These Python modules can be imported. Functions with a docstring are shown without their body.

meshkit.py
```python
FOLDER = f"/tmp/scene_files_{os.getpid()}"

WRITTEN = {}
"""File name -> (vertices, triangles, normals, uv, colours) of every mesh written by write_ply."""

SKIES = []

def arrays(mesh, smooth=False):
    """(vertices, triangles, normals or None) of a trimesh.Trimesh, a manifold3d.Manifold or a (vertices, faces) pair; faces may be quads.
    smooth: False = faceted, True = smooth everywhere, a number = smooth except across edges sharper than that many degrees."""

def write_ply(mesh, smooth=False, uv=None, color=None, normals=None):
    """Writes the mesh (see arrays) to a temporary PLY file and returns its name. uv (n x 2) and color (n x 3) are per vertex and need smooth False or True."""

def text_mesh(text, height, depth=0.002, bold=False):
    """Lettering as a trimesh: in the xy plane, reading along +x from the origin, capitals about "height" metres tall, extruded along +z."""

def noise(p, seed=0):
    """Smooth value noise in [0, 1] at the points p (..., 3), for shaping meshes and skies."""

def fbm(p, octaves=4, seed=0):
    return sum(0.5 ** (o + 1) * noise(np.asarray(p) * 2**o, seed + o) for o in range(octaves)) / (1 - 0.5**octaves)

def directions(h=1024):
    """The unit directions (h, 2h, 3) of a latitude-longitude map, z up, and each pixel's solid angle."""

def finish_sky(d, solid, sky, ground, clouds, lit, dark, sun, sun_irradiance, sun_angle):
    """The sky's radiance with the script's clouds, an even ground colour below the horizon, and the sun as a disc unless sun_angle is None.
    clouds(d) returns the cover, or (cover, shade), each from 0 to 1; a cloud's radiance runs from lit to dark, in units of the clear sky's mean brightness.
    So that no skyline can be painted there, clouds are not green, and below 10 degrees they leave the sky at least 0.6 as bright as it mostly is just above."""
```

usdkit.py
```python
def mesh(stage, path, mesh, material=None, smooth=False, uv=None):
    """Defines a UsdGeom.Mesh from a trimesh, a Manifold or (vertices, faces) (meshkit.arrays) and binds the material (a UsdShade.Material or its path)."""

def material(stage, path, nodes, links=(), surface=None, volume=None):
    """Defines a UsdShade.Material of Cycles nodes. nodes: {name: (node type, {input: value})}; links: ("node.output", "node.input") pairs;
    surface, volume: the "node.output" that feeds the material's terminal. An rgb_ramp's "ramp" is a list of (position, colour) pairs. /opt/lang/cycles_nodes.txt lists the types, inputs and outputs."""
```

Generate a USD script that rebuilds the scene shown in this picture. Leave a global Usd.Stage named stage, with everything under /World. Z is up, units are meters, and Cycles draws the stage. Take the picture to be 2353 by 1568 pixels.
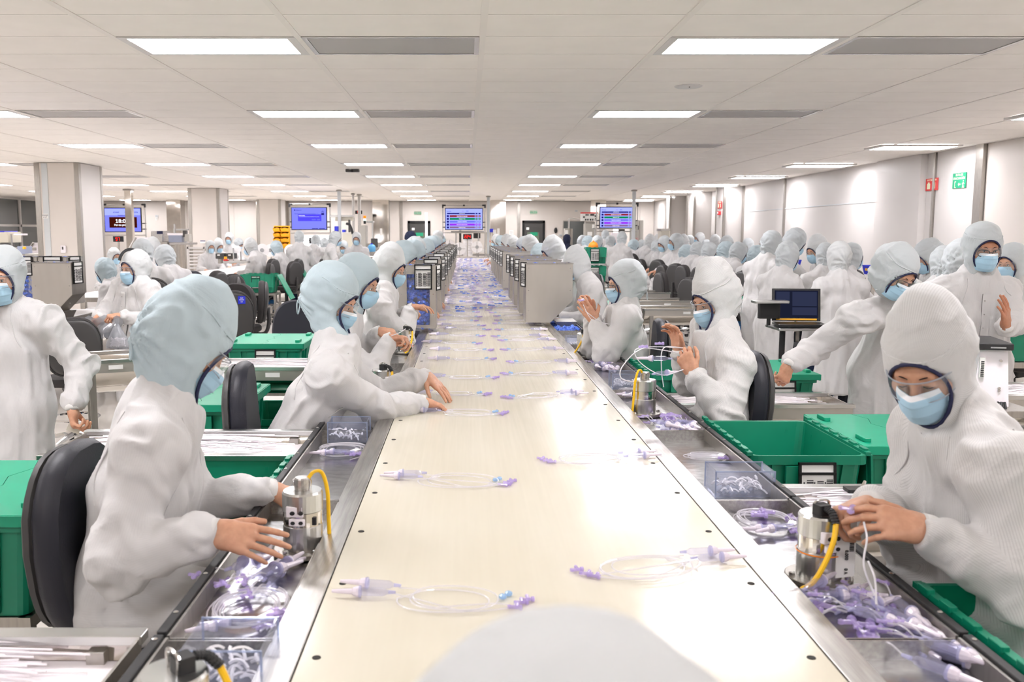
import math, random, numpy as np, trimesh, usdkit, meshkit
from pxr import Usd, UsdGeom, UsdLux, UsdShade, Sdf, Gf, Vt
from shapely.geometry import Polygon, box as sbox
from meshkit import noise, fbm

stage = Usd.Stage.CreateInMemory()
UsdGeom.SetStageUpAxis(stage, 'Z'); UsdGeom.SetStageMetersPerUnit(stage, 1.0)
UsdGeom.Xform.Define(stage, '/World'); UsdGeom.Scope.Define(stage, '/World/Looks')

# ---------------------------------------------------------------- camera, light, exposure
FPX, PX0, PY0, CAM_Z = 2095.0, 1072.0, 784.0, 1.68
PITCH = math.atan((784 - 538) / FPX)
cam = UsdGeom.Camera.Define(stage, '/World/camera')
cam.CreateProjectionAttr('perspective')
cam.CreateHorizontalApertureAttr(36.0); cam.CreateVerticalApertureAttr(36.0 * 1568 / 2353)
cam.CreateFocalLengthAttr(36.0 * FPX / 2353)
cam.CreateHorizontalApertureOffsetAttr(36.0 * (1176.5 - PX0) / 2353)
cam.CreateFStopAttr(5.6); cam.CreateFocusDistanceAttr(4.6)
cam.CreateClippingRangeAttr((0.05, 200.0))
cam.CreateExposureAttr(1.32)
cam.AddTranslateOp().Set((0, 0, CAM_Z)); cam.AddRotateXOp().Set(90 - math.degrees(PITCH))
LAMP = 13.0                                   # radiance of the ceiling light diffusers

# ---------------------------------------------------------------- scene helpers
_names = {}
def numbered(parent, name):
    k = (parent, name); n = _names.get(k, 0); _names[k] = n + 1
    return f'{parent}/{name}' if n == 0 else f'{parent}/{name}_{n:03d}'
def pathof(p): return '/World' if p is None else str(p.GetPath())
def props(p, label=None, cat=None, group=None, kind=None):
    for k, v in (('label', label), ('category', cat), ('group', group), ('kind', kind)):
        if v: p.SetCustomDataByKey(k, v)
    return p
def thing(name, label, cat, loc=(0, 0, 0), rz=0.0, group=None, kind=None, scale=None, rx=0.0):
    x = UsdGeom.Xform.Define(stage, numbered('/World', name))
    x.AddTranslateOp().Set(tuple(float(v) for v in loc)); x.AddRotateZOp().Set(float(rz))
    if rx: x.AddRotateXOp().Set(float(rx))
    if scale: x.AddScaleOp().Set((scale,) * 3 if np.ndim(scale) == 0 else tuple(scale))
    return props(x.GetPrim(), label, cat, group, kind)
def part(name, mesh, mat, parent, smooth=False, label=None, kind=None, uv=None, prim=None):
    m = usdkit.mesh(stage, numbered(pathof(parent), name), mesh, MAT[mat], smooth, uv)
    if prim is not None: UsdGeom.PrimvarsAPI(m).CreatePrimvar('cloth', Sdf.ValueTypeNames.FloatArray, 'vertex').Set(Vt.FloatArray.FromNumpy(np.asarray(prim, np.float32)))
    return props(m.GetPrim(), label, None, None, kind)
def single(name, mesh, mat, label, cat, group=None, kind=None, smooth=False):
    m = usdkit.mesh(stage, numbered('/World', name), mesh, MAT[mat], smooth)
    return props(m.GetPrim(), label, cat, group, kind)
def struct(name, mesh, mat, parent=None, smooth=False):
    m = usdkit.mesh(stage, numbered(pathof(parent), name), mesh, MAT[mat], smooth)
    if parent is None: props(m.GetPrim(), kind='structure')
    return m.GetPrim()
def shell(name, kind='structure'):
    x = UsdGeom.Xform.Define(stage, numbered('/World', name)); props(x.GetPrim(), kind=kind); return x.GetPrim()
def dup(src, loc, rz=0.0, label=None, group=None, scale=None):
    was = src.GetCustomData(); base = src.GetName()
    while base[-4:-3] == '_' and base[-3:].isdigit(): base = base[:-4]
    x = UsdGeom.Xform.Define(stage, numbered('/World', base))
    x.GetPrim().GetReferences().AddInternalReference(src.GetPath())
    x.ClearXformOpOrder()
    x.AddTranslateOp().Set(tuple(float(v) for v in loc)); x.AddRotateZOp().Set(float(rz))
    if scale: x.AddScaleOp().Set((scale,) * 3 if np.ndim(scale) == 0 else tuple(scale))
    props(x.GetPrim(), label or was.get('label'), was.get('category'), group or was.get('group'))
    x.GetPrim().SetInstanceable(True)
    return x.GetPrim()

# ---------------------------------------------------------------- mesh helpers: every one returns (vertices, triangles)
V3 = lambda *a: np.array(a, float)
def unit(v): v = np.asarray(v, float); return v / (np.linalg.norm(v) + 1e-12)
def cat(*ms):
    vs, fs, n = [], [], 0
    for v, f in ms:
        vs.append(np.asarray(v, float)); fs.append(np.asarray(f, int) + n); n += len(v)
    return np.vstack(vs), np.vstack(fs)
def tm(m): return np.array(m.vertices), np.array(m.faces)
def mv(m, t=(0, 0, 0), rz=0.0, rx=0.0, ry=0.0, s=1.0):
    v = np.asarray(m[0], float) * s
    for a, ax in ((rx, 0), (ry, 1), (rz, 2)):
        if a:
            c, n_ = math.cos(math.radians(a)), math.sin(math.radians(a)); i, j = [(1, 2), (2, 0), (0, 1)][ax]
            w = v.copy(); w[:, i] = c * v[:, i] - n_ * v[:, j]; w[:, j] = n_ * v[:, i] + c * v[:, j]; v = w
    return v + np.asarray(t, float), m[1]
_BV = np.array([[x, y, z] for x in (-.5, .5) for y in (-.5, .5) for z in (-.5, .5)])
_BF = np.array([[0, 1, 3], [0, 3, 2], [4, 6, 7], [4, 7, 5], [0, 4, 5], [0, 5, 1], [2, 3, 7], [2, 7, 6], [0, 2, 6], [0, 6, 4], [1, 5, 7], [1, 7, 3]])
def bx(lo, hi):
    lo, hi = np.asarray(lo, float), np.asarray(hi, float)
    return _BV * (hi - lo) + (lo + hi) / 2, _BF
def cb(c, s): c, s = np.asarray(c, float), np.asarray(s, float); return bx(c - s / 2, c + s / 2)
def rbox(c, s, r=.01, n=2):
    """box with rounded vertical edges and chamfered top and bottom"""
    c, s = np.asarray(c, float), np.asarray(s, float); r = min(r, s.min() * .49)
    def ring(ins, z):
        p = []
        for sx, sy, a0 in ((1, 1, 0), (-1, 1, 90), (-1, -1, 180), (1, -1, 270)):
            for k in range(n + 1):
                a = math.radians(a0 + 90 * k / n); rr = r - ins
                p.append((sx * (s[0] / 2 - r) + rr * math.cos(a), sy * (s[1] / 2 - r) + rr * math.sin(a), z))
        return p
    q = r * .3
    rings = [ring(q, -s[2] / 2), ring(0, -s[2] / 2 + q), ring(0, s[2] / 2 - q), ring(q, s[2] / 2)]
    return mv(loft(rings), c)
def loft(rings, caps=True, closed=True):
    k = len(rings[0]); v = np.vstack([np.asarray(r, float) for r in rings]); f = []
    for i in range(len(rings) - 1):
        for j in range(k if closed else k - 1):
            a, b = i * k + j, i * k + (j + 1) % k
            f += [(a, b, b + k), (a, b + k, a + k)]
    if caps:
        for j in range(1, k - 1):
            f.append((0, j + 1, j)); o = (len(rings) - 1) * k; f.append((o, o + j, o + j + 1))
    return v, np.array(f)
def lathe(prof, n=20, caps=True):
    a = np.arange(n) * 2 * math.pi / n
    return loft([np.stack([r * np.cos(a), r * np.sin(a), np.full(n, z)], 1) for r, z in prof], caps)
def frame_of(d):
    d = unit(d); a = unit(np.cross(d, (0, 0, 1) if abs(d[2]) < .9 else (1, 0, 0))); return a, np.cross(d, a), d
def cyl(p0, p1, r0, r1=None, n=10, caps=True):
    p0, p1 = np.asarray(p0, float), np.asarray(p1, float); r1 = r0 if r1 is None else r1
    a, b, _ = frame_of(p1 - p0); t = np.arange(n) * 2 * math.pi / n
    e = np.cos(t)[:, None] * a + np.sin(t)[:, None] * b
    return loft([p0 + r0 * e, p1 + r1 * e], caps)
def tube(pts, r, n=6, caps=True):
    p = np.asarray(pts, float); t = np.gradient(p, axis=0); t /= np.linalg.norm(t, axis=1, keepdims=True) + 1e-12
    u = np.zeros_like(p); a = frame_of(t[0])[0]
    for i in range(len(p)):
        a = unit(a - t[i] * (a @ t[i])); u[i] = a
    w = np.cross(t, u); th = np.arange(n) * 2 * math.pi / n; r = np.broadcast_to(r, (len(p),))
    return loft([p[i] + r[i] * (np.cos(th)[:, None] * u[i] + np.sin(th)[:, None] * w[i]) for i in range(len(p))], caps)
def spline(pts, m=8):
    p = np.asarray(pts, float); p = np.vstack([2 * p[0] - p[1], p, 2 * p[-1] - p[-2]]); out = []
    for i in range(1, len(p) - 2):
        for k in range(m):
            t = k / m
            out.append(.5 * (2 * p[i] + (p[i + 1] - p[i - 1]) * t + (2 * p[i - 1] - 5 * p[i] + 4 * p[i + 1] - p[i + 2]) * t * t + (3 * p[i] - p[i - 1] - 3 * p[i + 1] + p[i + 2]) * t ** 3))
    return np.array(out + [p[-2]])
def prism(poly, z0, z1):
    """extrude an xy outline (list of points or shapely polygon) from z0 to z1"""
    g = poly if hasattr(poly, 'exterior') else Polygon(poly)
    return mv(tm(trimesh.creation.extrude_polygon(g, z1 - z0, engine='earcut')), (0, 0, z0))
def upright(m):
    """xy drawing, extruded +z  ->  standing in the xz plane, facing -y (towards the camera)"""
    return mv(m, rx=90)
def quad(w, h, d=.002, c=(0, 0)): return bx((c[0] - w / 2, c[1] - h / 2, 0), (c[0] + w / 2, c[1] + h / 2, d))
_txt = {}
def text(s, h, bold=True, center=True, d=.0015):
    k = (s, h, bold)
    if k not in _txt: _txt[k] = tm(meshkit.text_mesh(s, h, d, bold))
    v, f = _txt[k]
    return (v - [(v[:, 0].max() + v[:, 0].min()) / 2 if center else 0, h / 2, 0], f)
def sphere(c, r, n=10, s=(1, 1, 1)):
    m = trimesh.creation.uv_sphere(r, count=[n, 2 * n]); return np.array(m.vertices) * s + np.asarray(c, float), np.array(m.faces)
def un(px, py, z):
    """the world point at height z that the photo shows at pixel px, py (only used to measure places)"""
    a, b = (px - PX0) / FPX, -(py - PY0) / FPX; c, s = math.cos(PITCH), math.sin(PITCH)
    d = np.array([a, c + b * s, -s + b * c]); t = (z - CAM_Z) / d[2]; return d * t + [0, 0, CAM_Z]
def at(px, py, y):
    a, b = (px - PX0) / FPX, -(py - PY0) / FPX; c, s = math.cos(PITCH), math.sin(PITCH)
    d = np.array([a, c + b * s, -s + b * c]); return d * (y / d[1]) + [0, 0, CAM_Z]
_T = {20: 'twent', 30: 'thirt', 40: 'fort', 50: 'fift', 60: 'sixt', 70: 'sevent', 80: 'eight', 90: 'ninet'}
def nth(n):
    if n <= 20: return ORD[n - 1]
    if n > 99: return 'hundred and ' + nth(n - 100) if n > 100 else 'hundredth'
    t = n // 10 * 10; return _T[t] + 'ieth' if n == t else _T[t] + 'y-' + ORD[n - t - 1]
ORD = ['first', 'second', 'third', 'fourth', 'fifth', 'sixth', 'seventh', 'eighth', 'ninth', 'tenth', 'eleventh', 'twelfth', 'thirteenth', 'fourteenth', 'fifteenth', 'sixteenth', 'seventeenth', 'eighteenth', 'nineteenth', 'twentieth']
# ---------------------------------------------------------------- materials
MAT = {}
def lin(c):
    c = np.asarray(c, float); return tuple(np.where(c <= .04045, c / 12.92, ((c + .055) / 1.055) ** 2.4))
def mat(name, nodes, links, surface): MAT[name] = usdkit.material(stage, '/World/Looks/' + name, nodes, links, surface)
def plain(name, rgb, rough=.5, metal=0.0, var=0.0, scale=30.0, bump=0.0, bscale=200.0, **kw):
    """principled with a little procedural variation of tone and fine relief"""
    c = lin(rgb); n = {'p': ('principled_bsdf', {'base_color': c, 'roughness': rough, 'metallic': metal, **kw})}; l = []
    if var or bump:
        n['t'] = ('texture_coordinate', {})
    if var:
        n['n'] = ('noise_texture', {'scale': scale, 'detail': 4.0}); l.append(('t.object', 'n.vector'))
        n['r'] = ('rgb_ramp', {'ramp': [(.3, tuple(np.array(c) * (1 - var))), (.7, tuple(np.minimum(np.array(c) * (1 + var), 1)))]})
        l += [('n.fac', 'r.fac'), ('r.color', 'p.base_color')]
    if bump:
        n['m'] = ('noise_texture', {'scale': bscale, 'detail': 2.0}); n['b'] = ('bump', {'strength': bump, 'distance': .002})
        l += [('t.object', 'm.vector'), ('m.fac', 'b.height'), ('b.normal', 'p.normal')]
    mat(name, n, l, 'p.BSDF')
def brushed(name, rgb, rough, stretch=(4, 90, 90), var=.18):
    c = np.array(lin(rgb))
    mat(name, {'t': ('texture_coordinate', {}), 'm': ('mapping', {'scale': stretch}), 'n': ('noise_texture', {'scale': 3.0, 'detail': 4.0}),
               'r': ('rgb_ramp', {'ramp': [(.3, (rough * .92,) * 3), (.7, (rough * 1.1,) * 3)]}), 'k': ('rgb_ramp', {'ramp': [(.3, tuple(c * (1 - var))), (.7, tuple(np.minimum(c * (1 + var), 1)))]}),
               'p': ('principled_bsdf', {'metallic': 1.0})},
        [('t.object', 'm.vector'), ('m.vector', 'n.vector'), ('n.fac', 'r.fac'), ('n.fac', 'k.fac'), ('k.color', 'p.base_color'), ('r.color', 'p.roughness')], 'p.BSDF')
def glow(name, rgb, strength):
    mat(name, {'e': ('emission', {'color': lin(rgb), 'strength': strength})}, [], 'e.emission')
def clear(name, tint, alpha, rough=.05, spec=.9, body=(.9, .92, .96), ior=1.4):
    """thin clear plastic: mostly transparent, a little body colour, fresnel reflections"""
    mat(name, {'tr': ('transparent_bsdf', {'color': lin(tint)}), 'd': ('principled_bsdf', {'base_color': lin(body), 'roughness': .25}), 'g': ('glossy_bsdf', {'color': (spec,) * 3, 'roughness': rough}),
               'f': ('layer_weight', {'blend': .5}), 'q': ('math', {'math_type': 'power', 'value2': 4.0}), 'm': ('math', {'math_type': 'multiply_add', 'value2': .55 * (ior - 1) / .4, 'value3': .035}), 'a': ('mix_closure', {'fac': alpha}), 'b': ('mix_closure', {})},
        [('tr.BSDF', 'a.closure1'), ('d.BSDF', 'a.closure2'), ('f.facing', 'q.value1'), ('q.value', 'm.value1'), ('m.value', 'b.fac'), ('a.closure', 'b.closure1'), ('g.BSDF', 'b.closure2')], 'b.closure')
def cloth(name, rgb, stripe=.0, pitch=.0052, trans=.12, wrinkle=.25):
    """clean room fabric: fine carbon pinstripes along the weave, soft wrinkles, slightly translucent"""
    c = np.array(lin(rgb))
    n = {'t': ('texture_coordinate', {}), 'a': ('attribute', {'attribute': 'cloth'}), 'mu': ('math', {'math_type': 'divide', 'value2': pitch}), 'fr': ('math', {'math_type': 'fraction'}),
         'k': ('rgb_ramp', {'ramp': [(0, tuple(c * (1 - stripe))), (.14, tuple(c * (1 - stripe * .9))), (.26, tuple(c)), (.92, tuple(c)), (1, tuple(c * (1 - stripe)))]}),
         'n': ('noise_texture', {'scale': 9.0, 'detail': 5.0, 'distortion': 1.2}), 'b': ('bump', {'strength': wrinkle, 'distance': .02}),
         'p': ('principled_bsdf', {'roughness': .75, 'specular_ior_level': .25, 'sheen_weight': .15}), 'tl': ('translucent_bsdf', {'color': tuple(c)}), 'x': ('mix_closure', {'fac': trans})}
    l = [('a.fac', 'mu.value1'), ('mu.value', 'fr.value1'), ('fr.value', 'k.fac'), ('k.color', 'p.base_color'), ('t.object', 'n.vector'), ('n.fac', 'b.height'), ('b.normal', 'p.normal'),
         ('p.BSDF', 'x.closure1'), ('tl.BSDF', 'x.closure2')]
    mat(name, n, l, 'x.closure')
plain('ceiling_tile', (.97, .95, .926), .8, var=.02, scale=3, bump=.15, bscale=150)
plain('slab_grey', (.50, .48, .46), .8)
plain('grid', (.95, .93, .905), .5)
plain('fixture_frame', (.86, .85, .84), .45)
glow('lamp', (1.0, .985, 1.0), LAMP)
plain('wall_panel', (.80, .785, .772), .48, var=.015, scale=1.2, bump=.05, bscale=2.0)
plain('wall_paint', (.855, .83, .805), .5, var=.015, scale=1.5)
plain('cover_strip', (.80, .82, .83), .3)
plain('floor_vinyl', (.83, .81, .78), .25, var=.05, scale=2.5)
brushed('steel', (.74, .73, .715), .30, (30, 1.5, 30), .03)
brushed('steel_x', (.74, .73, .715), .30, (30, 1.5, 30), .03)
brushed('steel_tray', (.70, .70, .70), .22, (6, 12, 30), .08)
brushed('steel_dull', (.67, .655, .63), .38, (25, 25, 3), .06)
brushed('steel_mirror', (.82, .80, .77), .07, (2, 2, 2), .06)
brushed('hopper_steel', (.75, .735, .71), .42, (6, 6, 2), .03)
plain('aluminium', (.80, .80, .79), .26, 1.0)
plain('chrome', (.86, .86, .86), .10, 1.0)
mat('belt', {'t': ('texture_coordinate', {}), 'm': ('mapping', {'scale': (3, .6, 1)}), 'n': ('noise_texture', {'scale': 2.2, 'detail': 5.0}), 'm2': ('mapping', {'scale': (40, .8, 1)}), 'n2': ('noise_texture', {'scale': 2.0, 'detail': 4.0}),
    'k': ('rgb_ramp', {'ramp': [(.3, lin((.815, .79, .715))), (.7, lin((.835, .815, .75)))]}), 'r': ('rgb_ramp', {'ramp': [(.3, (.15,) * 3), (.7, (.185,) * 3)]}),
    'b': ('bump', {'strength': .05, 'distance': .01}), 'p': ('principled_bsdf', {'specular_ior_level': .55})},
    [('t.object', 'm.vector'), ('m.vector', 'n.vector'), ('t.object', 'm2.vector'), ('m2.vector', 'n2.vector'), ('n.fac', 'k.fac'), ('k.color', 'p.base_color'), ('n2.fac', 'r.fac'), ('r.color', 'p.roughness'), ('n.fac', 'b.height'), ('b.normal', 'p.normal')], 'p.BSDF')
plain('hole', (.16, .15, .14), .8)
plain('black_rubber', (.13, .13, .135), .55)
plain('black_gloss', (.07, .07, .075), .3)
plain('dark_grey', (.26, .255, .25), .5, bump=.1, bscale=400)
plain('grey_plastic', (.62, .62, .62), .45)
plain('machine_grey', (.68, .67, .64), .4, var=.03, scale=4)
plain('machine_beige', (.80, .78, .72), .45, var=.02, scale=4)
plain('chair_navy', (.095, .10, .145), .5, bump=.25, bscale=300)
plain('chair_fabric', (.21, .20, .20), .85, bump=.3, bscale=900)
plain('chair_shell', (.24, .235, .235), .5, bump=.1, bscale=500)
plain('tote_green', (.0, .50, .38), .38, var=.06, scale=8, specular_ior_level=.5)
plain('lid_green', (.03, .60, .46), .35, var=.05, scale=6, specular_ior_level=.5)
plain('paper', (.93, .93, .92), .7)
plain('ink', (.18, .18, .19), .7)
plain('tape_white', (.95, .94, .94), .6)
plain('yellow_cable', (.96, .76, .05), .4)
plain('yellow_bin', (.95, .70, .08), .45)
plain('orange', (.98, .55, .12), .6)
plain('blue_bin', (.15, .20, .80), .4)
plain('blue_box', (.35, .62, .80), .45)
plain('clamp_blue', (.42, .56, .92), .35, var=.1, scale=20)
plain('clamp_dark', (.16, .25, .68), .35)
plain('spool_white', (.94, .93, .93), .4)
plain('plastic_white', (.95, .93, .95), .35)
plain('red', (.78, .14, .16), .5)
plain('sign_red', (.86, .22, .22), .5)
plain('sign_green', (.05, .58, .42), .5)
plain('sign_cream', (.93, .94, .80), .6)
plain('shoe_cover', (.12, .42, .66), .6)
plain('jeans', (.13, .20, .34), .8, var=.15, scale=40)
plain('trousers_dark', (.10, .11, .15), .8)
plain('navy_cloth', (.10, .13, .24), .8)
plain('navy_trim', (.09, .11, .26), .65)
plain('cuff', (.86, .855, .845), .8, bump=.2, bscale=700)
cloth('gown', (.835, .83, .828), .04)
cloth('gown_striped', (.84, .835, .83), .20)
cloth('hood_blue', (.735, .80, .825), .03)
cloth('hood_grey', (.785, .81, .82), .04)
cloth('hood_white', (.825, .838, .84), .04)
cloth('hood_striped', (.84, .842, .84), .20)
cloth('mask_blue', (.70, .845, .93), .0, wrinkle=.12)
plain('mask_white', (.94, .95, .97), .8)
def skin(name, rgb):
    c = np.array(lin(rgb))
    mat(name, {'t': ('texture_coordinate', {}), 'n': ('noise_texture', {'scale': 60.0, 'detail': 4.0}), 'k': ('rgb_ramp', {'ramp': [(.3, tuple(c * (.9, .86, .84))), (.7, tuple(np.minimum(c * 1.06, 1)))]}),
               'b': ('bump', {'strength': .12, 'distance': .002}), 'p': ('principled_bsdf', {'roughness': .48, 'subsurface_weight': .12, 'subsurface_radius': (.9, .35, .2), 'subsurface_scale': .008})},
        [('t.object', 'n.vector'), ('n.fac', 'k.fac'), ('k.color', 'p.base_color'), ('n.fac', 'b.height'), ('b.normal', 'p.normal')], 'p.BSDF')
skin('skin', (.78, .59, .48)); skin('skin_tan', (.69, .49, .38)); skin('skin_fair', (.83, .66, .56)); skin('skin_dark', (.57, .40, .31))
plain('brow', (.17, .11, .08), .8)
plain('lash', (.10, .065, .05), .7)
plain('eye_white', (.90, .88, .86), .2)
plain('iris', (.13, .08, .05), .15)
plain('nail', (.90, .66, .60), .3)
clear('goggle', (.985, .99, .99), .03, .04, ior=1.25)
clear('acrylic', (.965, .97, .99), .06, .04, body=(.85, .88, .96))
clear('acrylic_edge', (.86, .89, .95), .3, .1, body=(.80, .84, .93))
clear('tubing', (.98, .98, .985), .30, .08, body=(.97, .96, .985))
clear('chamber', (.965, .965, .992), .12, .05, body=(.85, .85, .96))
clear('flange', (.92, .92, .985), .4, .1, body=(.84, .84, .955))
clear('connector', (.945, .915, .99), .36, .12, body=(.86, .80, .97))
clear('cap_blue', (.85, .92, .995), .4, .1, body=(.70, .84, .98))
clear('spike', (.97, .94, .98), .75, .2, body=(.96, .93, .97))
clear('window_glass', (.82, .86, .85), .05, .02)
clear('bag', (.88, .88, .88), .25, .15)
glow('screen_blue', (.50, .52, .97), 0.483)
glow('screen_pale', (.60, .64, .98), 0.567)
glow('screen_blue_deep', (.34, .30, .96), 0.441)
glow('screen_navy', (.14, .12, .50), 0.336)
glow('screen_red', (.62, .20, .25), 0.378)
glow('screen_green', (.05, .58, .36), 0.378)
glow('screen_periwinkle', (.46, .48, .95), 0.420)
glow('screen_purple', (.62, .22, .95), 0.420)
glow('screen_mauve', (.58, .45, .62), 0.378)
glow('screen_white', (.96, .97, 1.0), 0.672)
glow('screen_brown', (.32, .10, .06), 0.294)
glow('led_red', (1.0, .12, .10), 0.960)
glow('led_amber', (1.0, .45, .1), 0.900)
glow('led_green', (.75, 1.0, .85), 1.200)
glow('light_table', (1.0, .985, 1.0), 1.5)
glow('exit_green', (.55, .93, .72), 0.420)
glow('exit_white', (.80, .86, .76), 0.315)
glow('laptop_screen', (.16, .18, .28), 0.210)
glow('laptop_pane', (.26, .29, .42), 0.210)
plain('window_dark', (.33, .35, .35), .08, specular_ior_level=.8)
plain('window_glass2', (.42, .46, .40), .08)
plain('tote_dark', (.0, .30, .22), .5)
plain('tube_white', (.95, .93, .945), .3)
clear('acrylic_edge2', (.85, .87, .9), .35, .1, body=(.8, .82, .86))
plain('bench_white', (.90, .895, .90), .3)
clear('tubing_solid', (.98, .98, .985), .72, .1, body=(.95, .94, .96))
# ---------------------------------------------------------------- the room
CZ = 3.016; TX, TY = 1.26, .62; GX0, GY0 = .11, 6.40
XL, XR, YB = -16.5, 7.72, 37.9
def tx(k): return GX0 + TX * k
def ty(j): return GY0 + TY * j
struct('floor', bx((XL - .1, -4, -.1), (XR + .4, YB + .1, 0)), 'floor_vinyl')
ceiling = shell('ceiling')
struct('slab', bx((XL - .1, -4, CZ + .03), (XR + .4, YB + .1, CZ + .12)), 'slab_grey', ceiling)
LIT, VENT = (-11, -8, -5, -2, 1, 5), (-7, -4, -1, 2)
ROWS = range(-2, 9)
cells = []
for k in range(-14, 7):
    for j in range(-16, 50):
        if j % 6 == 0 and j // 6 in ROWS and ((k in LIT and k != 5 and (j >= 0 or k in (-5, -2, 1))) or (k in VENT and (j >= 0 or k in (-1, 2)))): continue
        x0, x1 = max(tx(k), XL), min(tx(k + 1), XR + .3); y0, y1 = ty(j), min(ty(j + 1), YB)
        if x1 - x0 < .05: continue
        cells.append((x0, x1, y0, y1))
def shown(c):
    y = (c[2] + c[3]) / 2; x = (c[0] + c[1]) / 2
    return y > 5.0 and -1072 / FPX * 1.04 * y - .7 < x < 1281 / FPX * 1.04 * y + .7
near = sorted([c for c in cells if shown(c)], key=lambda c: c[2])[:285]
ns = set(near); rest = []
for c in cells:
    m = bx((c[0] + .012, c[2] + .0045, CZ), (c[1] - .012, c[3] - .0045, CZ + .03))
    if c in ns: struct('ceiling_tile', m, 'ceiling_tile', ceiling)
    else: rest.append(m)
props(struct('far_tiles', cat(*rest), 'ceiling_tile', ceiling), kind='stuff')
for k in range(-13, 7):
    if XL < tx(k) < XR: struct('grid_runner', bx((tx(k) - .022, -4, CZ - .006), (tx(k) + .022, YB, CZ + .02)), 'grid', ceiling)

def ceiling_light(k, n):
    x, y = tx(k) + TX / 2, ty(6 * n) + TY / 2
    where = {-11: 'far left row', -8: 'third row left of the belt', -5: 'second row left of the belt', -2: 'row just left of the belt', 1: 'row just right of the belt', 5: 'row along the right wall'}[k]
    t = thing('ceiling_light', f'white ceiling light panel, {ORD[n]} in view in the {where}', 'ceiling light', (x, y, CZ - .008), group='recessed ceiling light panels')
    w, h = TX / 2 - .02, TY / 2 - .006
    fr = [bx((-w, -h, 0), (w, -h + .04, .03)), bx((-w, h - .04, 0), (w, h, .03)), bx((-w, -h + .04, 0), (-w + .06, h - .04, .03)), bx((w - .06, -h + .04, 0), (w, h - .04, .03))]
    part('frame', cat(*fr), 'fixture_frame', t)
    part('diffuser', bx((-w + .06, -h + .04, .004), (w - .06, h - .04, .02)), 'lamp', t)
    return t
proto = None
for k in LIT:
    for n in ROWS:
        if (n < 0 and k not in (-5, -2, 1, 5)) : continue
        if proto is None: proto = ceiling_light(k, n)
        else:
            where = {-11: 'far left row', -8: 'third row left of the belt', -5: 'second row left of the belt', -2: 'row just left of the belt', 1: 'row just right of the belt', 5: 'row along the right wall'}[k]
            dup(proto, (tx(k) + TX / 2 - .24 * (k == 5), ty(6 * n) + TY / 2, CZ - .008 - .03 * (k == 5)), 0, f'white ceiling light panel, {ORD[-n - 1] if n < 0 else ORD[n]} {"overhead" if n < 0 else "in view"} in the {where}')
plain('vent_mesh', (.70, .69, .68), .45, bump=1.0, bscale=260)
vp = None
for k in VENT:
    for n in ROWS:
        if n < 0 and k not in (-1, 2): continue
        lab = f'perforated grey ceiling vent beside the {ORD[n] if n >= 0 else ORD[-n]} light {"in view" if n >= 0 else "behind the camera"}, ' + {-7: 'far left', -4: 'left of the belt', -1: 'above the belt', 2: 'right of the belt'}[k]
        p = (tx(k) + TX / 2, ty(6 * n) + TY / 2, CZ - .006)
        if vp is None:
            vp = thing('ceiling_vent', lab, 'ceiling vent', p, group='perforated ceiling vents'); w, h = TX / 2 - .02, TY / 2 - .006
            part('frame', cat(bx((-w, -h, 0), (w, -h + .03, .03)), bx((-w, h - .03, 0), (w, h, .03)), bx((-w, -h + .03, 0), (-w + .035, h - .03, .03)), bx((w - .035, -h + .03, 0), (w, h - .03, .03))), 'aluminium', vp)
            part('perforated_panel', bx((-w + .035, -h + .03, .006), (w - .035, h - .03, .02)), 'vent_mesh', vp)
        else: dup(vp, p, 0, lab)
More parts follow.
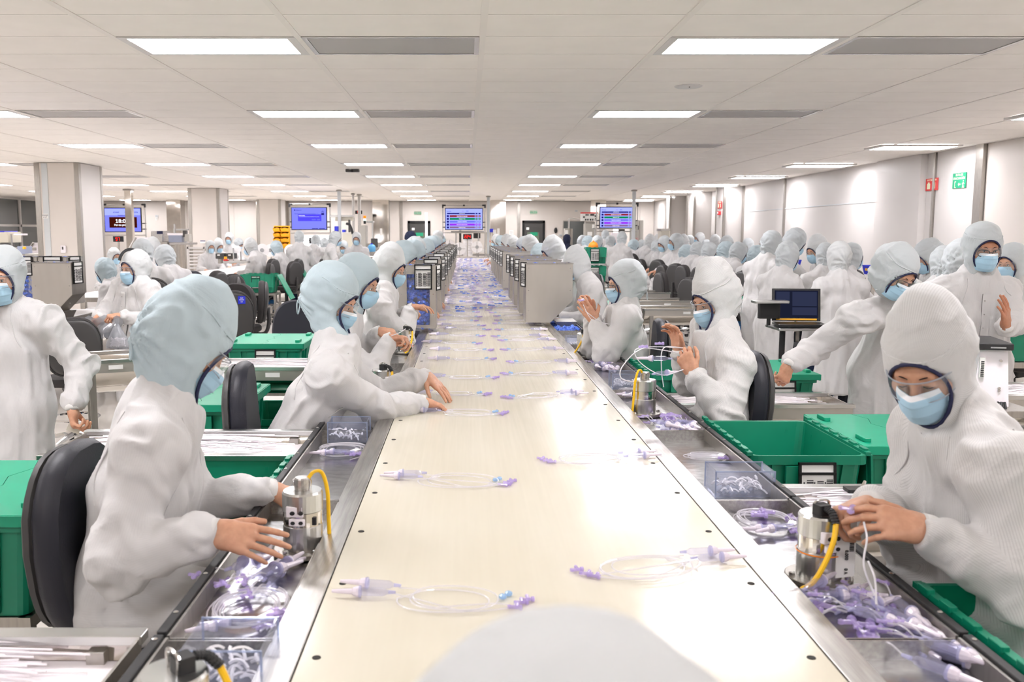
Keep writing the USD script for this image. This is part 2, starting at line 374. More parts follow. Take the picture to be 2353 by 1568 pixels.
sm = un(1582, 198, CZ)
t = thing('ceiling_speaker', 'round flat white speaker disc on the ceiling between two light panels', 'speaker', (sm[0], sm[1], CZ - .012))
part('disc', lathe([(.0, .0), (.11, .0), (.125, .006), (.125, .014)], 28), 'fixture_frame', t); part('led', cyl((0, -.04, -.006), (0, -.04, .002), .006), 'dark_grey', t)
sm = un(810, 389, CZ)
t = thing('camera_box', 'small dark security camera box on the ceiling beside a light', 'security camera', (sm[0], sm[1], CZ - .05))
part('housing', rbox((0, 0, .02), (.28, .14, .06), .02), 'dark_grey', t); part('lens', cyl((0, -.08, .01), (0, -.05, .02), .03), 'black_gloss', t)

# walls
wr = shell('wall_right')
struct('core', bx((XR + .02, -4, 0), (XR + .3, YB, CZ)), 'wall_paint', wr)
segs = [(-4, 4), (4, 9), (9, 13.75), (13.95, 15.2), (15.28, 15.5), (15.52, 17.2), (17.25, 22.3), (22.36, 25.65), (26.5, 29.0), (29.9, 32.4), (33.1, 35.0), (35.05, YB)]
for y0, y1 in segs:
    d = .10 if (y0, y1) == (15.52, 17.2) else 0.0
    struct('panel', bx((XR - d, y0 + .008, .1), (XR + .02, y1 - .008, CZ - .005)), 'wall_panel' if y0 > 13.9 else 'wall_paint', wr)
for y0, y1, d in [(13.75, 13.95, .06), (15.2, 15.26, .03), (22.3, 22.36, .04), (25.58, 25.66, .05), (35, 35.06, .03)]:
    struct('metal_strip', bx((XR - d, y0, .1), (XR + .02, y1, CZ - .005)), 'steel_dull', wr)
for (y0, y1) in [(25.7, 26.45), (29.05, 29.85), (32.5, 33.05)]:
    struct('pilaster', bx((XR - .55, y0, 0), (XR + .02, y1, CZ - .005)), 'wall_panel', wr)
    for yy in (y0, y1): struct('corner_strip', bx((XR - .56, yy - .05, 0), (XR - .50, yy + .05, CZ - .005)), 'steel_dull', wr)
struct('rail', bx((XR - .012, 17.3, 2.28), (XR, 25.5, 2.30)), 'cover_strip', wr)
struct('baseboard_right', bx((XR - .03, -4, 0), (XR, YB, .1)), 'steel_dull')
wb = shell('wall_back'); wl = shell('wall_left')
struct('core', bx((XL, YB + .02, 0), (XR + .3, YB + .2, CZ + .1)), 'wall_paint', wb)
xs = [at(p, 500, YB)[0] for p in (30, 140, 330, 430, 538, 630, 760, 860, 922, 1160, 1192, 1400, 1470)]
for a, b in zip([XL] + xs, xs + [XR]): struct('panel', bx((a + .012, YB - .01, .1), (b - .012, YB + .02, CZ - .005)), 'wall_paint', wb)
for p in (860, 922, 1192, 628, 662): x = at(p, 500, YB)[0]; struct('metal_strip', bx((x - .06, YB - .05, .1), (x + .06, YB, CZ - .005)), 'steel_dull', wb)
struct('core', bx((XL - .2, -4, 0), (XL, YB + .2, CZ + .1)), 'wall_paint', wl)
for i, (y0, y1) in enumerate([(-4, 8), (8, 18), (18, 27), (27, 31.5), (36.2, YB)]): struct('panel', bx((XL, y0 + .01, .1), (XL + .03, y1 - .01, CZ - .005)), 'wall_panel', wl)
struct('wall_front', bx((XL, -4.2, 0), (XR + .3, -4, CZ + .1)), 'wall_paint')
# window on the far left wall: four panes with white mullions
wn = shell('window_1')
for y0, y1 in ((31.7, 33.8), (33.9, 36.1)):
    for z0, z1 in ((.95, 1.95), (2.03, 2.95)): struct('pane', bx((XL + .02, y0, z0), (XL + .05, y1, z1)), 'window_dark', wn)
for y in (31.65, 33.85, 36.12): struct('mullion', bx((XL, y - .06, .9), (XL + .1, y + .06, 3.0)), 'wall_panel', wn)
for z in (.92, 1.99, 2.97): struct('transom', bx((XL, 31.6, z - .04), (XL + .1, 36.2, z + .04)), 'wall_panel', wn)

def column(loc, sx, sy, label, mirror=False, sign=None):
    t = thing('column', label, 'column', loc)
    h = CZ - .01
    part('front_panel', bx((.05, 0, 0), (sx - .05, .03, h)), 'wall_paint', t)
    part('side_panel', bx((sx - .03, .05, 0), (sx, sy - .05, h)), 'wall_panel', t)
    part('core', bx((.01, .02, 0), (sx - .02, sy - .01, h)), 'wall_paint', t)
    for x, y in ((0, 0), (sx, 0), (sx, sy)): part('corner_strip', bx((x - (.09 if x else 0) + (.01 if x else -.01), y - (.09 if y else 0) + (.01 if y else -.01), 0), (x + (.01 if x else .09), y + (.01 if y else .09), h)), 'steel_dull', t)
    return t
c1 = column((-8.1, 17.35, 0), .82, 1.1, 'large square cream column with steel corner strips and a thermostat')
part('cover_strip', bx((.13, -.015, 0), (.24, .01, CZ - .02)), 'cover_strip', c1)
column((-8.12, 26.9, 0), .9, 1.05, 'square white column with steel corners behind the seated workers')
column((-8.1, 35.6, 0), .9, 1.05, 'farthest square column beside the back wall')
column((-15.4, 33.0, 0), .8, 1.0, 'narrow looking cream column beside the dark window at far left')
p = at(104, 497, 17.33)
t = thing('chase_sign', 'small paper sign reading CHASE # 17 on the column', 'sign', p)
part('card', upright(quad(.105, .085)), 'paper', t); part('lettering', cat(mv(upright(text('CHASE', .024)), (0, -.002, .018)), mv(upright(text('# 17', .024)), (0, -.002, -.018))), 'navy_trim', t)
p = at(146, 573, 17.33)
t = thing('thermostat', 'small white thermostat on the big column', 'thermostat', p)
part('plate', upright(rbox((0, 0, .012), (.10, .14, .024), .012)), 'plastic_white', t); part('display', mv(upright(quad(.028, .055, .003)), (-.005, -.025, .02)), 'dark_grey', t)
p = at(466, 556, 26.88)
t = thing('notice_card', 'white notice card with blue heading on the white column', 'notice', p)
part('card', upright(quad(.16, .085)), 'paper', t); part('heading', mv(upright(quad(.15, .022)), (0, -.002, .026)), 'screen_navy', t)
p = at(470, 605, 26.86)
t = thing('wall_grille', 'white louvred return grille at the foot of the white column', 'grille', (p[0], 26.84, 0))
part('frame', cat(bx((-.5, 0, .02), (-.45, .05, 1.3)), bx((.45, 0, .02), (.5, .05, 1.3)), bx((-.5, 0, 1.25), (.5, .05, 1.3)), bx((-.02, 0, .02), (.02, .05, 1.3))), 'wall_panel', t)
for i in range(12): part('louvre', mv(bx((-.45, -.02, -.003), (.45, .05, .003)), (0, .02, .1 + i * .097), rx=35), 'fixture_frame', t)

def post(px, y, w, matn, label, top=CZ):
    x = at(px, 500, y)[0]
    t = thing('service_post', label, 'post', (x, y, 0)); part('shaft', rbox((0, 0, top / 2), (w, w, top), .012), matn, t); part('ceiling_collar', rbox((0, 0, CZ - .03), (w + .06, w + .06, .04), .01), 'steel_dull', t); part('base_plate', rbox((0, 0, .01), (w + .1, w + .1, .02), .01), 'steel_dull', t)
post(298, 27.5, .2, 'steel_mirror', 'shiny stainless post in front of the 18:02 screen')
post(780, 28, .1, 'cover_strip', 'slim white service post right of the blue locked screen')
post(1122, 32.4, .1, 'cover_strip', 'slim white service post right of the middle screen')
post(1456, 28, .1, 'cover_strip', 'slim white service post behind the right screen')
post(812, 30.5, .07, 'steel', 'thin steel conduit pole above the packing machine')
post(826, 31, .1, 'steel', 'thicker steel conduit pole with a red counter behind it')
def steel_col(px0, px1, y, label):
    a, b = at(px0, 500, y)[0], at(px1, 500, y)[0]
    t = thing('steel_chase', label, 'steel column', (a, y, 0)); w = b - a
    part('front_sheet', bx((0, 0, 0), (w, .03, CZ - .01)), 'steel_mirror', t); part('side_sheet', bx((w - .02, .03, 0), (w, .6, CZ - .01)), 'steel_dull', t)
    part('notice', bx((w * .45, -.006, 1.62), (w * .6, 0, 1.9)), 'paper', t); part('access_panel', bx((w * .2, -.02, .3), (w * .85, 0, 1.35)), 'steel_dull', t)
steel_col(589, 622, 36.2, 'mirror polished steel chase with a glass cabinet in it')
steel_col(856, 893, 36.2, 'rippled mirror steel chase left of the left black door')
steel_col(1127, 1162, 36.2, 'rippled mirror steel chase behind the middle screen')
steel_col(1357, 1392, 36.2, 'banded mirror steel chase behind the photo board')
steel_col(383, 415, 36.2, 'wide dull steel chase beside the machine with a red topped notice')

def door(n, px0, px1, pytop, flip):
    a, b = at(px0, 540, YB - .05)[0], at(px1, 540, YB - .05)[0]; h = at(px0, pytop, YB - .05)[2]; w = b - a
    d = shell(f'door_{n}'); y = YB - .06
    struct('frame', cat(bx((a, y, 0), (a + .09, y + .07, h)), bx((b - .09, y, 0), (b, y + .07, h)), bx((a, y, h - .1), (b, y + .07, h))), 'black_gloss', d)
    struct('leaf', bx((a + .09, y + .03, 0), (b - .09, y + .06, h - .1)), 'dark_grey', d)
    struct('window', bx((a + .22 * w, y + .015, .95), (b - .25 * w, y + .04, h - .48)), 'window_glass2', d)
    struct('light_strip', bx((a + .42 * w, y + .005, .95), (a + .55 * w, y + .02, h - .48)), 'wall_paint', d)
    struct('green_notice', bx((a + .35 * w, y, h - .62), (b - .32 * w, y + .012, h - .48)), 'sign_green', d)
    struct('small_notice', bx((a + .18 * w, y + .01, h - .38), (a + .3 * w, y + .028, h - .28)), 'paper', d)
    struct('door_notice', bx((a + .34 * w, y - .004, .92), (b - .32 * w, y + .01, 1.22)), 'paper', d)
    struct('push_bar', bx((a + .15 * w, y - .05, .62), (b - .15 * w, y, .70)), 'steel', d)
door(1, 937, 989, 508, False); door(2, 1200, 1252, 507, True)
def exit_sign(px, py, where):
    p = at(px, py, YB - .02)
    t = thing('exit_sign', f'pale green SALIDA exit sign above the {where} black door', 'exit sign', p)
    part('panel', upright(rbox((0, 0, .015), (.29, .15, .03), .01)), 'exit_white', t); part('lettering', mv(upright(text('SALIDA', .062)), (0, -.033, 0)), 'sign_green', t)
exit_sign(960, 490, 'left'); exit_sign(1226, 488, 'right')
# signs on the right wall: they face the room (-x)
def wall_sign(px, py, y, w, h):
    b = -(py - PY0) / FPX; Z = at(px, py, y)[2]; return (XR - .012, y, Z)
def facing_room(m): return mv(upright(m), rz=-90)
y = 14.55; p = (XR - .012, 14.45, at(2193, 415, 14.45)[2])
t = thing('evacuation_sign', 'green RUTA DE EVACUACIÓN sign with arrow and running figure', 'sign', p)
part('plate', facing_room(rbox((0, 0, .003), (.39, .235, .006), .01)), 'sign_green', t)
man = cat(quad(.018, .05, .002, (.0, .0)), mv(tm(trimesh.creation.cylinder(.012, .002, sections=12)), (.004, .042, .001)), mv(quad(.012, .05, .002), (-.014, -.045, 0), rz=-25), mv(quad(.012, .05, .002), (.016, -.045, 0), rz=22), mv(quad(.01, .045, .002), (.022, .008, 0), rz=55), mv(quad(.01, .045, .002), (-.02, .004, 0), rz=-50))
arr = (np.array([[-.06, 0, 0], [-.02, .028, 0], [-.02, .01, 0], [.05, .01, 0], [.05, -.01, 0], [-.02, -.01, 0], [-.02, -.028, 0]]), None)
art = cat(mv(prism(arr[0][:, :2], 0, .002), (.02, -.06, .006)), mv((man[0] * [1.3, 1, 1], man[1]), (.19, -.052, .006)), mv(quad(.012, .10, .002), (-.2, -.06, .006)), mv(quad(.06, .012, .002), (-.17, -.015, .006)), mv(quad(.06, .012, .002), (-.17, -.105, .006)), mv((text('RUTA DE', .034)[0] * [1.7, 1, 1], text('RUTA DE', .034)[1]), (0, .088, .006)), mv((text('EVACUACIÓN', .034)[0] * [1.7, 1, 1], text('EVACUACIÓN', .034)[1]), (0, .035, .006)))
part('pictogram', facing_room((art[0] * [.63, 1, 1], art[1])), 'sign_cream', t)
for (px, py, yy, lab, xo) in ((2136, 424, 15.30, 'red EXTINTOR fire extinguisher sign on the right wall', .005), (1651, 471, 26.0, 'red extinguisher sign on the far white pilaster', .57)):
    t = thing('extinguisher_sign', lab, 'sign', (XR - xo - .004, yy, at(px, py, yy)[2]))
    part('plate', facing_room(rbox((0, 0, .003), (.40, .20, .006), .008)), 'sign_red', t)
    part('pictogram', facing_room(cat(mv(quad(.10, .09, .002), (-.1, -.03, .006)), mv(quad(.05, .025, .002), (-.1, .025, .006)), mv(quad(.06, .02, .002), (.08, .02, .006)), mv(quad(.03, .08, .002), (.10, -.03, .006)), mv((text('EXTINTOR', .026)[0] * [1.6, 1, 1], text('EXTINTOR', .026)[1]), (0, .072, .006)))), 'sign_cream', t)
yy = 26.0; z = at(1655, 490, yy)[2]
t = thing('fire_hook', 'small red fire call point below the far extinguisher sign', 'call point', (XR - .56, yy, z)); part('box', facing_room(rbox((0, 0, .03), (.18, .10, .06), .01)), 'red', t); part('button', facing_room(mv(lathe([(.03, 0), (.03, .012), (.0, .014)], 14), (0, 0, .06))), 'plastic_white', t)
# ---------------------------------------------------------------- the assembly line
BX0, BX1, BY0, BY1, BZ = -.315, .685, .9, 31.0, .88
conv = thing('conveyor', 'long cream conveyor belt with brushed steel rails down the middle of the room', 'conveyor', (0, 0, 0))
part('belt', bx((BX0, BY0, BZ - .02), (BX1, BY1, BZ)), 'belt', conv)
part('bed', bx((BX0 + .02, BY0, BZ - .16), (BX1 - .02, BY1, BZ - .022)), 'steel_dull', conv)
for a, b in ((BX0 - .068, BX0 - .003), (BX1 + .003, BX1 + .068)): part('side_rail', rbox(((a + b) / 2, (BY0 + BY1) / 2, BZ - .012), (b - a, BY1 - BY0, .03), .004), 'steel', conv)
part('end_bar', rbox(((BX0 + BX1) / 2, BY1 + .03, BZ), (1.15, .08, .07), .01), 'steel', conv)
for y in np.arange(1.3, BY1, 2.4):
    for x in (BX0 + .05, BX1 - .05): part('leg', bx((x - .025, y - .025, 0), (x + .025, y + .025, BZ - .16)), 'steel_dull', conv)
for y in np.arange(1.28, 9, .37):
    for x in (BX0 + .03, BX1 - .03): part('rivet_hole', mv(lathe([(.0001, .0012), (.0085, .0012), (.0085, .0)], 12), (x, y, BZ)), 'hole', conv)
TRL = (BX0 - .285, BX0 - .07); TRR = (BX1 + .07, BX1 + .30); TZ = BZ - .045
def tray(side, y0, y1, label):
    """steel work tray: floor, divider lips, outer wall with a dark bumper rail; side -1 left of the belt, +1 right"""
    a, b = TRL if side < 0 else TRR
    t = thing('work_tray', label, 'work tray', ((a + b) / 2, (y0 + y1) / 2, TZ), group='steel work trays along the belt'); w, L = b - a, y1 - y0; o = side * w / 2
    part('base', bx((-w / 2, -L / 2 + .004, -.012), (w / 2, L / 2 - .004, 0)), 'steel_tray', t)
    part('inner_wall', bx((min(-o, -o + side * .006), -L / 2 + .004, -.01), (max(-o, -o + side * .006), L / 2 - .004, .036)), 'steel_x', t)
    part('outer_wall', bx((min(o, o - side * .006), -L / 2 + .004, -.05), (max(o, o - side * .006), L / 2 - .004, .046)), 'steel_dull', t)
    part('bumper', rbox((o + side * .012, 0, .038), (.02, L - .01, .03), .004), 'black_rubber', t)
    for yy in np.arange(-L / 2 + .1, L / 2, .22): part('bolt', mv(lathe([(.006, 0), (.006, .002), (.003, .004)], 8), (o + side * .012, yy, .053)), 'chrome', t)
    for e in (-1, 1): part('divider', bx((-w / 2 + .004, e * (L / 2 - .005) - .002, 0), (w / 2 - .004, e * (L / 2 - .005) + .002, .04)), 'steel', t)
    part('bracket', bx((-.02, -.02, -TZ + .005), (.02, .02, -.05)), 'steel_dull', t)
    part('arm', bx((min(-o, .02), -.02, -.09), (max(-o, .02), .02, -.012)), 'steel_dull', t)
ys = [.95, 1.74, 2.70, 3.69, 4.68, 5.66, 6.64, 7.6]
for s, w in ((-1, 'left'), (1, 'right')):
    for i in range(7): tray(s, ys[i], ys[i + 1], f'shallow brushed steel work tray, {ORD[i]} from the camera on the {w} of the belt')
    for i in range(12): tray(s, 7.6 + i * 1.93, 7.6 + (i + 1) * 1.93, f'long steel tray under the hoppers, {ORD[i]} from the front on the far {w} side')

# hoppers full of blue clamps
def label_holder(w=.105, h=.15):
    """black framed pouch with a printed card; local xz, facing -y, hanging below its origin"""
    fr = cat(bx((-w / 2, -.006, -h), (-w / 2 + .007, .004, 0)), bx((w / 2 - .007, -.006, -h), (w / 2, .004, 0)), bx((-w / 2, -.006, -h), (w / 2, .004, -h + .007)), bx((-w / 2, -.006, -.007), (w / 2, .004, 0)), bx((-w / 2, -.007, -.035), (w / 2, .003, -.028)))
    card = bx((-w / 2 + .005, -.002, -h + .005), (w / 2 - .005, .002, -.005))
    rng = random.Random(5); ink = []
    for cx in (-.2, .08, .33):
        z = -h + .02
        while z < -.05:
            d = rng.uniform(.0012, .004); ink.append(bx((cx * w - .009, -.0035, z), (cx * w + .009, -.0015, z + d))); z += d + rng.uniform(.0012, .003)
    for cx in (-.36, -.08, .21):
        for k in range(7): ink.append(bx((cx * w - .0018, -.0035, -h + .02 + k * .011), (cx * w + .0018, -.0015, -h + .028 + k * .011)))
    return fr, card, cat(*ink)
LH = label_holder()
def add_label(parent, loc, rz=0, s=1.0, tilt=0):
    for nm, m, k in zip(('label_frame', 'label_card', 'label_print'), LH, ('black_gloss', 'paper', 'ink')): part(nm, mv(mv(m, s=s, rx=tilt), loc, rz=rz) if rz == 0 else (lambda q: (q[0] + np.asarray(loc), q[1]))(mv(m, rz=rz, s=s, rx=tilt)), k, parent)
def clamp_mesh(s=1.0):
    """roller clamp: tapered channel body with a wheel"""
    body = [(-.016, -.005), (.018, -.0065), (.020, .0065), (-.016, .005)]
    m = cat(prism(body, 0, .004), bx((-.016, -.0062, .003), (.019, -.0035, .013)), bx((-.016, .0035, .003), (.019, .0062, .013)), cyl((-.004, -.007, .011), (-.004, .007, .011), .0055, n=8))
    return m[0] * s, m[1]
CLAMP = clamp_mesh()
def heap(lo, hi, n, seed, s=1.0):
    rng = random.Random(seed); out = []
    for _ in range(n):
        p = [rng.uniform(a, b) for a, b in zip(lo, hi)]; out.append(mv(CLAMP, p, rz=rng.uniform(0, 360), rx=rng.uniform(-70, 70), ry=rng.uniform(-70, 70), s=s))
    return cat(*out)
def hopper(label, loc, windowed, side, w=.36, d=.34, h=.58, shift=0.0):
    t = thing('clamp_hopper', label, 'hopper', loc, group='stainless hoppers of blue clamps')
    ch = .17 * w / .36
    def sheet(y):                                              # profile with one slanted lower corner (towards the outside)
        p = [(-w / 2, h), (-w / 2, .07), (w / 2 - ch, .07), (w / 2, .07 + ch), (w / 2, h)]
        return [(x * (1 if side > 0 else 1), z, ) for x, z in p]
    pts = sheet(0)
    if side < 0: pts = [(-x, z) for x, z in pts][::-1]
    outer = Polygon(pts)
    back = upright(prism(outer, 0, .006)); part('back_sheet', mv(back, (0, d / 2, 0)), 'hopper_steel', t)
    if windowed:
        win = Polygon([(-.28 * w, .28 * h), (-.12 * w, .17 * h), (.34 * w, .17 * h), (.34 * w, .88 * h), (-.28 * w, .88 * h)])
        part('front_sheet', mv(upright(prism(outer.difference(win), 0, .006)), (0, -d / 2, 0)), 'hopper_steel', t)
        part('window', mv(upright(prism(win.buffer(.004), 0, .003)), (0, -d / 2 + .005, 0)), 'acrylic', t)
        part('clamps', heap((-.30 * w, -d / 2 + .012, .12 * h), (.36 * w, -d / 2 + .06, .78 * h), 230, 7, 1.25), 'clamp_blue', t, kind='stuff')
    else: part('front_sheet', mv(upright(prism(outer, 0, .006)), (0, -d / 2, 0)), 'hopper_steel', t)
    n = len(pts)
    walls = []
    for i in range(n - 1):
        (x0, z0), (x1, z1) = pts[i], pts[i + 1]; L = math.hypot(x1 - x0, z1 - z0); a = math.degrees(math.atan2(z1 - z0, x1 - x0))
        walls.append(mv(bx((0, -d / 2, -.002), (L, d / 2, .002)), (x0, 0, z0), ry=-a))
    part('side_sheet', cat(*walls), 'steel_dull', t)
    part('clamp_fill', heap((-w / 2 + .03, -d / 2 + .02, h - .1), (w / 2 - .03, d / 2 - .02, h - .02), 110, 11, 1.3), 'clamp_blue', t, kind='stuff')
    part('rim', cat(bx((-w / 2 - .006, -d / 2 - .01, h - .006), (w / 2 + .006, -d / 2, h + .004)), bx((-w / 2 - .006, d / 2, h - .006), (w / 2 + .006, d / 2 + .01, h + .004)), bx((-w / 2 - .008, -d / 2, h - .006), (-w / 2, d / 2, h + .004)), bx((w / 2, -d / 2, h - .006), (w / 2 + .008, d / 2, h + .004))), 'steel_dull', t)
    part('chute', (lambda q: (q[0] + [shift, 0, 0], q[1]))(loft([[(-.06, -d / 2 + .03, 0), (.06, -d / 2 + .03, 0), (.06, d / 2 - .03, 0), (-.06, d / 2 - .03, 0)], [(-.09, -d / 2 + .01, .075), (.09, -d / 2 + .01, .075), (.09, d / 2 - .01, .075), (-.09, d / 2 - .01, .075)]])), 'steel_dull', t)
    for x in (-w / 2 + .02, w / 2 - .02):
        for z in (.3 * h, .6 * h, .93 * h): part('screw', mv(upright(mv(lathe([(.005, 0), (.004, .004)], 8), (0, 0, 0))), (x, -d / 2 - .006, z)), 'chrome', t)
    if windowed: add_label(t, (.05, -d / 2 - .018, h + .01), s=1.35)
    add_label(t, (side * -(w / 2 + .015), -d / 2 + .12, h + .01), rz=-side * 78, s=1.45); return t
hL = hopper('front left hopper with a window of blue clamps and a black framed barcode label', (-.40, 7.55, TZ + .012), True, -1, w=.30, shift=-.10)
hR = hopper('nearest right hopper, plain steel front with a black framed label at its corner', (.715, 8.05, TZ + .012), False, 1, w=.40, shift=.155)
for i in range(1, 11):
    dup(hL, (-.40, 7.55 + i * 1.35 + (.25 if i % 2 else 0), TZ + .012), 0, f'windowed steel clamp hopper, {ORD[i]} from the front along the left of the belt')
    dup(hR, (.715, 8.05 + i * .98 + (i > 3) * 1.2, TZ + .012), 0, f'plain steel clamp hopper, {ORD[i]} from the front along the right of the belt')

# bonding fixtures: steel cylinder on a bolted flange with a yellow cable
def fixture(label, loc, rz=0, cable='side', paper=False, rated=True):
    t = thing('bonding_fixture', label, 'fixture', loc, rz, group='steel bonding fixtures on the trays')
    part('flange', lathe([(.077, 0), (.080, .003), (.080, .016), (.077, .018), (.02, .018)], 36), 'steel_dull', t)
    part('lower_body', lathe([(.053, .018), (.053, .098), (.0525, .1), (.046, .1)], 36), 'aluminium', t)
    part('middle_ring', lathe([(.0515, .1), (.0515, .146), (.047, .146)], 36), 'steel_mirror', t)
    part('upper_body', lathe([(.0535, .148), (.0535, .205), (.050, .212), (.0, .213)], 36), 'aluminium', t)
    for k in range(5):
        a = k * 72 + 20; x, y = .067 * math.cos(math.radians(a)), .067 * math.sin(math.radians(a)); part('bolt', mv(lathe([(.008, .018), (.008, .027), (.005, .029), (0, .029)], 6), (x, y, 0)), 'chrome', t)
    part('connector_block', rbox((-.012, -.022, .155), (.046, .062, .034), .004), 'plastic_white', t)
    for x in (-.012, .01): part('port', cyl((x - .006, -.057, .152), (x - .006, -.045, .152), .0065), 'black_rubber', t)
    part('port_plate', rbox((-.007, -.05, .12), (.042, .012, .022), .005), 'plastic_white', t)
    for x in (-.017, .004): part('socket', cyl((x, -.058, .12), (x, -.05, .12), .006), 'black_rubber', t)
    part('switch', rbox((.036, -.036, .12), (.012, .012, .026), .003), 'black_gloss', t)
    part('handle', tube(spline([(-.02, 0, .212), (-.022, 0, .245), (0, 0, .252), (.02, .0, .246), (.02, 0, .212)], 5), .0035, 8), 'chrome', t)
    if cable == 'top':
        part('socket_cap', lathe([(.02, .213), (.02, .25), (.018, .255), (0, .256)], 16), 'steel', t)
        part('cable', tube(spline([(.015, 0, .25), (.03, .01, .27), (.05, .02, .262), (.063, .02, .2), (.066, .015, .1), (.068, .01, .03)], 6), .0055, 8), 'yellow_cable', t)
    else:
        part('plug', rbox((-.01, -.012, .228), (.034, .03, .034), .004), 'black_rubber', t)
        sp = spline([(-.01, -.03, .236), (-.012, -.05, .23), (-.016, -.068, .205)], 8)
        part('strain_relief', tube(sp, [.0085 if k % 2 else .0105 for k in range(len(sp))], 10), 'black_rubber', t)
        part('cable', tube(spline([(-.016, -.068, .206), (-.03, -.078, .16), (-.055, -.082, .10), (-.085, -.08, .045), (-.11, -.07, .022)], 6), .0065, 8), 'yellow_cable', t)
    if paper:
        part('paper_tag', cat(mv(bx((-.026, -.001, 0), (.026, .001, .17)), (.028, -.0565, .03), rz=-6)), 'paper', t)
        part('tag_print', cat(mv(mv(upright(mv(text('0.000', .008), rz=-90)), (0, -.002, .1)), (.028, -.0575, .0), rz=-6), mv(mv(upright(mv(text('G A', .008), rz=-90)), (0, -.002, .05)), (.028, -.0575, .0), rz=-6)), 'ink', t)
        part('tag_barcode', cat(*[mv(mv(bx((.008, -.002, .11 + k * .0045), (.02, -.001, .112 + k * .0045 + (k % 3) * .0006)), (0, 0, 0)), (.028, -.0575, .0), rz=-6) for k in range(12)]), 'ink', t)
        part('rubber_band', lathe([(.0555, .094), (.0565, .096), (.0555, .098)], 30, False), 'orange', t)
    elif rated:
        part('rating_label', cat(*[mv(bx((-.008, -.0008, .035), (.008, .0008, .095)), (.0535 * math.sin(a), -.0535 * math.cos(a), 0), rz=math.degrees(a)) for a in (.25, .53, .81)]), 'paper', t)
        part('label_bars', cat(*[mv(bx((-.007, -.0018, z), (.007, -.0006, z + hh)), (.0535 * math.sin(a), -.0535 * math.cos(a), 0), rz=math.degrees(a)) for a in (.25, .53, .81) for z, hh in ((.085, .004), (.062, .012), (.05, .003), (.04, .003))]), 'sign_red', t)
    for c_ in list(t.GetChildren()):
        a_ = UsdGeom.Mesh(c_).GetPointsAttr(); q_ = np.array(a_.Get()); q_[:, 2] *= .80; a_.Set(Vt.Vec3fArray.FromNumpy(q_.astype(np.float32)))
    return t
def base(px, py): return un(px, py, TZ + .002)
fixture('steel bonding fixture with a yellow cable beside the outstretched hand at front left', base(698, 1268), 0, 'top', rated=False)
p = un(1880, 1335, TZ); fixture('steel bonding fixture wrapped with a paper barcode tag in front of the right hand worker', (p[0], p[1], TZ + .002), 20, 'side', True)
p = un(1482, 955, TZ); fixture('steel bonding fixture with yellow cable left of the second right worker', (p[0] - .005, p[1], TZ + .002), 200, 'top')
fx = fixture('steel bonding fixture with printed label before the third right worker', base(1343, 822), 0, 'side')
dup(fx, base(1272, 748), 0, 'steel bonding fixture at the foot of the nearest right hopper')
dup(fx, base(962, 742), 90, 'steel bonding fixture at the foot of the front left hopper')
dup(fx, base(932, 812), 60, 'steel bonding fixture held by the second left worker at the back')
dup(fx, base(880, 925), 60, 'steel bonding fixture half hidden under the reaching sleeves on the left')
fixture('bonding fixture with black coiled cable cut off at the bottom left edge', (-.455, 1.345, TZ + .002), 130, 'side')

# clear acrylic boxes with white clips in them
def acrylic_box(label, loc, w=.16, d=.12, h=.085, rz=0, seed=1):
    t = thing('acrylic_box', label, 'box', loc, rz, group='clear acrylic boxes of white clips')
    e = .004
    for nm, a, b in (('front_wall', (-w / 2, -d / 2, 0), (w / 2, -d / 2 + e, h)), ('back_wall', (-w / 2, d / 2 - e, 0), (w / 2, d / 2, h)), ('side_wall', (-w / 2, -d / 2 + e, 0), (-w / 2 + e, d / 2 - e, h)), ('side_wall', (w / 2 - e, -d / 2 + e, 0), (w / 2, d / 2 - e, h)), ('bottom', (-w / 2 + e, -d / 2 + e, 0), (w / 2 - e, d / 2 - e, e))): part(nm, bx(a, b), 'acrylic', t)
    part('edge', cat(*[bx((x - .002, y - .002, 0), (x + .002, y + .002, h + .001)) for x in (-w / 2, w / 2) for y in (-d / 2, d / 2)], bx((-w / 2, -d / 2 - .001, h - .002), (w / 2, -d / 2 + e, h + .001)), bx((-w / 2, d / 2 - e, h - .002), (w / 2, d / 2 + .001, h + .001))), 'acrylic_edge', t)
    for x in (-w / 2 + .006, w / 2 - .006):
        for z in (h * .2, h * .75): part('screw', sphere((x, -d / 2 - .001, z), .0028, 4), 'chrome', t)
    rng = random.Random(seed); c = []
    for _ in range(34):
        L = rng.uniform(.025, .05); s = tube(spline([(-L / 2, 0, 0), (-L / 5, 0, .008), (L / 5, 0, .006), (L / 2, 0, -.004)], 3), [.0035] * 10, 4)
        c.append(mv(s, (rng.uniform(-.36, .36) * w, rng.uniform(-.33, .33) * d, rng.uniform(.012, .036)), rz=rng.uniform(0, 360), rx=rng.uniform(-40, 40)))
    part('clips', cat(*c), 'tape_white', t, kind='stuff')
p = un(803, 1012, TZ); acrylic_box('clear acrylic box of white clips beside the reaching woman on the left', (p[0], p[1], TZ + .002), seed=1)
p = un(1708, 1142, TZ); acrylic_box('clear acrylic box with screws beside the open green tote on the right', (p[0], p[1] + .05, TZ + .002), .19, .13, .085, seed=2)
p = un(1440, 893, TZ); acrylic_box('small clear acrylic box in front of the second right worker', (p[0], p[1] + .02, TZ + .002), .17, .13, .085, seed=3)
p = un(508, 1580, TZ); acrylic_box('clear acrylic box at the bottom left edge of the trays', (p[0] + .01, p[1] + .04, TZ + .002), .15, .15, .085, seed=4)
p = un(1318, 800, TZ); acrylic_box('farthest clear acrylic box beside the third right worker', (p[0] + .02, p[1], TZ + .002), .15, .12, .085, seed=5)

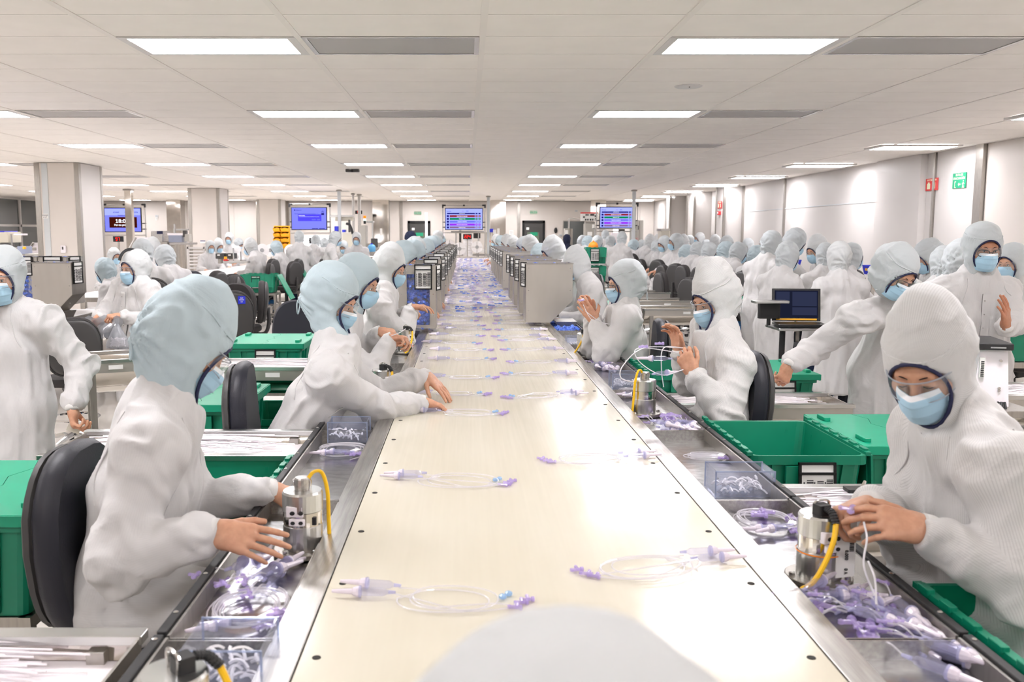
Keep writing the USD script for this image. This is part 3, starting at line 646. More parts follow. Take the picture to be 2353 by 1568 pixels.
# infusion sets
def coil(cx, cy, a, b, turns, seed, z=.004, drift=.03, start=0.0):
    rng = random.Random(seed); n = int(28 * turns); p = []
    ph = rng.uniform(0, 6)
    for i in range(n + 1):
        t = start + i / 28 * 2 * math.pi; k = i / n
        p.append((cx + a * (1 + .10 * math.sin(t * .7 + ph)) * math.cos(t) + drift * (k - .5), cy + b * (1 + .12 * math.cos(t * .55 + ph)) * math.sin(t), z + .0035 * k * turns + .001 * math.sin(t * 3)))
    return np.array(p)
def chamber(t, loc, rz, s=1.0, up=.0):
    """drip chamber: clear barrel, flange, white spike cover and outlet"""
    def q(m): return mv(mv(mv(m, ry=90), s=s), loc, rz=0) if rz == 0 else (lambda w: (w[0] + np.asarray(loc), w[1]))(mv(mv(m, ry=90), rz=rz, s=s))
    r = .0095
    c = part('drip_chamber', q(lathe([(.004, -.036), (.0055, -.03), (r * .86, -.026), (r, -.02), (r, .022), (r * .9, .026)], 12)), 'chamber', t)
    part('flange', q(lathe([(.0095, .026), (.0135, .027), (.0135, .031), (.008, .032)], 14)), 'flange', t)
    part('spike_cover', q(lathe([(.0125, .031), (.0125, .036), (.0095, .044), (.0068, .047), (.0052, .075), (.0036, .092), (0, .093)], 10)), 'spike', t)
    part('outlet', q(lathe([(.0035, -.05), (.0045, -.036), (.004, -.034)], 8)), 'flange', t)
def connector(t, loc, rz, s=1.0):
    m = cat(cyl((-.016, 0, 0), (.016, 0, 0), .0042, n=8), cyl((.004, 0, 0), (.004, .016, 0), .0036, n=8), cyl((.010, 0, 0), (.016, 0, 0), .0062, n=8), cyl((-.012, -.006, 0), (-.012, .006, 0), .003, n=6), sphere((.004, .018, 0), .005, 4))
    part('connector', (lambda w: (w[0] + np.asarray(loc), w[1]))(mv(m, rz=rz, s=s)), 'connector', t)
def infusion_set(label, loc, rz, seed, side=1, clamp=False, size=1.0, turns=2.6, group='infusion sets laid out on the belt', caps=True):
    """side=+1: chambers lie at -x, coil towards +x.  local plane z=0 is the belt"""
    t = thing('infusion_set', label, 'infusion set', loc, rz, group=group); rng = random.Random(seed); S = side
    a, b = .085 * size, .058 * size
    cl = coil(S * .02, 0, a, b, turns, seed, start=math.pi if S > 0 else 0)
    lead = spline([(-S * .10, .05, .009), (-S * .05, .045, .006), cl[0]], 6)
    tail = spline([cl[-1], (S * .12, -.01, .006), (S * .165, -.02, .005)], 6)
    part('tubing', tube(np.vstack([lead, cl[1:], tail[1:]]), .0021, 5), 'tubing', t)
    lead2 = spline([(-S * .10, .012, .009), (-S * .03, -.02 + rng.uniform(-.01, .01), .006), (S * .06, -.05 * size, .006), (S * .15, -.03, .006), (S * .17, .012, .006)], 6)
    part('tubing', tube(lead2, .0021, 5), 'tubing', t)
    chamber(t, (-S * .145, .055 + rng.uniform(-.006, .01), .0135), 180 * (S > 0) + rng.uniform(-10, 10)); chamber(t, (-S * .15, .008, .0135), 180 * (S > 0) + rng.uniform(-12, 6))
    for k in range(3): connector(t, (S * (.165 + .012 * k), -.02 + .022 * k + rng.uniform(-.006, .006), .006), rng.uniform(-60, 60))
    if caps:
        for k in range(2): part('cap', mv(lathe([(.0035, 0), (.0085, .002), (.0085, .008), (.004, .011), (0, .011)], 10), (S * (.135 + .012 * k), .03 + .018 * k, .001)), 'cap_blue', t)
    if clamp:
        for k in range(2): part('roller_clamp', mv(CLAMP, (S * (-.02 + .05 * k), .03 - .05 * k, .004), rz=rng.uniform(-30, 30), s=(1.2, 1.2, 1.2)), 'clamp_blue', t)
    return t
protos = {}
for S in (1, -1):
    for c in (0, 1):
        for v in (0, 1): protos[S, c, v] = None
def put(S, c, v, p, rz, label, s=1.0):
    k = (S, c, v)
    if protos[k] is None: protos[k] = infusion_set(label, (p[0], p[1], BZ + .001), rz, 10 * v + c + (S > 0) * 3, S, bool(c), 1.0, 2.3 + .5 * v)
    else: dup(protos[k], (p[0], p[1], BZ + .001), rz, label, scale=s)
infusion_set('infusion set at the near left end of the belt, coil partly behind the blurred hood', (un(1010, 1400, BZ)[0], un(1010, 1385, BZ)[1], BZ + .001), -6, 77, 1, size=1.1, turns=2.2)
infusion_set('infusion set on the left of the belt with two pale blue caps', (un(1040, 1115, BZ)[0], un(1040, 1110, BZ)[1], BZ + .001), -8, 78, 1, size=1.3, turns=2.0)
infusion_set('nearest infusion set on the right of the belt with a wide clear coil', (un(1500, 1300, BZ)[0], un(1500, 1310, BZ)[1], BZ + .001), 14, 79, -1, size=1.25, turns=3.0, caps=False)
infusion_set('second infusion set on the right of the belt beside a light reflection', (un(1370, 1060, BZ)[0], un(1370, 1060, BZ)[1], BZ + .001), 6, 80, -1, size=1.25, turns=2.4, caps=False)
infusion_set('infusion set just in front of the reaching hands on the left', (un(1065, 955, BZ)[0], un(1065, 952, BZ)[1], BZ + .001), -4, 81, 1, size=1.2, turns=2.0)
rng = random.Random(4); y = 4.45; i = 0; nsets = {-1: 0, 1: 0, 0: 0}
while y < 29.8:
    for S in (1, -1):
        c = 1 if y > 8.9 and rng.random() < .55 else 0
        x = rng.uniform(-.10, .0) if S > 0 else rng.uniform(.36, .47)
        nsets[S] += 1
        put(S, c, rng.randint(0, 1), (x, y + rng.uniform(-.1, .1)), rng.uniform(-14, 14), f'clear infusion set{" with blue clamps" if c else ""}, {nth(nsets[S])} from the front on the {"left" if S > 0 else "right"} of the belt')
    if y > 9.5 and rng.random() < .8:
        nsets[0] += 1; put(1, int(rng.random() < .4), 1, (rng.uniform(.1, .3), y + .1), rng.uniform(-40, 40), f'clear infusion set, {nth(nsets[0])} from the front of those along the middle of the belt')
    y += .62 if y < 6 else .42 if y < 9 else .36
    i += 1

# loose goods in the trays
def tray_coil(label, loc, a, b, turns, seed, ends=2, rz=0, s=1.0):
    t = thing('coiled_tubing', label, 'tubing', loc, rz, group='coils of clear tubing in the trays'); r = random.Random(seed)
    for k in range(3): part('loop', tube(coil(r.uniform(-.006, .006), r.uniform(-.006, .006), a * r.uniform(.85, 1.05), b * r.uniform(.85, 1.08), turns, seed + k, .004 + .004 * k), .0021, 5), 'tubing', t)
    part('tail', tube(spline([(a * .9, -.02, .012), (a * 1.1, -b * .9, .006), (a * .6, -b * 1.7, .004)], 6), .0021, 5), 'tubing', t)
    part('wrap', mv(bx((-.012, -.02, 0), (.012, .02, .014)), (a * .7, -b * .5, .005), rz=-30), 'tape_white', t)
    for k in range(ends): chamber(t, (-.02 + .03 * k, -b * 1.0 + .008 * k, .02), r.uniform(-25, 25) + 190, 1.0)
    for k in range(4): connector(t, (a * .55 + .012 * k, -b * .95 + r.uniform(-.01, .01), .012), r.uniform(0, 180), 1.1)
p = un(575, 1410, TZ); tray_coil('large coil of clear tubing in the front left tray', (p[0], p[1], TZ + .002), .075, .10, 3.2, 3)
p = un(785, 1040, TZ); tray_coil('coil of clear tubing with white spikes beside the left acrylic box', (p[0], p[1], TZ + .002), .085, .085, 2.4, 5)
p = un(1760, 1205, TZ); tray_coil('flat coil of tubing with purple connectors behind the right fixture', (p[0], p[1], TZ + .002), .085, .10, 3.0, 7)
p = un(1610, 1055, TZ); tray_coil('thin bundle of tubing with a purple end in the right tray', (p[0] + .02, p[1], TZ + .002), .075, .035, 2.0, 9, 0)
p = un(1455, 925, TZ); tray_coil('tangle of white tubing behind the second right fixture', (p[0] + .03, p[1] + .22, TZ + .002), .07, .11, 3.0, 11)
p = un(1400, 830, TZ); tray_coil('tangle of tubing in front of the third right worker', (p[0] - .01, p[1], TZ + .002), .075, .12, 3.0, 13)
p = un(840, 905, TZ); tray_coil('tangle of clear tubing beneath the reaching sleeves', (p[0], p[1], TZ + .002), .06, .09, 3.0, 15)
p = un(945, 800, TZ); tray_coil('tangle of clear tubing beside the second fixture on the left', (p[0], p[1] - .1, TZ + .002), .06, .09, 2.0, 17)
def spike_thing(label, loc, rz, group, tilt=0, seed=0, prot=[None]):
    if prot[0] is None:
        t = thing('drip_chamber_set', label, 'drip chamber', loc, rz, group=group)
        chamber(t, (0, 0, 0), 0, 1.15); part('tubing', tube(spline([(-.055, 0, 0), (-.085, .004, .012), (-.12, .012, .004)], 6), .0021, 5), 'tubing', t); connector(t, (-.128, .014, .004), 30)
        prot[0] = t
    else: dup(prot[0], loc, rz, label, group)
r = random.Random(6)
def keep(x): return min(max(x, TRL[0] + .03), TRL[1] - .03) if x < 0 else min(max(x, TRR[0] + .03), TRR[1] - .03)
def spikes(px, py, n, sx, sy, head, word, group, lift=.012):
    p = un(px, py, TZ)
    for k in range(n):
        fy = k / max(n - 1, 1)
        spike_thing(f'clear drip chamber with white spike {word}', (keep(p[0] + r.uniform(-sx, sx)), p[1] + r.uniform(-sy, sy), TZ + .014 + lift * (k % 3)), head + r.uniform(-28, 28), group)
spikes(2105, 1490, 16, .075, .13, -62, 'in the tray at the bottom right', 'pile of drip chambers at bottom right')
spikes(1560, 990, 15, .085, .05, -75, 'fanned out in the tray by the open tote', 'fan of drip chambers in the right tray')
spikes(1390, 850, 12, .08, .12, -70, 'beside the third right fixture', 'drip chambers beside the third right fixture')
spikes(610, 1325, 8, .06, .05, 70, 'in the front left tray under the hand', 'drip chambers under the left hand')
spikes(1930, 1405, 8, .05, .07, 20, 'around the foot of the right front fixture', 'drip chambers at the right front fixture')
def connector_thing(label, loc, rz, group, prot=[None]):
    if prot[0] is None:
        t = thing('purple_connector', label, 'connector', loc, rz, group=group); connector(t, (0, 0, 0), 0, 1.5); part('stub', cyl((-.05, 0, 0), (-.02, 0, 0), .0025, n=6), 'tubing', t); prot[0] = t
    else: dup(prot[0], loc, rz, label, group)
for px, py, n, sx, sy, word in ((1940, 1390, 6, .07, .08, 'by the right front fixture'), (1560, 965, 6, .06, .04, 'behind the fan of drip chambers'), (2000, 1440, 4, .07, .08, 'in the bottom right tray'), (850, 930, 5, .05, .06, 'under the reaching sleeves'), (1420, 800, 5, .06, .12, 'by the third right worker'), (1775, 1190, 4, .07, .05, 'on the flat coil at right'), (640, 1440, 5, .03, .04, 'on the front left coil')):
    p = un(px, py, TZ)
    for k in range(n): connector_thing(f'small purple plastic connector {word}', (keep(p[0] + r.uniform(-sx, sx)), p[1] + r.uniform(-sy, sy), TZ + .012 + .008 * (k % 2)), r.uniform(0, 360), f'purple connectors {word}')

# green totes
def tote_body(t, L=.6, W=.42, H=.30, closed=False, m='tote_green'):
    """attached-lid tote: tapered ribbed walls, stacking rim, long side along y. origin at the floor of the tote"""
    def ring(w, l, z, r=.03):
        p = []
        for sx, sy, a0 in ((1, 1, 0), (-1, 1, 90), (-1, -1, 180), (1, -1, 270)):
            for k in range(4):
                a = math.radians(a0 + 30 * k); p.append((sx * (w / 2 - r) + r * math.cos(a), sy * (l / 2 - r) + r * math.sin(a), z))
        return p
    w0, l0 = W * .84, L * .88
    lip = H - .035
    part('body', loft([ring(w0 - .02, l0 - .02, .012), ring(W - .026, L - .026, H - .001), ring(W, L, H), ring(W, L, lip), ring(W - .03, L - .03, lip - .002), ring(w0, l0, 0)], caps=False), m, t)
    part('bottom', loft([ring(w0, l0, 0), ring(w0 - .01, l0 - .01, .012)]), m, t)
    for s in (-1, 1):
        for k in (-.32, -.16, .16, .32): part('rib', loft([[(s * (w0 / 2), L * k * .9 - .006, .01), (s * (w0 / 2 + .012), L * k * .9 - .006, .01), (s * (w0 / 2 + .012), L * k * .9 + .006, .01), (s * (w0 / 2), L * k * .9 + .006, .01)], [(s * (W / 2 - .018), L * k - .006, lip), (s * (W / 2 - .002), L * k - .006, lip), (s * (W / 2 - .002), L * k + .006, lip), (s * (W / 2 - .018), L * k + .006, lip)]]), m, t)
        for k in (-.3, .3): part('rib', loft([[(W * k * .85 - .006, s * (l0 / 2), .01), (W * k * .85 + .006, s * (l0 / 2), .01), (W * k * .85 + .006, s * (l0 / 2 + .012), .01), (W * k * .85 - .006, s * (l0 / 2 + .012), .01)], [(W * k - .006, s * (L / 2 - .018), lip), (W * k + .006, s * (L / 2 - .018), lip), (W * k + .006, s * (L / 2 - .002), lip), (W * k - .006, s * (L / 2 - .002), lip)]]), m, t)
        part('handle', cat(bx((-W * .2, s * L / 2 - .008, lip - .07), (W * .2, s * L / 2 + .006, lip - .004)), bx((-W * .2, s * L / 2 - .002, lip - .095), (-W * .17, s * L / 2 + .006, lip - .06)), bx((W * .17, s * L / 2 - .002, lip - .095), (W * .2, s * L / 2 + .006, lip - .06))), m, t)
        part('latch_slot', bx((-.025, min(s * (L / 2 + .007), s * (L / 2 + .001)), lip - .06), (.025, max(s * (L / 2 + .007), s * (L / 2 + .001)), lip - .02)), 'tote_dark', t)
        if not closed:
            part('hinge', cat(bx((s * W / 2 - .008, -L / 2 + .01, H - .004), (s * W / 2 + .012, L / 2 - .01, H + .01)), *[rbox((s * (W / 2 + .004), y, H + .012), (.018, .05, .014), .004) for y in np.arange(-L / 2 + .06, L / 2, .095)]), m, t)
            part('lid_flap', mv(cat(bx((-.004, -L / 2 + .015, -W * .5), (.004, L / 2 - .015, 0)), *[bx((-.009, yy - .005, -W * .48), (.009, yy + .005, -.01)) for yy in np.linspace(-L / 2 + .05, L / 2 - .05, 5)]), (s * (W / 2 + .016), 0, H - .002), ry=s * -4), m, t)
    if closed:
        for s in (-1, 1):
            zig = [(0 if i % 2 == 0 else .035) - .017 for i in range(7)]
            p = [(s * (W / 2 + .01), -L / 2 - .008), (s * (W / 2 + .01), L / 2 + .008)] + [(zz, y) for zz, y in zip(zig, np.linspace(L / 2 + .008, -L / 2 - .008, 7))]
            g = Polygon(p).buffer(-.0012)
            part('lid', mv(prism(g, H + .001, H + .018)), 'lid_green', t)
            for y in (-L * .33, L * .33): part('tab', rbox((s * W * .42, y, H + .026), (.03, .09, .016), .006), 'lid_green', t)
            part('lid_edge', bx((min(s * (W / 2 + .004), s * (W / 2 + .014)), -L / 2, H - .02), (max(s * (W / 2 + .004), s * (W / 2 + .014)), L / 2, H + .016)), 'lid_green', t)
        for s in (-1, 1): part('lid_lip', bx((-W / 2 - .01, min(s * (L / 2 + .014), s * (L / 2 + .006)), H - .015), (W / 2 + .01, max(s * (L / 2 + .014), s * (L / 2 + .006)), H + .017)), 'lid_green', t)
def tote(label, loc, rz=0, closed=False, L=.6, W=.42, H=.30, tag=None, group='green attached lid totes'):
    t = thing('green_tote', label, 'tote', loc, rz, group=group); tote_body(t, L, W, H, closed)
    if tag == 'front': add_label(t, (.02, -L / 2 - .02, H - .02), s=1.3, tilt=-8)
    return t
plain_t = None
# ---------------------------------------------------------------- totes, carts, chairs
def stand(label, loc, w, d, h, mt='steel_dull', shelf=.2, rz=0, group='steel tote stands'):
    t = thing('tote_stand', label, 'stand', loc, rz, group=group)
    for x in (-w / 2, w / 2):
        for y in (-d / 2, d / 2):
            part('leg', bx((x - .018, y - .018, .07), (x + .018, y + .018, h)), mt, t); part('caster', cyl((x - .012, y, .035), (x + .012, y, .035), .035, n=12), 'black_rubber', t)
    for y in (-d / 2, d / 2): part('rail', bx((-w / 2, y - .015, h - .04), (w / 2, y + .015, h)), mt, t)
    for x in (-w / 2, w / 2): part('rail', bx((x - .015, -d / 2, h - .04), (x + .015, d / 2, h)), mt, t)
    part('shelf', bx((-w / 2, -d / 2, shelf), (w / 2, d / 2, shelf + .02)), mt, t); part('shelf', bx((-w / 2 + .02, -d / 2 + .02, h - .03), (w / 2 - .02, d / 2 - .02, h - .012)), mt, t); return t
tote_specs = [  # label, x, y, rim z, closed, L, W, tag
    ('open green tote between the two nearest right hand workers', 1.03 + .24, 3.62, .865, False, .64, .44, 'front'),
    ('closed green tote with pale lid right of the open tote', 1.78, 3.80, .84, True, .62, .44, None),
    ('open green tote at the bottom right corner', 1.03 + .24, 1.76, .865, False, .60, .44, None),
    ('open green tote behind the fixture of the second right worker', 1.03 + .24, 5.52, .875, False, .62, .44, None),
    ('closed green tote under the hand of the leaning man in dark glasses', 1.86, 5.66, .835, True, .62, .46, 'front'),
    ('open green tote beside the front left worker', -.63 - .235, 2.98, .865, False, .62, .44, None),
    ('closed green tote at the left edge behind the front chair', -1.50, 2.84, .865, True, .62, .50, 'front'),
    ('closed green tote behind the head of the second left worker', -1.36, 6.35, .935, True, .62, .52, 'front'),
    ('green tote behind the front left goggles', -1.30, 4.55, .86, True, .60, .46, None),
    ('green tote under the trough of the second left worker', -1.05, 5.25, .66, False, .60, .44, None),
]
for lab, x, y, z, closed, L, W, tag in tote_specs:
    tote(lab, (x, y, z - .30), 0, closed, L, W, .30, tag)
    stand('low steel stand under the ' + ' '.join(lab.split()[:10]), (x, y, 0), W * .82, L * .86, z - .302)
# far totes with hanging lids, left centre
fl = None
for i, (px, py, y) in enumerate(((597, 632, 16.6), (655, 618, 19.2), (706, 610, 21.6))):
    p = at(px, py, y); x = p[0]; z = .95
    lab = f'carted green tote with a hanging lid, {ORD[i]} of three left of the belt'
    if fl is None:
        fl = tote(lab, (x, y, z - .32), 90, False, .62, .44, .32, None, 'carted green totes left of the belt'); part('hanging_lid', mv(cat(bx((-.2, -.006, -.5), (.2, .006, 0)), *[bx((-.2, -.010, -.5 + k * .1), (.2, .010, -.49 + k * .1)) for k in range(5)]), (-.02, -.36, .32), rx=-28, rz=0), 'lid_green', fl); add_label(fl, (-.24, .02, .30), rz=-90, s=1.5)
        st = stand('steel cart under the green tote with a hanging lid, first of three', (x, y, 0), .62, .42, z - .33)
    else: dup(fl, (x, y, z - .32), 90, lab); dup(st, (x, y, 0), 0, f'steel cart under the green tote with a hanging lid, {ORD[i]} of three')
# stacked totes behind the third right worker
p = at(1366, 700, 12.5); sx = 2.06
for i, (z, lab) in enumerate(((.67, 'lower green tote of the labelled stack behind the third right worker'), (1.04, 'upper green tote of the labelled stack with an orange bag on it'))): q = tote(lab, (2.60, 18.5, z + .05), 90, False, .42, .36, .31, None); add_label(q, (-.24, .04, .30), rz=-90, s=1.7)
tt = thing('orange_bag', 'crumpled orange bag showing above the stacked green tote', 'bag', (2.56, 18.5, 1.43)); part('bag', tm(trimesh.creation.icosphere(2, .1)), 'orange', tt, True); part('knot', sphere((0, 0, .1), .02, 5), 'orange', tt)
stand('steel stand under the stacked labelled green totes', (2.60, 18.5, 0), .36, .38, .71)
for i, (px, py, y, zz) in enumerate(((1398, 700, 9.9, .92), (1400, 815, 8.6, .55))):
    p = at(px, py, y); tote(('closed green tote with a pale lid behind the hands of the third right worker', 'lower closed green tote on the same cart behind the third right worker')[i], (p[0], y, zz - .30), 0, True, .6, .45, .30); stand(('steel stand under the pale lidded tote near the third right worker', 'low steel stand under the lower tote near the third right worker')[i], (p[0], y, 0), .38, .5, max(zz - .305, .12), shelf=.06)
tote('green tote lid beyond the head of the second right worker', (3.55, 10.6, .62), 0, True, .6, .5, .30); stand('steel cart under the green tote beyond the second right worker', (3.55, 10.6, 0), .44, .54, .615)
tote('dark green tote at the right edge behind the standing man', (3.75, 6.4, .82), 0, False, .6, .5, .30); stand('steel shelf stand at the right edge under the dark green tote', (3.75, 6.4, 0), .5, .54, .815)

# troughs of cut white tubing
def trough(label, loc, L, W=.36, R=.17, legs=True, fill=True, seed=0, rz=0, group='steel troughs of white tubing'):
    """half round trough along x on a wheeled frame; loc z is the rim"""
    t = thing('tubing_trough', label, 'trough', loc, rz, group=group); n = 10
    prof = [(W / 2 * math.cos(a), -R * math.sin(a)) for a in np.linspace(0, math.pi, n)]
    inn = [(y * .975, z * .975) for y, z in prof]
    ring = lambda x: [(x, y, z) for y, z in prof] + [(x, y, z) for y, z in inn[::-1]]
    part('basin', loft([ring(-L / 2), ring(L / 2)], True), 'steel_mirror', t, 30)
    for x in (-L / 2, L / 2): part('end_plate', loft([[(x - .003, y, z) for y, z in prof], [(x + .003, y, z) for y, z in prof]]), 'steel_dull', t)
    for y in (-W / 2, W / 2): part('rim', rbox((0, y, -.002), (L + .02, .044, .02), .004), 'aluminium', t)
    part('front_apron', bx((-L / 2, -W / 2 - .012, -.07), (L / 2, -W / 2 - .006, 0)), 'hopper_steel', t)
    if fill:
        r = random.Random(seed); m = []
        for k in range(90):
            y = r.uniform(-.42, .42) * W; z = -.03 + .025 * r.random() - .06 * (abs(y) / W * 2) ** 2 * 0; x0 = r.uniform(-.48, -.25) * L; x1 = x0 + r.uniform(.55, .72) * L; dy = r.uniform(-.05, .05)
            m.append(tube(spline([(x0, y - dy, z), ((x0 + x1) / 2, y + r.uniform(-.03, .03), z + .012), (min(x1, L * .48), y + dy, z)], 4), .0026, 4, False))
        part('tubes', cat(*m), 'tube_white', t, kind='stuff'); part('tube_layer', bx((-L / 2 + .01, -W * .44, -.075), (L / 2 - .01, W * .44, -.045)), 'tube_white', t, kind='stuff')
    if legs:
        h = loc[2]
        for x in (-L / 2 + .08, L / 2 - .08):
            for y in (-W / 2 + .02, W / 2 - .02): part('leg', bx((x - .018, y - .018, -h + .07), (x + .018, y + .018, -.02)), 'steel_dull', t); part('caster', cyl((x - .012, y, -h + .035), (x + .012, y, -h + .035), .035, n=12), 'black_rubber', t)
            part('cross_bar', bx((x - .015, -W / 2 + .02, -h + .25), (x + .015, W / 2 - .02, -h + .28)), 'steel_dull', t)
        part('long_bar', bx((-L / 2 + .08, -.015, -h + .25), (L / 2 - .08, .015, -h + .28)), 'steel_dull', t)
    part('data_plate', bx((-.08, -W / 2 - .016, -.05), (.0, -W / 2 - .012, -.025)), 'paper', t)
    return t
trough('half round steel trough of white tubing behind the second right chair', (1.52, 5.0, .765), 1.1, .36, seed=1)
trough('steel trough of white tubing behind the front right worker’s hands'.replace('’', "'"), (1.50, 2.78, .845), .98, .32, seed=2)
trough('steel trough of white tubing between the two left workers', (-1.10, 3.50, .865), .94, .42, seed=3)
trough('steel trough of white tubing at the bottom left corner', (-1.17, 1.62, .86), 1.0, .34, seed=4)
trough('narrow trough of white tubing beyond the dark left chair', (-1.05, 5.25, .93), .95, .34, seed=5)
trough('steel trough at the right edge behind the white computer', (2.75, 4.35, .93), .6, .36, seed=6)
tp = None
for i, (x, y) in enumerate(((2.45, 10.2), (2.5, 11.4), (2.35, 13.0), (2.3, 14.6))):
    lab = f'empty half round steel trough cart near the chair row, {ORD[i]} from the front'
    if tp is None: tp = trough(lab, (x, y, .86), 1.0, .5, .2, fill=False)
    else: dup(tp, (x, y, .86), 0, lab)
trough('steel trough cart holding hanging white tubes behind the standing left worker', (-2.15, 5.6, .93), .5, .44, .22, fill=False, rz=25)
tt = thing('tube_bundle', 'bundle of long white tubes with frayed ends hanging from the left trough', 'tubes', (-2.02, 5.62, .40)); r = random.Random(3)
for k in range(60): part('tube', tube(spline([(r.uniform(-.09, .09), r.uniform(-.05, .05), .48), (r.uniform(-.09, .09), r.uniform(-.05, .05), .2), (r.uniform(-.1, .1), r.uniform(-.06, .06), r.uniform(-.02, .03))], 3), .005, 4), 'tube_white', tt)

# chairs
def chair_mesh():
    def pad(w, h, d, top=.5, r=.06):
        """upright rounded back pad in xz, thickness along y, narrower and round at the top"""
        n = 26; out = []
        for i in range(n):
            a = 2 * math.pi * i / n; c, s = math.cos(a), math.sin(a); e = .62
            x = w / 2 * math.copysign(abs(c) ** e, c); z = h / 2 * math.copysign(abs(s) ** e, s)
            if z > 0: x *= 1 - .22 * (z / (h / 2)) ** 2
            out.append((x, z))
        rings = []
        for ins, y in ((.88, -d / 2), (.97, -d / 2 + .012), (1, -d / 2 + .03), (1, d / 2 - .02), (.94, d / 2)): rings.append([(x * ins, y - .05 * (1 - (x / (w / 2)) ** 2) * 0 + .05 * (z / h) ** 2, z * ins) for x, z in out])
        return loft(rings)
    return pad
PAD = chair_mesh()
def chair(label, loc, rz, seat=.60, mt='chair_fabric', group='task chairs', arms=False):
    """sitter faces local +y; origin on the floor under the seat"""
    t = thing('task_chair', label, 'chair', loc, rz, group=group)
    n = 22; ang = np.linspace(0, 2 * math.pi, n, False); sup = lambda c: np.sign(c) * abs(c) ** .7
    rr = np.stack([sup(np.cos(ang)) * .235, sup(np.sin(ang)) * .22, np.zeros(n)], 1)
    part('seat', loft([rr * .9 + [0, 0, seat - .07], rr + [0, 0, seat - .055], rr + [0, 0, seat - .02], rr * .93 + [0, 0, seat]]), mt, t, 40)
    part('backrest', mv(PAD(.44, .50, .075), (0, -.235, seat + .27), rx=4), mt, t, 40)
    part('back_shell', mv(PAD(.42, .47, .035), (0, -.285, seat + .27), rx=4), 'chair_shell', t, 40)
    part('back_post', tube(spline([(0, -.06, seat - .09), (0, -.25, seat - .10), (0, -.305, seat + .03), (0, -.30, seat + .2)], 5), .022, 8), 'chair_shell', t)
    part('mechanism', rbox((0, -.02, seat - .10), (.16, .22, .06), .02), 'black_rubber', t)
    part('gas_column', lathe([(.026, .1), (.026, seat * .5), (.019, seat * .5), (.019, seat - .1)], 12), 'black_rubber', t)
    part('foot_ring', tube([(.2 * math.cos(a), .2 * math.sin(a), .26) for a in np.linspace(0, 2 * math.pi, 25)], .010, 6), 'chrome', t)
    for k in range(5):
        a = math.radians(72 * k + 18); c, s = math.cos(a), math.sin(a)
        part('base_arm', tube([(0, 0, .12), (c * .15, s * .15, .105), (c * .3, s * .3, .08)], [.026, .022, .014], 6), 'chrome', t); part('caster', cyl((c * .3 - s * .02, s * .3 + c * .02, .032), (c * .3 + s * .02, s * .3 - c * .02, .032), .031, n=10), 'black_rubber', t)
    if arms:
        for s in (-1, 1): part('armrest', rbox((s * .27, .0, seat + .2), (.07, .26, .03), .012), 'black_rubber', t); part('arm_post', bx((s * .27 - .012, -.02, seat - .06), (s * .27 + .012, .02, seat + .19)), 'chair_shell', t)
    return t
chair('black and navy task chair holding the front left worker', (-.825, 2.42, 0), -90, .60, 'chair_navy')
cn = chair('leather look navy chair behind the second right worker', (1.15, 4.42, 0), 90, .60, 'chair_navy')
dup(cn, (-.75, 4.0, 0), -84, 'dark grey chair behind the second left worker')
dup(cn, (1.05, 6.06, 0), 84, 'navy chair between the second and third right workers')
chair('empty dark navy fabric chair with a wide back left of the belt', (-1.35, 7.3, 0), 190, .62, 'chair_navy')
dup(cn, (1.37, 2.20, 0), 90, 'chair hidden behind the front right worker')
cf = chair('empty charcoal chair with a blue sticker on its shell', (-2.35, 9.0, 0), 20, .62, 'chair_fabric')
part('sticker', mv(upright(quad(.07, .075)), (.09, -.312, .62 + .43)), 'blue_bin', cf); part('sticker_text', cat(*[mv(upright(text(s_, .010)), (.09, -.316, .62 + .45 - .018 * k)) for k, s_ in enumerate(('OJO', 'FRENO', '2.0'))]), 'paper', cf)
# ---------------------------------------------------------------- people: smooth unions of tapered limbs, surfaced as one mesh each
def snet(D, o, h):
    """surface nets of a distance grid"""
    S = D < 0; sh = np.array(D.shape); cid, cp, quads, flips = [], [], [], []
    stride = np.array([sh[1] * sh[2], sh[2], 1])
    for ax in range(3):
        a = [slice(None)] * 3; b = [slice(None)] * 3; a[ax] = slice(0, -1); b[ax] = slice(1, None); a, b = tuple(a), tuple(b)
        idx = np.argwhere(S[a] != S[b])
        if not len(idx): continue
        e = np.zeros(3, int); e[ax] = 1
        d0 = D[tuple(idx.T)]; d1 = D[tuple((idx + e).T)]; pos = idx + np.outer(d0 / (d0 - d1), e)
        u, v = (ax + 1) % 3, (ax + 2) % 3; eu = np.zeros(3, int); ev = np.zeros(3, int); eu[u] = 1; ev[v] = 1
        ok = ((idx[:, u] > 0) & (idx[:, v] > 0)); idx, pos, d0 = idx[ok], pos[ok], d0[ok]
        cs = [((idx - off) * stride).sum(1) for off in (0 * eu, eu, eu + ev, ev)]
        for c in cs: cid.append(c); cp.append(pos)
        quads.append(np.stack(cs, 1)); flips.append(d0 < 0)
    cid = np.concatenate(cid); cp = np.vstack(cp); q = np.vstack(quads); fl = np.concatenate(flips)
    uq, inv = np.unique(cid, return_inverse=True); cnt = np.bincount(inv)
    v = np.stack([np.bincount(inv, cp[:, k]) / cnt for k in range(3)], 1) * h + o
    q = np.searchsorted(uq, q); q[~fl] = q[~fl][:, ::-1]
    q = q[:, ::-1] if False else q
    return v, np.vstack([q[:, [0, 1, 2]], q[:, [0, 2, 3]]])
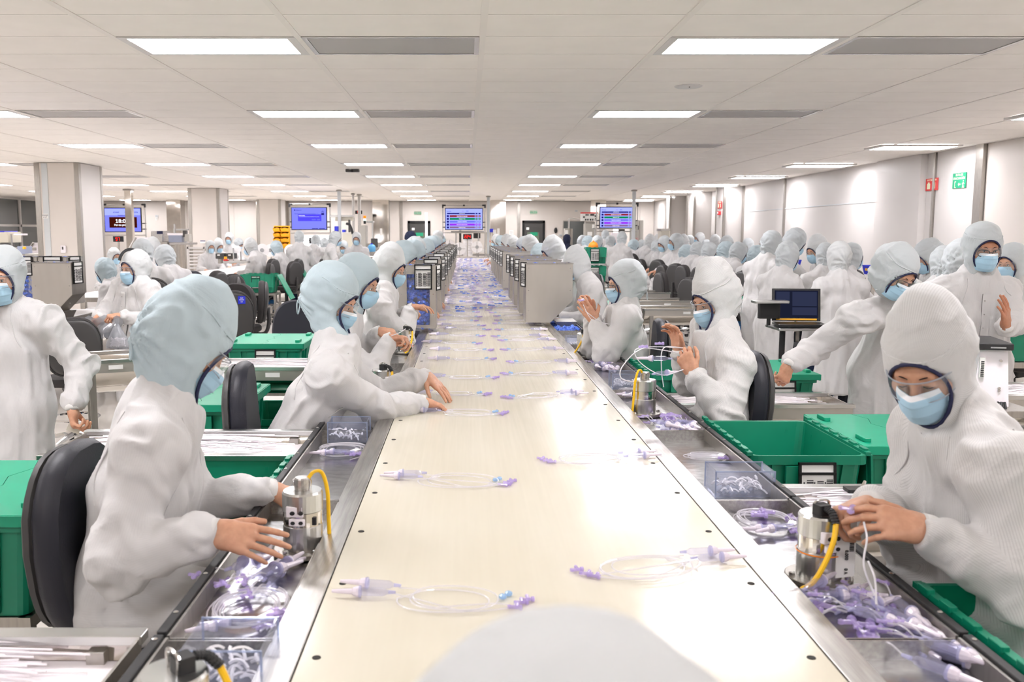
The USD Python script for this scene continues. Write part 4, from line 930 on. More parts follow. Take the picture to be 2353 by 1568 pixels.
class Vol:
    def __init__(s, lo, hi, h):
        s.o = np.asarray(lo, float); s.h = h; n = np.ceil((np.asarray(hi) - s.o) / h).astype(int) + 1; s.D = np.full(n, .5, np.float32); s.n = n
    def block(s, lo, hi):
        a = np.clip(np.floor((np.asarray(lo) - s.o) / s.h).astype(int), 0, s.n); b = np.clip(np.ceil((np.asarray(hi) - s.o) / s.h).astype(int) + 1, 0, s.n)
        if (b <= a).any(): return None, None
        g = np.meshgrid(*[s.o[k] + s.h * np.arange(a[k], b[k]) for k in range(3)], indexing='ij', sparse=True)
        return tuple(slice(a[k], b[k]) for k in range(3)), g
    def add(s, f, lo, hi, k=.03, sub=False, m=.06):
        sl, g = s.block(np.asarray(lo) - m, np.asarray(hi) + m)
        if sl is None: return
        d = f(*g).astype(np.float32); D = s.D[sl]
        if sub: hh = np.maximum(k - np.abs(D + d), 0) if k else 0; s.D[sl] = np.maximum(D, -d) + (hh * hh / (4 * k) if k else 0)
        else: hh = np.maximum(k - np.abs(D - d), 0) if k else 0; s.D[sl] = np.minimum(D, d) - (hh * hh / (4 * k) if k else 0)
    def cone(s, p0, p1, r0, r1=None, k=.03, sub=False, flat=None):
        p0, p1 = np.asarray(p0, float), np.asarray(p1, float); r1 = r0 if r1 is None else r1; w = p1 - p0; L = max(w @ w, 1e-9)
        def f(x, y, z):
            t = np.clip(((x - p0[0]) * w[0] + (y - p0[1]) * w[1] + (z - p0[2]) * w[2]) / L, 0, 1)
            return np.sqrt((x - p0[0] - t * w[0]) ** 2 + (y - p0[1] - t * w[1]) ** 2 + (z - p0[2] - t * w[2]) ** 2) - (r0 + (r1 - r0) * t)
        R = max(r0, r1); s.add(f, np.minimum(p0, p1) - R, np.maximum(p0, p1) + R, k, sub)
    def ell(s, c, r, R=np.eye(3), k=.03, sub=False):
        c, r = np.asarray(c, float), np.asarray(r, float)
        def f(x, y, z):
            q = [((x - c[0]) * R[0, i] + (y - c[1]) * R[1, i] + (z - c[2]) * R[2, i]) for i in range(3)]
            k0 = np.sqrt(sum((q[i] / r[i]) ** 2 for i in range(3))); k1 = np.sqrt(sum((q[i] / r[i] ** 2) ** 2 for i in range(3))) + 1e-9
            return k0 * (k0 - 1) / k1
        s.add(f, c - r.max(), c + r.max(), k, sub)
    def mesh(s): return snet(s.D, s.o, s.h)
def relax(v, f, n, lam=.5):
    e = np.vstack([f[:, [0, 1]], f[:, [1, 2]], f[:, [2, 0]]]); e = np.vstack([e, e[:, ::-1]]); c = np.maximum(np.bincount(e[:, 0], minlength=len(v)), 1)
    for _ in range(n): v = v + lam * (np.stack([np.bincount(e[:, 0], v[e[:, 1], k], len(v)) for k in range(3)], 1) / c[:, None] - v)
    return v
def vnorm(v, f):
    n = np.zeros_like(v); c = np.cross(v[f[:, 1]] - v[f[:, 0]], v[f[:, 2]] - v[f[:, 0]])
    for k in range(3): n += np.stack([np.bincount(f[:, k], c[:, j], len(v)) for j in range(3)], 1)
    return n / (np.linalg.norm(n, axis=1, keepdims=True) + 1e-12)
def rot(yaw=0, pitch=0, roll=0):
    """head turn: yaw left positive, pitch down positive, roll"""
    y, p, r = map(math.radians, (yaw, -pitch, roll)); cy, sy, cp, sp, cr, sr = math.cos(y), math.sin(y), math.cos(p), math.sin(p), math.cos(r), math.sin(r)
    return np.array([[cy, -sy, 0], [sy, cy, 0], [0, 0, 1]]) @ np.array([[1, 0, 0], [0, cp, -sp], [0, sp, cp]]) @ np.array([[cr, 0, sr], [0, 1, 0], [-sr, 0, cr]])

# head, face, mask and eyewear in head space: x right, y forward, z up, origin between the ears
def face_mesh(h, closed):
    V = Vol((-.1, -.125, -.16), (.1, .135, .14), h)
    V.ell((0, -.015, .035), (.074, .092, .09)); V.ell((0, .022, -.03), (.063, .068, .088), k=.03); V.cone((-.012, .058, -.098), (.012, .058, -.098), .022, k=.03)
    V.cone((-.036, .077, .024), (.036, .077, .024), .011, k=.02)
    for s in (-1, 1):
        V.cone((s * .046, .052, -.022), (s * .05, .03, -.03), .022, k=.03)
        V.ell((s * .031, .104, .003), (.019, .018, .012), k=.012, sub=True)
        V.ell((s * .031, .0765, .002), (.0155, .0135, .0125), k=.004)
        if closed: V.cone((s * .021, .0865, .0045), (s * .042, .083, .002), .0052, k=.004)
        else: V.cone((s * .021, .0865, .010), (s * .042, .083, .008), .0036, k=.003); V.cone((s * .021, .0865, -.008), (s * .042, .083, -.006), .003, k=.004)
    V.cone((0, .086, .012), (0, .109, -.030), .0075, .0125, k=.014); V.cone((-.012, .098, -.034), (.012, .098, -.034), .008, k=.01)
    V.cone((-.018, .088, -.066), (.018, .088, -.066), .006, k=.01)
    V.cone((0, -.015, -.07), (0, -.02, -.10), .045, k=.03)
    v, f = V.mesh(); return relax(v, f, 1), f
FACES = {}
def face(h, closed):
    k = (h, closed)
    if k not in FACES: FACES[k] = face_mesh(h, closed)
    return FACES[k]
def patch(fn, nu, nv, thick):
    """thin double sided sheet from fn(u, v), u in -1..1, v in 0..1"""
    U, W = np.meshgrid(np.linspace(-1, 1, nu), np.linspace(0, 1, nv), indexing='ij'); P = fn(U, W)
    v = P.reshape(-1, 3); i, j = np.meshgrid(np.arange(nu - 1), np.arange(nv - 1), indexing='ij'); a = (i * nv + j).ravel()
    f = np.vstack([np.stack([a, a + nv, a + nv + 1], 1), np.stack([a, a + nv + 1, a + 1], 1)]); n = vnorm(v, f)
    if (n[:, 1]).mean() < 0: f = f[:, ::-1]; n = -n
    N = len(v); rim = [k * nv for k in range(nu)] + [(nu - 1) * nv + k for k in range(1, nv)] + [k * nv + nv - 1 for k in range(nu - 2, -1, -1)] + [k for k in range(nv - 2, 0, -1)]
    s = np.array([(rim[k], rim[(k + 1) % len(rim)]) for k in range(len(rim))])
    side = np.vstack([np.stack([s[:, 0], s[:, 1], s[:, 1] + N], 1), np.stack([s[:, 0], s[:, 1] + N, s[:, 0] + N], 1)])
    return np.vstack([v + n * thick / 2, v - n * thick / 2]), np.vstack([f, f[:, ::-1] + N, side])
def mask_fn(U, W, off=0.0):
    fw = np.interp(W, [0, .12, .3, .6, .85, 1], [.112, .126, .131, .126, .110, .090]); z = np.interp(W, [0, 1], [-.006, -.118])
    ph = U * 1.32; x = .0705 * np.sin(ph) * np.interp(W, [0, .5, 1], [.97, 1.0, .86]); y0 = .004
    y = y0 + (fw - y0) * np.cos(ph) ** 1.15 + .010 * np.exp(-(U / .16) ** 2) * (1 - W) ** 3
    z = z - .014 * U ** 2 * (1 - W) + .010 * U ** 2 * W
    pl = np.mod(W * 3.6, 1.0); y = y + .0035 * (pl - .5) * (1 - U ** 4) * ((W > .12) & (W < .92)) + off
    return np.stack([x, y, z], -1)
MASK = patch(lambda u, w: mask_fn(u, w), 27, 36, .0015); MASK_LO = patch(lambda u, w: mask_fn(u, w), 13, 14, .002)
BAND = patch(lambda u, w: mask_fn(u, w * .10, .0012) , 27, 4, .0012)
LOOPS = cat(*[tube(spline([(s * .0665, .030, z), (s * .068, .018, z + .004 * q), (s * .069, .006, z + .012 * q)], 4), .0016, 5) for s in (-1, 1) for z, q in ((-.02, 1), (-.100, -1))])
def visor_fn(U, W):
    ph = U * 1.45; z = np.interp(W, [0, 1], [.030, -.026]) * (1 - .25 * np.abs(U) ** 3) - .004; return np.stack([.080 * np.sin(ph), .004 + .112 * np.cos(ph) ** .8 + .004 * W, z + .012 * np.exp(-(U / .13) ** 2) * W ** 2], -1)
VISOR = patch(visor_fn, 25, 7, .002)
VISOR_RIM = cat(tube(visor_fn(np.linspace(-1, 1, 25), np.zeros(25)), .0022, 5), tube(visor_fn(np.linspace(-1, 1, 25), np.ones(25)), .0016, 5))
TEMPLES = cat(*[rbox((s * .081, -.012, .006), (.004, .065, .012), .0015) for s in (-1, 1)])
def glasses():
    out = []
    for s in (-1, 1):
        a = np.linspace(0, 2 * math.pi, 27); x = s * .034 + .026 * np.sign(np.cos(a)) * np.abs(np.cos(a)) ** .75; z = -.008 + .0205 * np.sign(np.sin(a)) * np.abs(np.sin(a)) ** .8
        y = .112 - 9.0 * x ** 2; out.append(tube(np.stack([x, y, z], 1), .0022, 6)); out.append(tube([(s * .060, .079, .004), (s * .074, .05, .006), (s * .079, -.01, .006)], .0022, 5))
    out.append(tube([(-.008, .112, -.002), (0, .114, .001), (.008, .112, -.002)], .002, 5)); return cat(*out)
GLASSES = glasses()
BROWS = cat(*[tube(spline([(s * .013, .0908, .0205), (s * .03, .0888, .0262), (s * .048, .077, .0225)], 4), [.0012, .0017, .002, .0021, .002, .0018, .0015, .0012, .0008], 5) for s in (-1, 1)])
LASH_C = cat(*[tube(spline([(s * .0185, .0895, -.0005), (s * .031, .0918, -.0035), (s * .0445, .084, -.0015)], 4), .0011, 4) for s in (-1, 1)])
LASH_O = cat(*[tube(spline([(s * .0185, .088, .004), (s * .031, .0915, .0075), (s * .0445, .083, .0045)], 4), .0012, 4) for s in (-1, 1)])
def eye(s): return sphere((s * .031, .0785, .0015), .0118, 8), sphere((s * .0305, .0868, .0012), .0052, 6, (1, 1, 1))

def hand_mesh(pose='relax', left=False, h=.003):
    """right hand: palm down (-z), fingers +y, thumb on -x"""
    C = {'relax': (22, 26, 16), 'grip': (52, 62, 38), 'flat': (6, 10, 8), 'pinch': (42, 50, 28), 'open': (8, 14, 10)}[pose]
    V = Vol((-.085, -.07, -.13), (.075, .2, .06), h)
    V.cone((0, -.008, 0), (0, .005, 0), .023, .022, k=.01)
    X = (-.031, -.0105, .0105, .030); Y = (.088, .093, .088, .078); L = ((.043, .026, .022), (.047, .030, .023), (.043, .028, .022), (.034, .021, .019)); R = (.0092, .0094, .0090, .0080)
    for i in range(4):
        V.cone((X[i] * .55, .008, 0), (X[i], Y[i], -.002), .0165, .0118, k=.016)
    V.cone((-.014, .03, -.004), (.016, .03, -.004), .017, k=.02)
    tips = []
    for i in range(4):
        p = np.array((X[i], Y[i] - .004, -.001)); a = 0; fan = (-.10, -.02, .06, .15)[i]
        for j in range(3):
            a += math.radians(C[j] * (1, 1.05, 1.1, 1.15)[i]); q = p + L[i][j] * np.array((math.sin(fan) * math.cos(a), math.cos(fan) * math.cos(a), -math.sin(a)))
            V.cone(p, q, R[i] * (1 - .08 * j), R[i] * (.94 - .1 * j), k=.0025 if j else .006); p = q
        tips.append((p, a, fan))
    p = np.array((-.020, .022, -.008)); d = unit((-.62, .70, -.34)) if pose != 'open' else unit((-.85, .5, -.1))
    for j, (l, r0, r1) in enumerate(((.045, .0165, .0115), (.032, .0112, .0098), (.025, .0096, .0078))):
        q = p + l * d; V.cone(p, q, r0, r1, k=.008 if j == 0 else .003); p = q; d = unit(d + (np.array((.35, .18, -.25)) if pose in ('grip', 'pinch') else np.array((.12, .2, -.05))))
    v, f = V.mesh(); v = relax(v, f, 2, .4)
    if left: v = v * [-1, 1, 1]; f = f[:, ::-1]
    return v, f
HANDS = {}
def hand(pose, left, h):
    k = (pose, left, h)
    if k not in HANDS: HANDS[k] = hand_mesh(pose, left, h)
    return HANDS[k]
def tri(V, p):
    q = np.clip((np.asarray(p) - V.o) / V.h, 0, V.n - 1.001); i = q.astype(int); a = q - i; D = V.D[i[0]:i[0] + 2, i[1]:i[1] + 2, i[2]:i[2] + 2]
    D = D[0] * (1 - a[0]) + D[1] * a[0]; D = D[0] * (1 - a[1]) + D[1] * a[1]; return D[0] * (1 - a[2]) + D[1] * a[2]
def hood_opening(V, T, c, R):
    """the navy trim follows the hood where the face opening cuts it"""
    D = V.D
    def val(p): return tri(V, p)
    pts = []
    for a in np.linspace(0, 2 * math.pi, 37)[:-1]:
        e = np.array((.070 * math.cos(a), .0, -.029 + .0925 * math.sin(a))); hit = None
        for y in np.arange(.15, -.03, -.001):
            if val(R @ (e + (0, y, 0)) + c) < 0: hit = y; break
        pts.append(e + (0, .03 if hit is None else hit, 0))
    p = np.array(pts); 
    for _ in range(8): p[:, 1] = .5 * p[:, 1] + .25 * (np.roll(p[:, 1], 1) + np.roll(p[:, 1], -1))
    p = np.vstack([p, p[:1]]); return p @ R.T + c
def ik(S, W, a, b, pole):
    d = W - S; L = np.linalg.norm(d); k = max(1.0, L / (a + b) * 1.01); a, b = a * k, b * k; u = d / L; x = (a * a - b * b + L * L) / (2 * L); hgt = math.sqrt(max(a * a - x * x, 1e-6)); w = unit(np.asarray(pole, float) - u * (np.asarray(pole, float) @ u)); return S + u * x + w * hgt

def person(label, loc, rz, pose='sit', seat=.60, H=1.62, lean=12, head=None, yaw=0, pitch=15, roll=0, hands=None, hpose=('relax', 'relax'), hdir=None, hnorm=None, res=.014, gown='gown', hood='hood_white', skinm='skin', eyes='open', eyewear='visor', cat_='person', group=None, name='person', mask=True, knot=True, coat=.42, legs=True, elbow=None, twist=0, scale=1.0, peak=0.0, girth=1.0, trous='trousers_dark', fold=1.0, seed=1, shoulders=None, trim='navy_trim'):
    """hooded clean room worker. local space: faces +y, x right; loc z is the floor (or 0). hands: two local wrist points (left, right)"""
    t = thing(name, label, cat_, loc, rz, group=group, scale=None if scale == 1.0 else scale)
    fine = res < .011; rng = random.Random(seed); g = girth
    st = math.radians(lean); up = np.array((0, math.sin(st), math.cos(st)))
    hip = np.array((0, 0, seat + .10)) if pose == 'sit' else np.array((0, 0, H * .53))
    chest = hip + up * .30; nb = hip + up * .47
    if head is None: head = nb + unit(up * .6 + np.array((0, .35, .6))) * .195
    head = np.asarray(head, float)
    tw = math.radians(twist); ax = np.array((math.cos(tw), math.sin(tw), 0)); R = rot(yaw, pitch, roll)
    sh = [nb - up * .035 - ax * .172, nb - up * .035 + ax * .172] if shoulders is None else [np.asarray(q, float) for q in shoulders]
    if hands is None: hands = [hip + (-.16, .38, .17), hip + (.16, .38, .17)] if pose == 'sit' else [hip + (-.26, .10, -.05), hip + (.26, .10, -.05)]
    hands = [np.asarray(q, float) for q in hands]
    el = [ik(sh[i], hands[i], .285, .255, ((-1, 1)[i] * .55, -.3, -.9) if elbow is None else elbow[i]) for i in (0, 1)]
    hd = [unit(hands[i] - el[i]) for i in (0, 1)] if hdir is None else [unit(q) for q in hdir]
    hn = [(0, 0, -1)] * 2 if hnorm is None else hnorm
    if pose == 'sit':
        kn = [hip + (-.13, .42, .0), hip + (.13, .42, .0)]; an = [np.array((-.12, .40, .14)), np.array((.12, .40, .14))]
        an = [np.array((q[0], q[1], max(.30, seat - .36))) for q in an]
    else: kn = [np.array((-.10, .03, H * .28)), np.array((.10, .03, H * .28))]; an = [np.array((-.11, 0, .08)), np.array((.11, 0, .08))]
    # --- garment volume
    bones = [(hip, chest, .155 * g), (chest, nb, .13)] + [(sh[i], el[i], .07) for i in (0, 1)] + [(el[i], hands[i], .055) for i in (0, 1)]
    pts = [hip, chest, nb, head, *sh, *el, *hands] + ([*kn] if pose == 'sit' else [np.array((0, 0, coat))])
    lo, hi = np.min(pts, 0) - .22, np.max(pts, 0) + .22
    V = Vol(lo, hi, res)
    for s in (-1, 1):
        V.cone(hip + ax * s * .075 * g, chest + ax * s * .072 * g - up * .02, .128 * g, .116 * g, k=.06); V.cone(chest + ax * s * .07, nb - up * .03 + ax * s * .07, .112 * g, .082, k=.06)
        i = (s + 1) // 2
        V.cone(nb - up * .02 + ax * s * .05, sh[i], .07, .076, k=.05); V.cone(sh[i], el[i], .082, .072, k=.04); V.cone(el[i], hands[i] + (el[i] - hands[i]) * .16, .072, .057, k=.035); V.cone(hands[i] + (el[i] - hands[i]) * .24, hands[i] + (el[i] - hands[i]) * .17, .054, .046, k=.02)
        if pose == 'sit': V.cone(hip + ax * s * .08, kn[i], .115 * g, .088, k=.05); V.cone(kn[i], kn[i] + (0, .02, -.16), .09, .098, k=.04); bones.append((hip + ax * s * .08, kn[i], .10))
    if pose != 'sit':
        z0 = coat
        for s in (-1, 1): V.cone(hip + (s * .07 * g, 0, 0), (s * .095, .02, z0 + .06), .13 * g, .125, k=.07)
        V.cone(hip, (0, .02, z0 + .05), .15 * g, .17, k=.05); bones.append((hip, np.array((0, .02, z0)), .16))
        sl, gg = V.block(lo, (hi[0], hi[1], z0 + .1))
        if sl: V.D[sl] = np.maximum(V.D[sl], np.broadcast_to(z0 - gg[2], V.D[sl].shape))
    V.cone(nb - up * .04, nb + (head - nb) * .36, .112, .090, k=.05)
    for i in (0, 1): V.cone(nb + (head - nb) * .16, sh[i], .078, .074, k=.06)
    V.ell(head + R @ np.array((0, .088, -.045)), (.088, .075, .088), R, k=.02, sub=True)
    v, f = V.mesh(); v = relax(v, f, 3 if fine else 1)
    # --- folds: ridged noise in each limb's own frame
    P = np.array([b[0] for b in bones]); Q = np.array([b[1] for b in bones]); rad = np.array([b[2] for b in bones]); Wd = Q - P; LL = (Wd ** 2).sum(1)
    T = np.clip(((v[:, None] - P) * Wd).sum(-1) / LL, 0, 1); C = P + T[..., None] * Wd; dist = np.linalg.norm(v[:, None] - C, axis=-1) / rad
    wgt = np.exp(-(dist - dist.min(1, keepdims=True)) * 7); wgt /= wgt.sum(1, keepdims=True)
    n = vnorm(v, f); disp = np.zeros(len(v)); cl = np.zeros(len(v)); best = dist.argmin(1)
    for b in range(len(bones)):
        sel = wgt[:, b] > .02
        if not sel.any(): continue
        a0, b0, d0 = frame_of(Wd[b]); rel = v[sel] - P[b]; al = rel @ d0; u_, w_ = rel @ a0, rel @ b0; ang = np.arctan2(w_, u_)
        limb = 2 <= b < 6
        lam = (.075, .13) if limb else ((.30, .075) if pose != 'sit' else (.20, .085))
        q = np.stack([al / lam[0] + .6 * np.sin(ang * 1.0 + seed) * limb, u_ / lam[1], w_ / lam[1]], 1) + seed * 7.3 + b * 3.1
        nz = (fbm(q, 2, seed) - .5) / .13; rdg = np.clip(1 - 1.5 * np.abs(nz), -1.2, 1)
        amp = .0165 if limb else .015
        if limb: amp = amp * (.55 + .9 * np.exp(-((T[sel, b] - (1.0 if b < 4 else .0)) / .22) ** 2) + .6 * np.exp(-((T[sel, b] - (0 if b < 4 else .85)) / .15) ** 2))
        disp[sel] += wgt[sel, b] * rdg * amp * .55
        m = sel & (best == b); cl[m] = (np.arctan2((v[m] - P[b]) @ b0, (v[m] - P[b]) @ a0)) * rad[b]
    e_ = np.vstack([f[:, [0, 1]], f[:, [1, 2]], f[:, [2, 0]]]); c_ = np.maximum(np.bincount(e_[:, 0], minlength=len(v)), 1)
    for _ in range(1): disp = .5 * disp + .5 * np.bincount(e_[:, 0], disp[e_[:, 1]], len(v)) / c_
    v = v + n * (disp * fold)[:, None]
    part('gown', (v, f), gown, t, True, prim=cl + 1.0)
    if fine:
        from scipy.spatial import cKDTree
        kd_ = cKDTree(v); n2 = vnorm(v, f); fwd = np.cross(up, ax)
        for i, s in ((0, -1), (1, 1)):
            for side_ in (1, -1):
                ln = [nb + (head - nb) * .2 + ax * s * .085 + fwd * side_ * .05, nb - up * .03 + ax * s * .115 + fwd * side_ * .10, nb - up * .11 + ax * s * .145 + fwd * side_ * .12, nb - up * .19 + ax * s * .17 + fwd * side_ * .08]
                ln = spline(ln, 6); j_ = kd_.query(ln)[1]; pp = v[j_] + n2[j_] * .0006
                for _ in range(3): pp[1:-1] = .5 * pp[1:-1] + .25 * (pp[2:] + pp[:-2])
                part('sleeve_seam', tube(pp, .0028, 5), gown, t, True, prim=np.full(len(pp) * 5, .0026))
    if fine and pose != 'sit':
        rows = []
        for q in np.linspace(.05, .93, 22):
            p_ = hip + (nb - hip) * q; al = (v - p_) @ up; lat = (v - p_) @ ax; m_ = (np.abs(al) < .03) & (np.abs(lat) < .03) & ((best < 2) | ((pose != 'sit') & (best == 6)))
            if m_.any(): rows.append(np.percentile((v[m_] - p_) @ np.cross(up, ax), 92))
            else: rows.append(.12)
        rows = np.convolve(np.pad(rows, 2, 'edge'), np.ones(5) / 5, 'valid'); fw_ = np.cross(up, ax); cen = [hip + (nb - hip) * q + fw_ * (d_ + .004) for q, d_ in zip(np.linspace(.05, .93, 22), rows)]
        part('placket', loft([[c_ - ax * .024 - fw_ * .006, c_ - ax * .022 + fw_ * .001, c_ + ax * .022 + fw_ * .001, c_ + ax * .024 - fw_ * .006] for c_ in cen]), gown, t, True, prim=np.full(4 * len(cen), .0026))
        for c_ in cen[3::4]: part('snap', sphere(c_ + fw_ * .0015 + ax * .012, .0045, 5, (1, 1, 1)), 'chrome', t)
    # --- hood
    hr = min(res, .0085) if fine else .011
    neck = nb + (head - nb) * .10; hlo = np.minimum(head, neck) - .24; hhi = np.maximum(head, neck) + .24
    V = Vol(hlo, hhi, hr); M = lambda p: R @ np.asarray(p, float) + head
    V.ell(M((0, -.022, .028)), (.095, .118, .115), R); V.ell(M((0, -.040, .066 + peak * .5)), (.086 - peak * .2, .10, .086 + peak), R, k=.05); V.ell(M((0, .022, -.028)), (.0855, .052, .112), R, k=.03)
    V.ell(M((0, -.078, .0)), (.080, .064, .09), R, k=.05)
    V.cone(M((0, -.02, -.06)), nb + (head - nb) * .42, .076, .072, k=.05); V.cone(nb + (head - nb) * .42, neck, .072, .066, k=.03)
    if knot: V.cone(M((0, -.116, -.058)), M((0, -.118, -.060)), .024, k=.02); V.cone(M((0, -.126, -.066)), nb + (head - nb) * .42 + (0, -.045, 0), .014, .040, k=.02)
    def cav(x, y, z):
        X = [((x - head[0]) * R[0, i] + (y - head[1]) * R[1, i] + (z - head[2]) * R[2, i]) for i in range(3)]
        e = (np.sqrt((X[0] / .067) ** 2 + ((X[2] + .029) / .0895) ** 2 + 1e-9) - 1) * .067; return np.maximum(e, -.012 - X[1])
    full = V.D.copy(); V.add(cav, head - .16, head + .16, .004, True)
    vh, fh = V.mesh(); vh = relax(vh, fh, 2)
    trimp = None
    V.D = full; trimp = hood_opening(V, None, head, R)
    if fine:
        cr = []
        for ph in np.linspace(-1.9, 1.9, 31):
            zz = .080 - .012 * math.cos(ph) + .004 * math.sin(ph * 5); d_ = np.array((math.sin(ph), math.cos(ph), 0))
            for r_ in np.arange(.17, .02, -.0015):
                w_ = R @ (d_ * r_ + (0, -.03, zz)) + head
                if tri(V, w_) < 0: break
            cr.append(w_)
        cr = np.array(cr)
        for _ in range(3): cr[1:-1] = .5 * cr[1:-1] + .25 * (cr[2:] + cr[:-2])
        part('hood_seam', tube(cr, .0026, 5), hood, t, True, prim=np.full(31 * 5, .0026))
        if knot:
            kk = M((0, -.142, -.062)); dn = np.array((0, -.012, -.05)); part('tie_loop', tube(spline([kk, kk + dn * .6 + R @ np.array((.012, -.003, 0)), kk + dn * 1.2 + R @ np.array((.016, .006, 0)), kk + dn * 1.5 + R @ np.array((0, .008, 0)), kk + dn * .9 + R @ np.array((-.010, .004, 0)), kk], 5), .0032, 6), hood, t, True, prim=np.full(26 * 6, .0026))
    loc_ = (vh - head) @ R; nh = vnorm(vh, fh)
    kx = loc_ - np.array((0, -.122, -.060)); ka = np.arctan2(kx[:, 0], kx[:, 2]); kd = np.linalg.norm(kx, axis=1)
    dh = np.zeros(len(vh))
    if knot: dh += .0062 * np.cos(ka * 13 + 2 * np.sin(ka * 3)) * np.exp(-((kd - .05) / .055) ** 2) * (loc_[:, 1] < -.03)
    dh += np.clip(1 - 1.5 * np.abs(fbm(loc_ / np.array((.13, .09, .07)) + seed * 3.7, 2, seed) - .5) / .13, -1.2, 1) * .0030 * np.clip((.10 - loc_[:, 1]) / .1, .25, 1)
    seam = loc_[:, 2] - (.086 + .25 * (-.02 - loc_[:, 1]) * .5); side = np.exp(-(seam / .005) ** 2); dh -= .003 * side
    dh += .0022 * np.cos(np.arctan2(loc_[:, 0], loc_[:, 1]) * 40) * np.exp(-((seam + .014) / .012) ** 2) * (loc_[:, 1] > .0)
    inside = (np.abs(loc_[:, 0] / .069) ** 2 + np.abs((loc_[:, 2] + .029) / .0915) ** 2 < 1) & (loc_[:, 1] > -.02)
    vh = vh + nh * (dh * fold * ~inside)[:, None]
    part('hood', (vh, fh), hood, t, True, prim=np.arctan2(loc_[:, 0], loc_[:, 2] + .0) * .17 + 1.0)
    part('hood_trim', tube(trimp, .0052, 6, False), trim, t, True)
    # --- body: head, neck, arms and hands in one mesh
    hq = lambda m: (m[0] @ R.T + head, m[1])
    bm = [hq(face(.0028 if fine else .006, eyes == 'closed'))]
    bm.append(cyl(neck - up * .05, head + R @ np.array((0, -.01, -.06)), .04, n=10)); bm.append(cyl(hip, nb, .09, .07, n=10))
    for i in (0, 1):
        bm += [cyl(nb, sh[i], .045, n=8), cyl(sh[i], el[i], .045, .036, n=8), cyl(el[i], hands[i], .036, .02, n=8)]
        y = hd[i]; z = -(np.asarray(hn[i], float)); z = unit(z - y * (z @ y)); x = np.cross(y, z); hv, hf = hand(hpose[i], i == 0, .003 if fine else .0055); bm.append((hv @ np.stack([x, y, z]) + hands[i], hf))
        if fine or True: part('cuff', tube([hands[i] + unit(el[i] - hands[i]) * .075, hands[i] + unit(el[i] - hands[i]) * .05, hands[i] + unit(el[i] - hands[i]) * .022, hands[i], hands[i] + hd[i] * .008, hands[i] + hd[i] * .008], [.045, .042, .038, .0355, .035, .028], 18, False), 'cuff', t, True)
    part('body', cat(*bm), skinm, t, True)
    if mask:
        part('face_mask', hq(MASK if fine else MASK_LO), 'mask_blue', t, True, prim=None)
        if fine: part('mask_band', hq(BAND), 'mask_white', t, True); part('ear_loop', hq(LOOPS), 'mask_white', t)
    if eyewear == 'visor':
        part('safety_glasses', hq(VISOR), 'goggle', t, True)
        if fine: part('glasses_rim', hq(VISOR_RIM), 'acrylic_edge2', t, True); part('temple', hq(TEMPLES), 'goggle', t)
    elif eyewear == 'both': part('safety_glasses', hq(VISOR), 'goggle', t, True); part('spectacles', hq(GLASSES), 'black_gloss', t, True)
    elif eyewear == 'glasses': part('spectacles', hq(GLASSES), 'black_gloss', t, True)
    part('eyebrow', hq(BROWS), 'brow', t)
    if eyes == 'closed': part('lash_line', hq(LASH_C), 'lash', t)
    else:
        for s in (-1, 1):
            a_, b_ = eye(s); e_ = part('eye', hq(a_), 'eye_white', t, True)
            part('iris', hq(b_), 'iris', e_, True)
        part('lash_line', hq(LASH_O), 'lash', t)
    if legs:
        for i in (0, 1):
            if pose == 'sit': part('trouser_leg', tube([kn[i] + (0, 0, -.05), kn[i] + (0, .01, -.2), an[i]], [.07, .065, .05], 9), trous, t)
            else: part('trouser_leg', tube([np.array((an[i][0], .02, coat + .12)), np.array((an[i][0], .02, coat * .5 + .05)), an[i]], [.085, .075, .062], 9), trous, t)
            fz = an[i][2]; part('shoe_cover', mv(loft([[(x * .048, y_ * .12 + .05, z_) for x, y_ in [(math.cos(a), math.sin(a)) for a in np.linspace(0, 2 * math.pi, 13)[:-1]]] for z_ in (0, .03)] + [[(math.cos(a) * .04, math.sin(a) * .075 + .02, .075) for a in np.linspace(0, 2 * math.pi, 13)[:-1]]]), (an[i][0], an[i][1], fz - .08)), 'shoe_cover', t, 40)
    return t
def loc_of(rz, base):
    a = math.radians(rz); c, s = math.cos(a), math.sin(a)
    return lambda p: np.array(((p[0] - base[0]) * c + (p[1] - base[1]) * s, -(p[0] - base[0]) * s + (p[1] - base[1]) * c, p[2] - base[2]))
def hero(label, base, rz, head_w, hands_w, hdir_w=None, hnorm_w=None, elbow_w=None, sh_w=None, **kw):
    """a person given by world points; directions are world too"""
    q = loc_of(rz, base); d = loc_of(rz, (0, 0, 0))
    return person(label, base, rz, head=q(head_w), hands=[q(p) for p in hands_w], hdir=None if hdir_w is None else [d(p) for p in hdir_w], hnorm=None if hnorm_w is None else [d(p) for p in hnorm_w], elbow=None if elbow_w is None else [d(p) for p in elbow_w], shoulders=None if sh_w is None else [q(p) for p in sh_w], **kw)
FR = 2 * [None]
hero('person in pale blue grey hood at front left, open hand over the tray', (-.92, 2.42, 0), -90, at(438, 792, 2.46), [(-.58, 2.62, .93), at(490, 1222, 2.15)], [(.7, .5, -.3), (.95, -.05, -.20)], [(0, .3, -1), (.1, .72, -.68)], [(-.3, .2, -1), (-.55, -.35, -.8)], sh_w=[(-.88, 2.60, 1.15), at(345, 1040, 2.27)], yaw=28, pitch=42, roll=-6, lean=10, res=.0085, hood='hood_blue', eyewear='visor', hpose=('relax', 'flat'), seat=.60, peak=.025, girth=1.0, seed=3, eyes='closed')
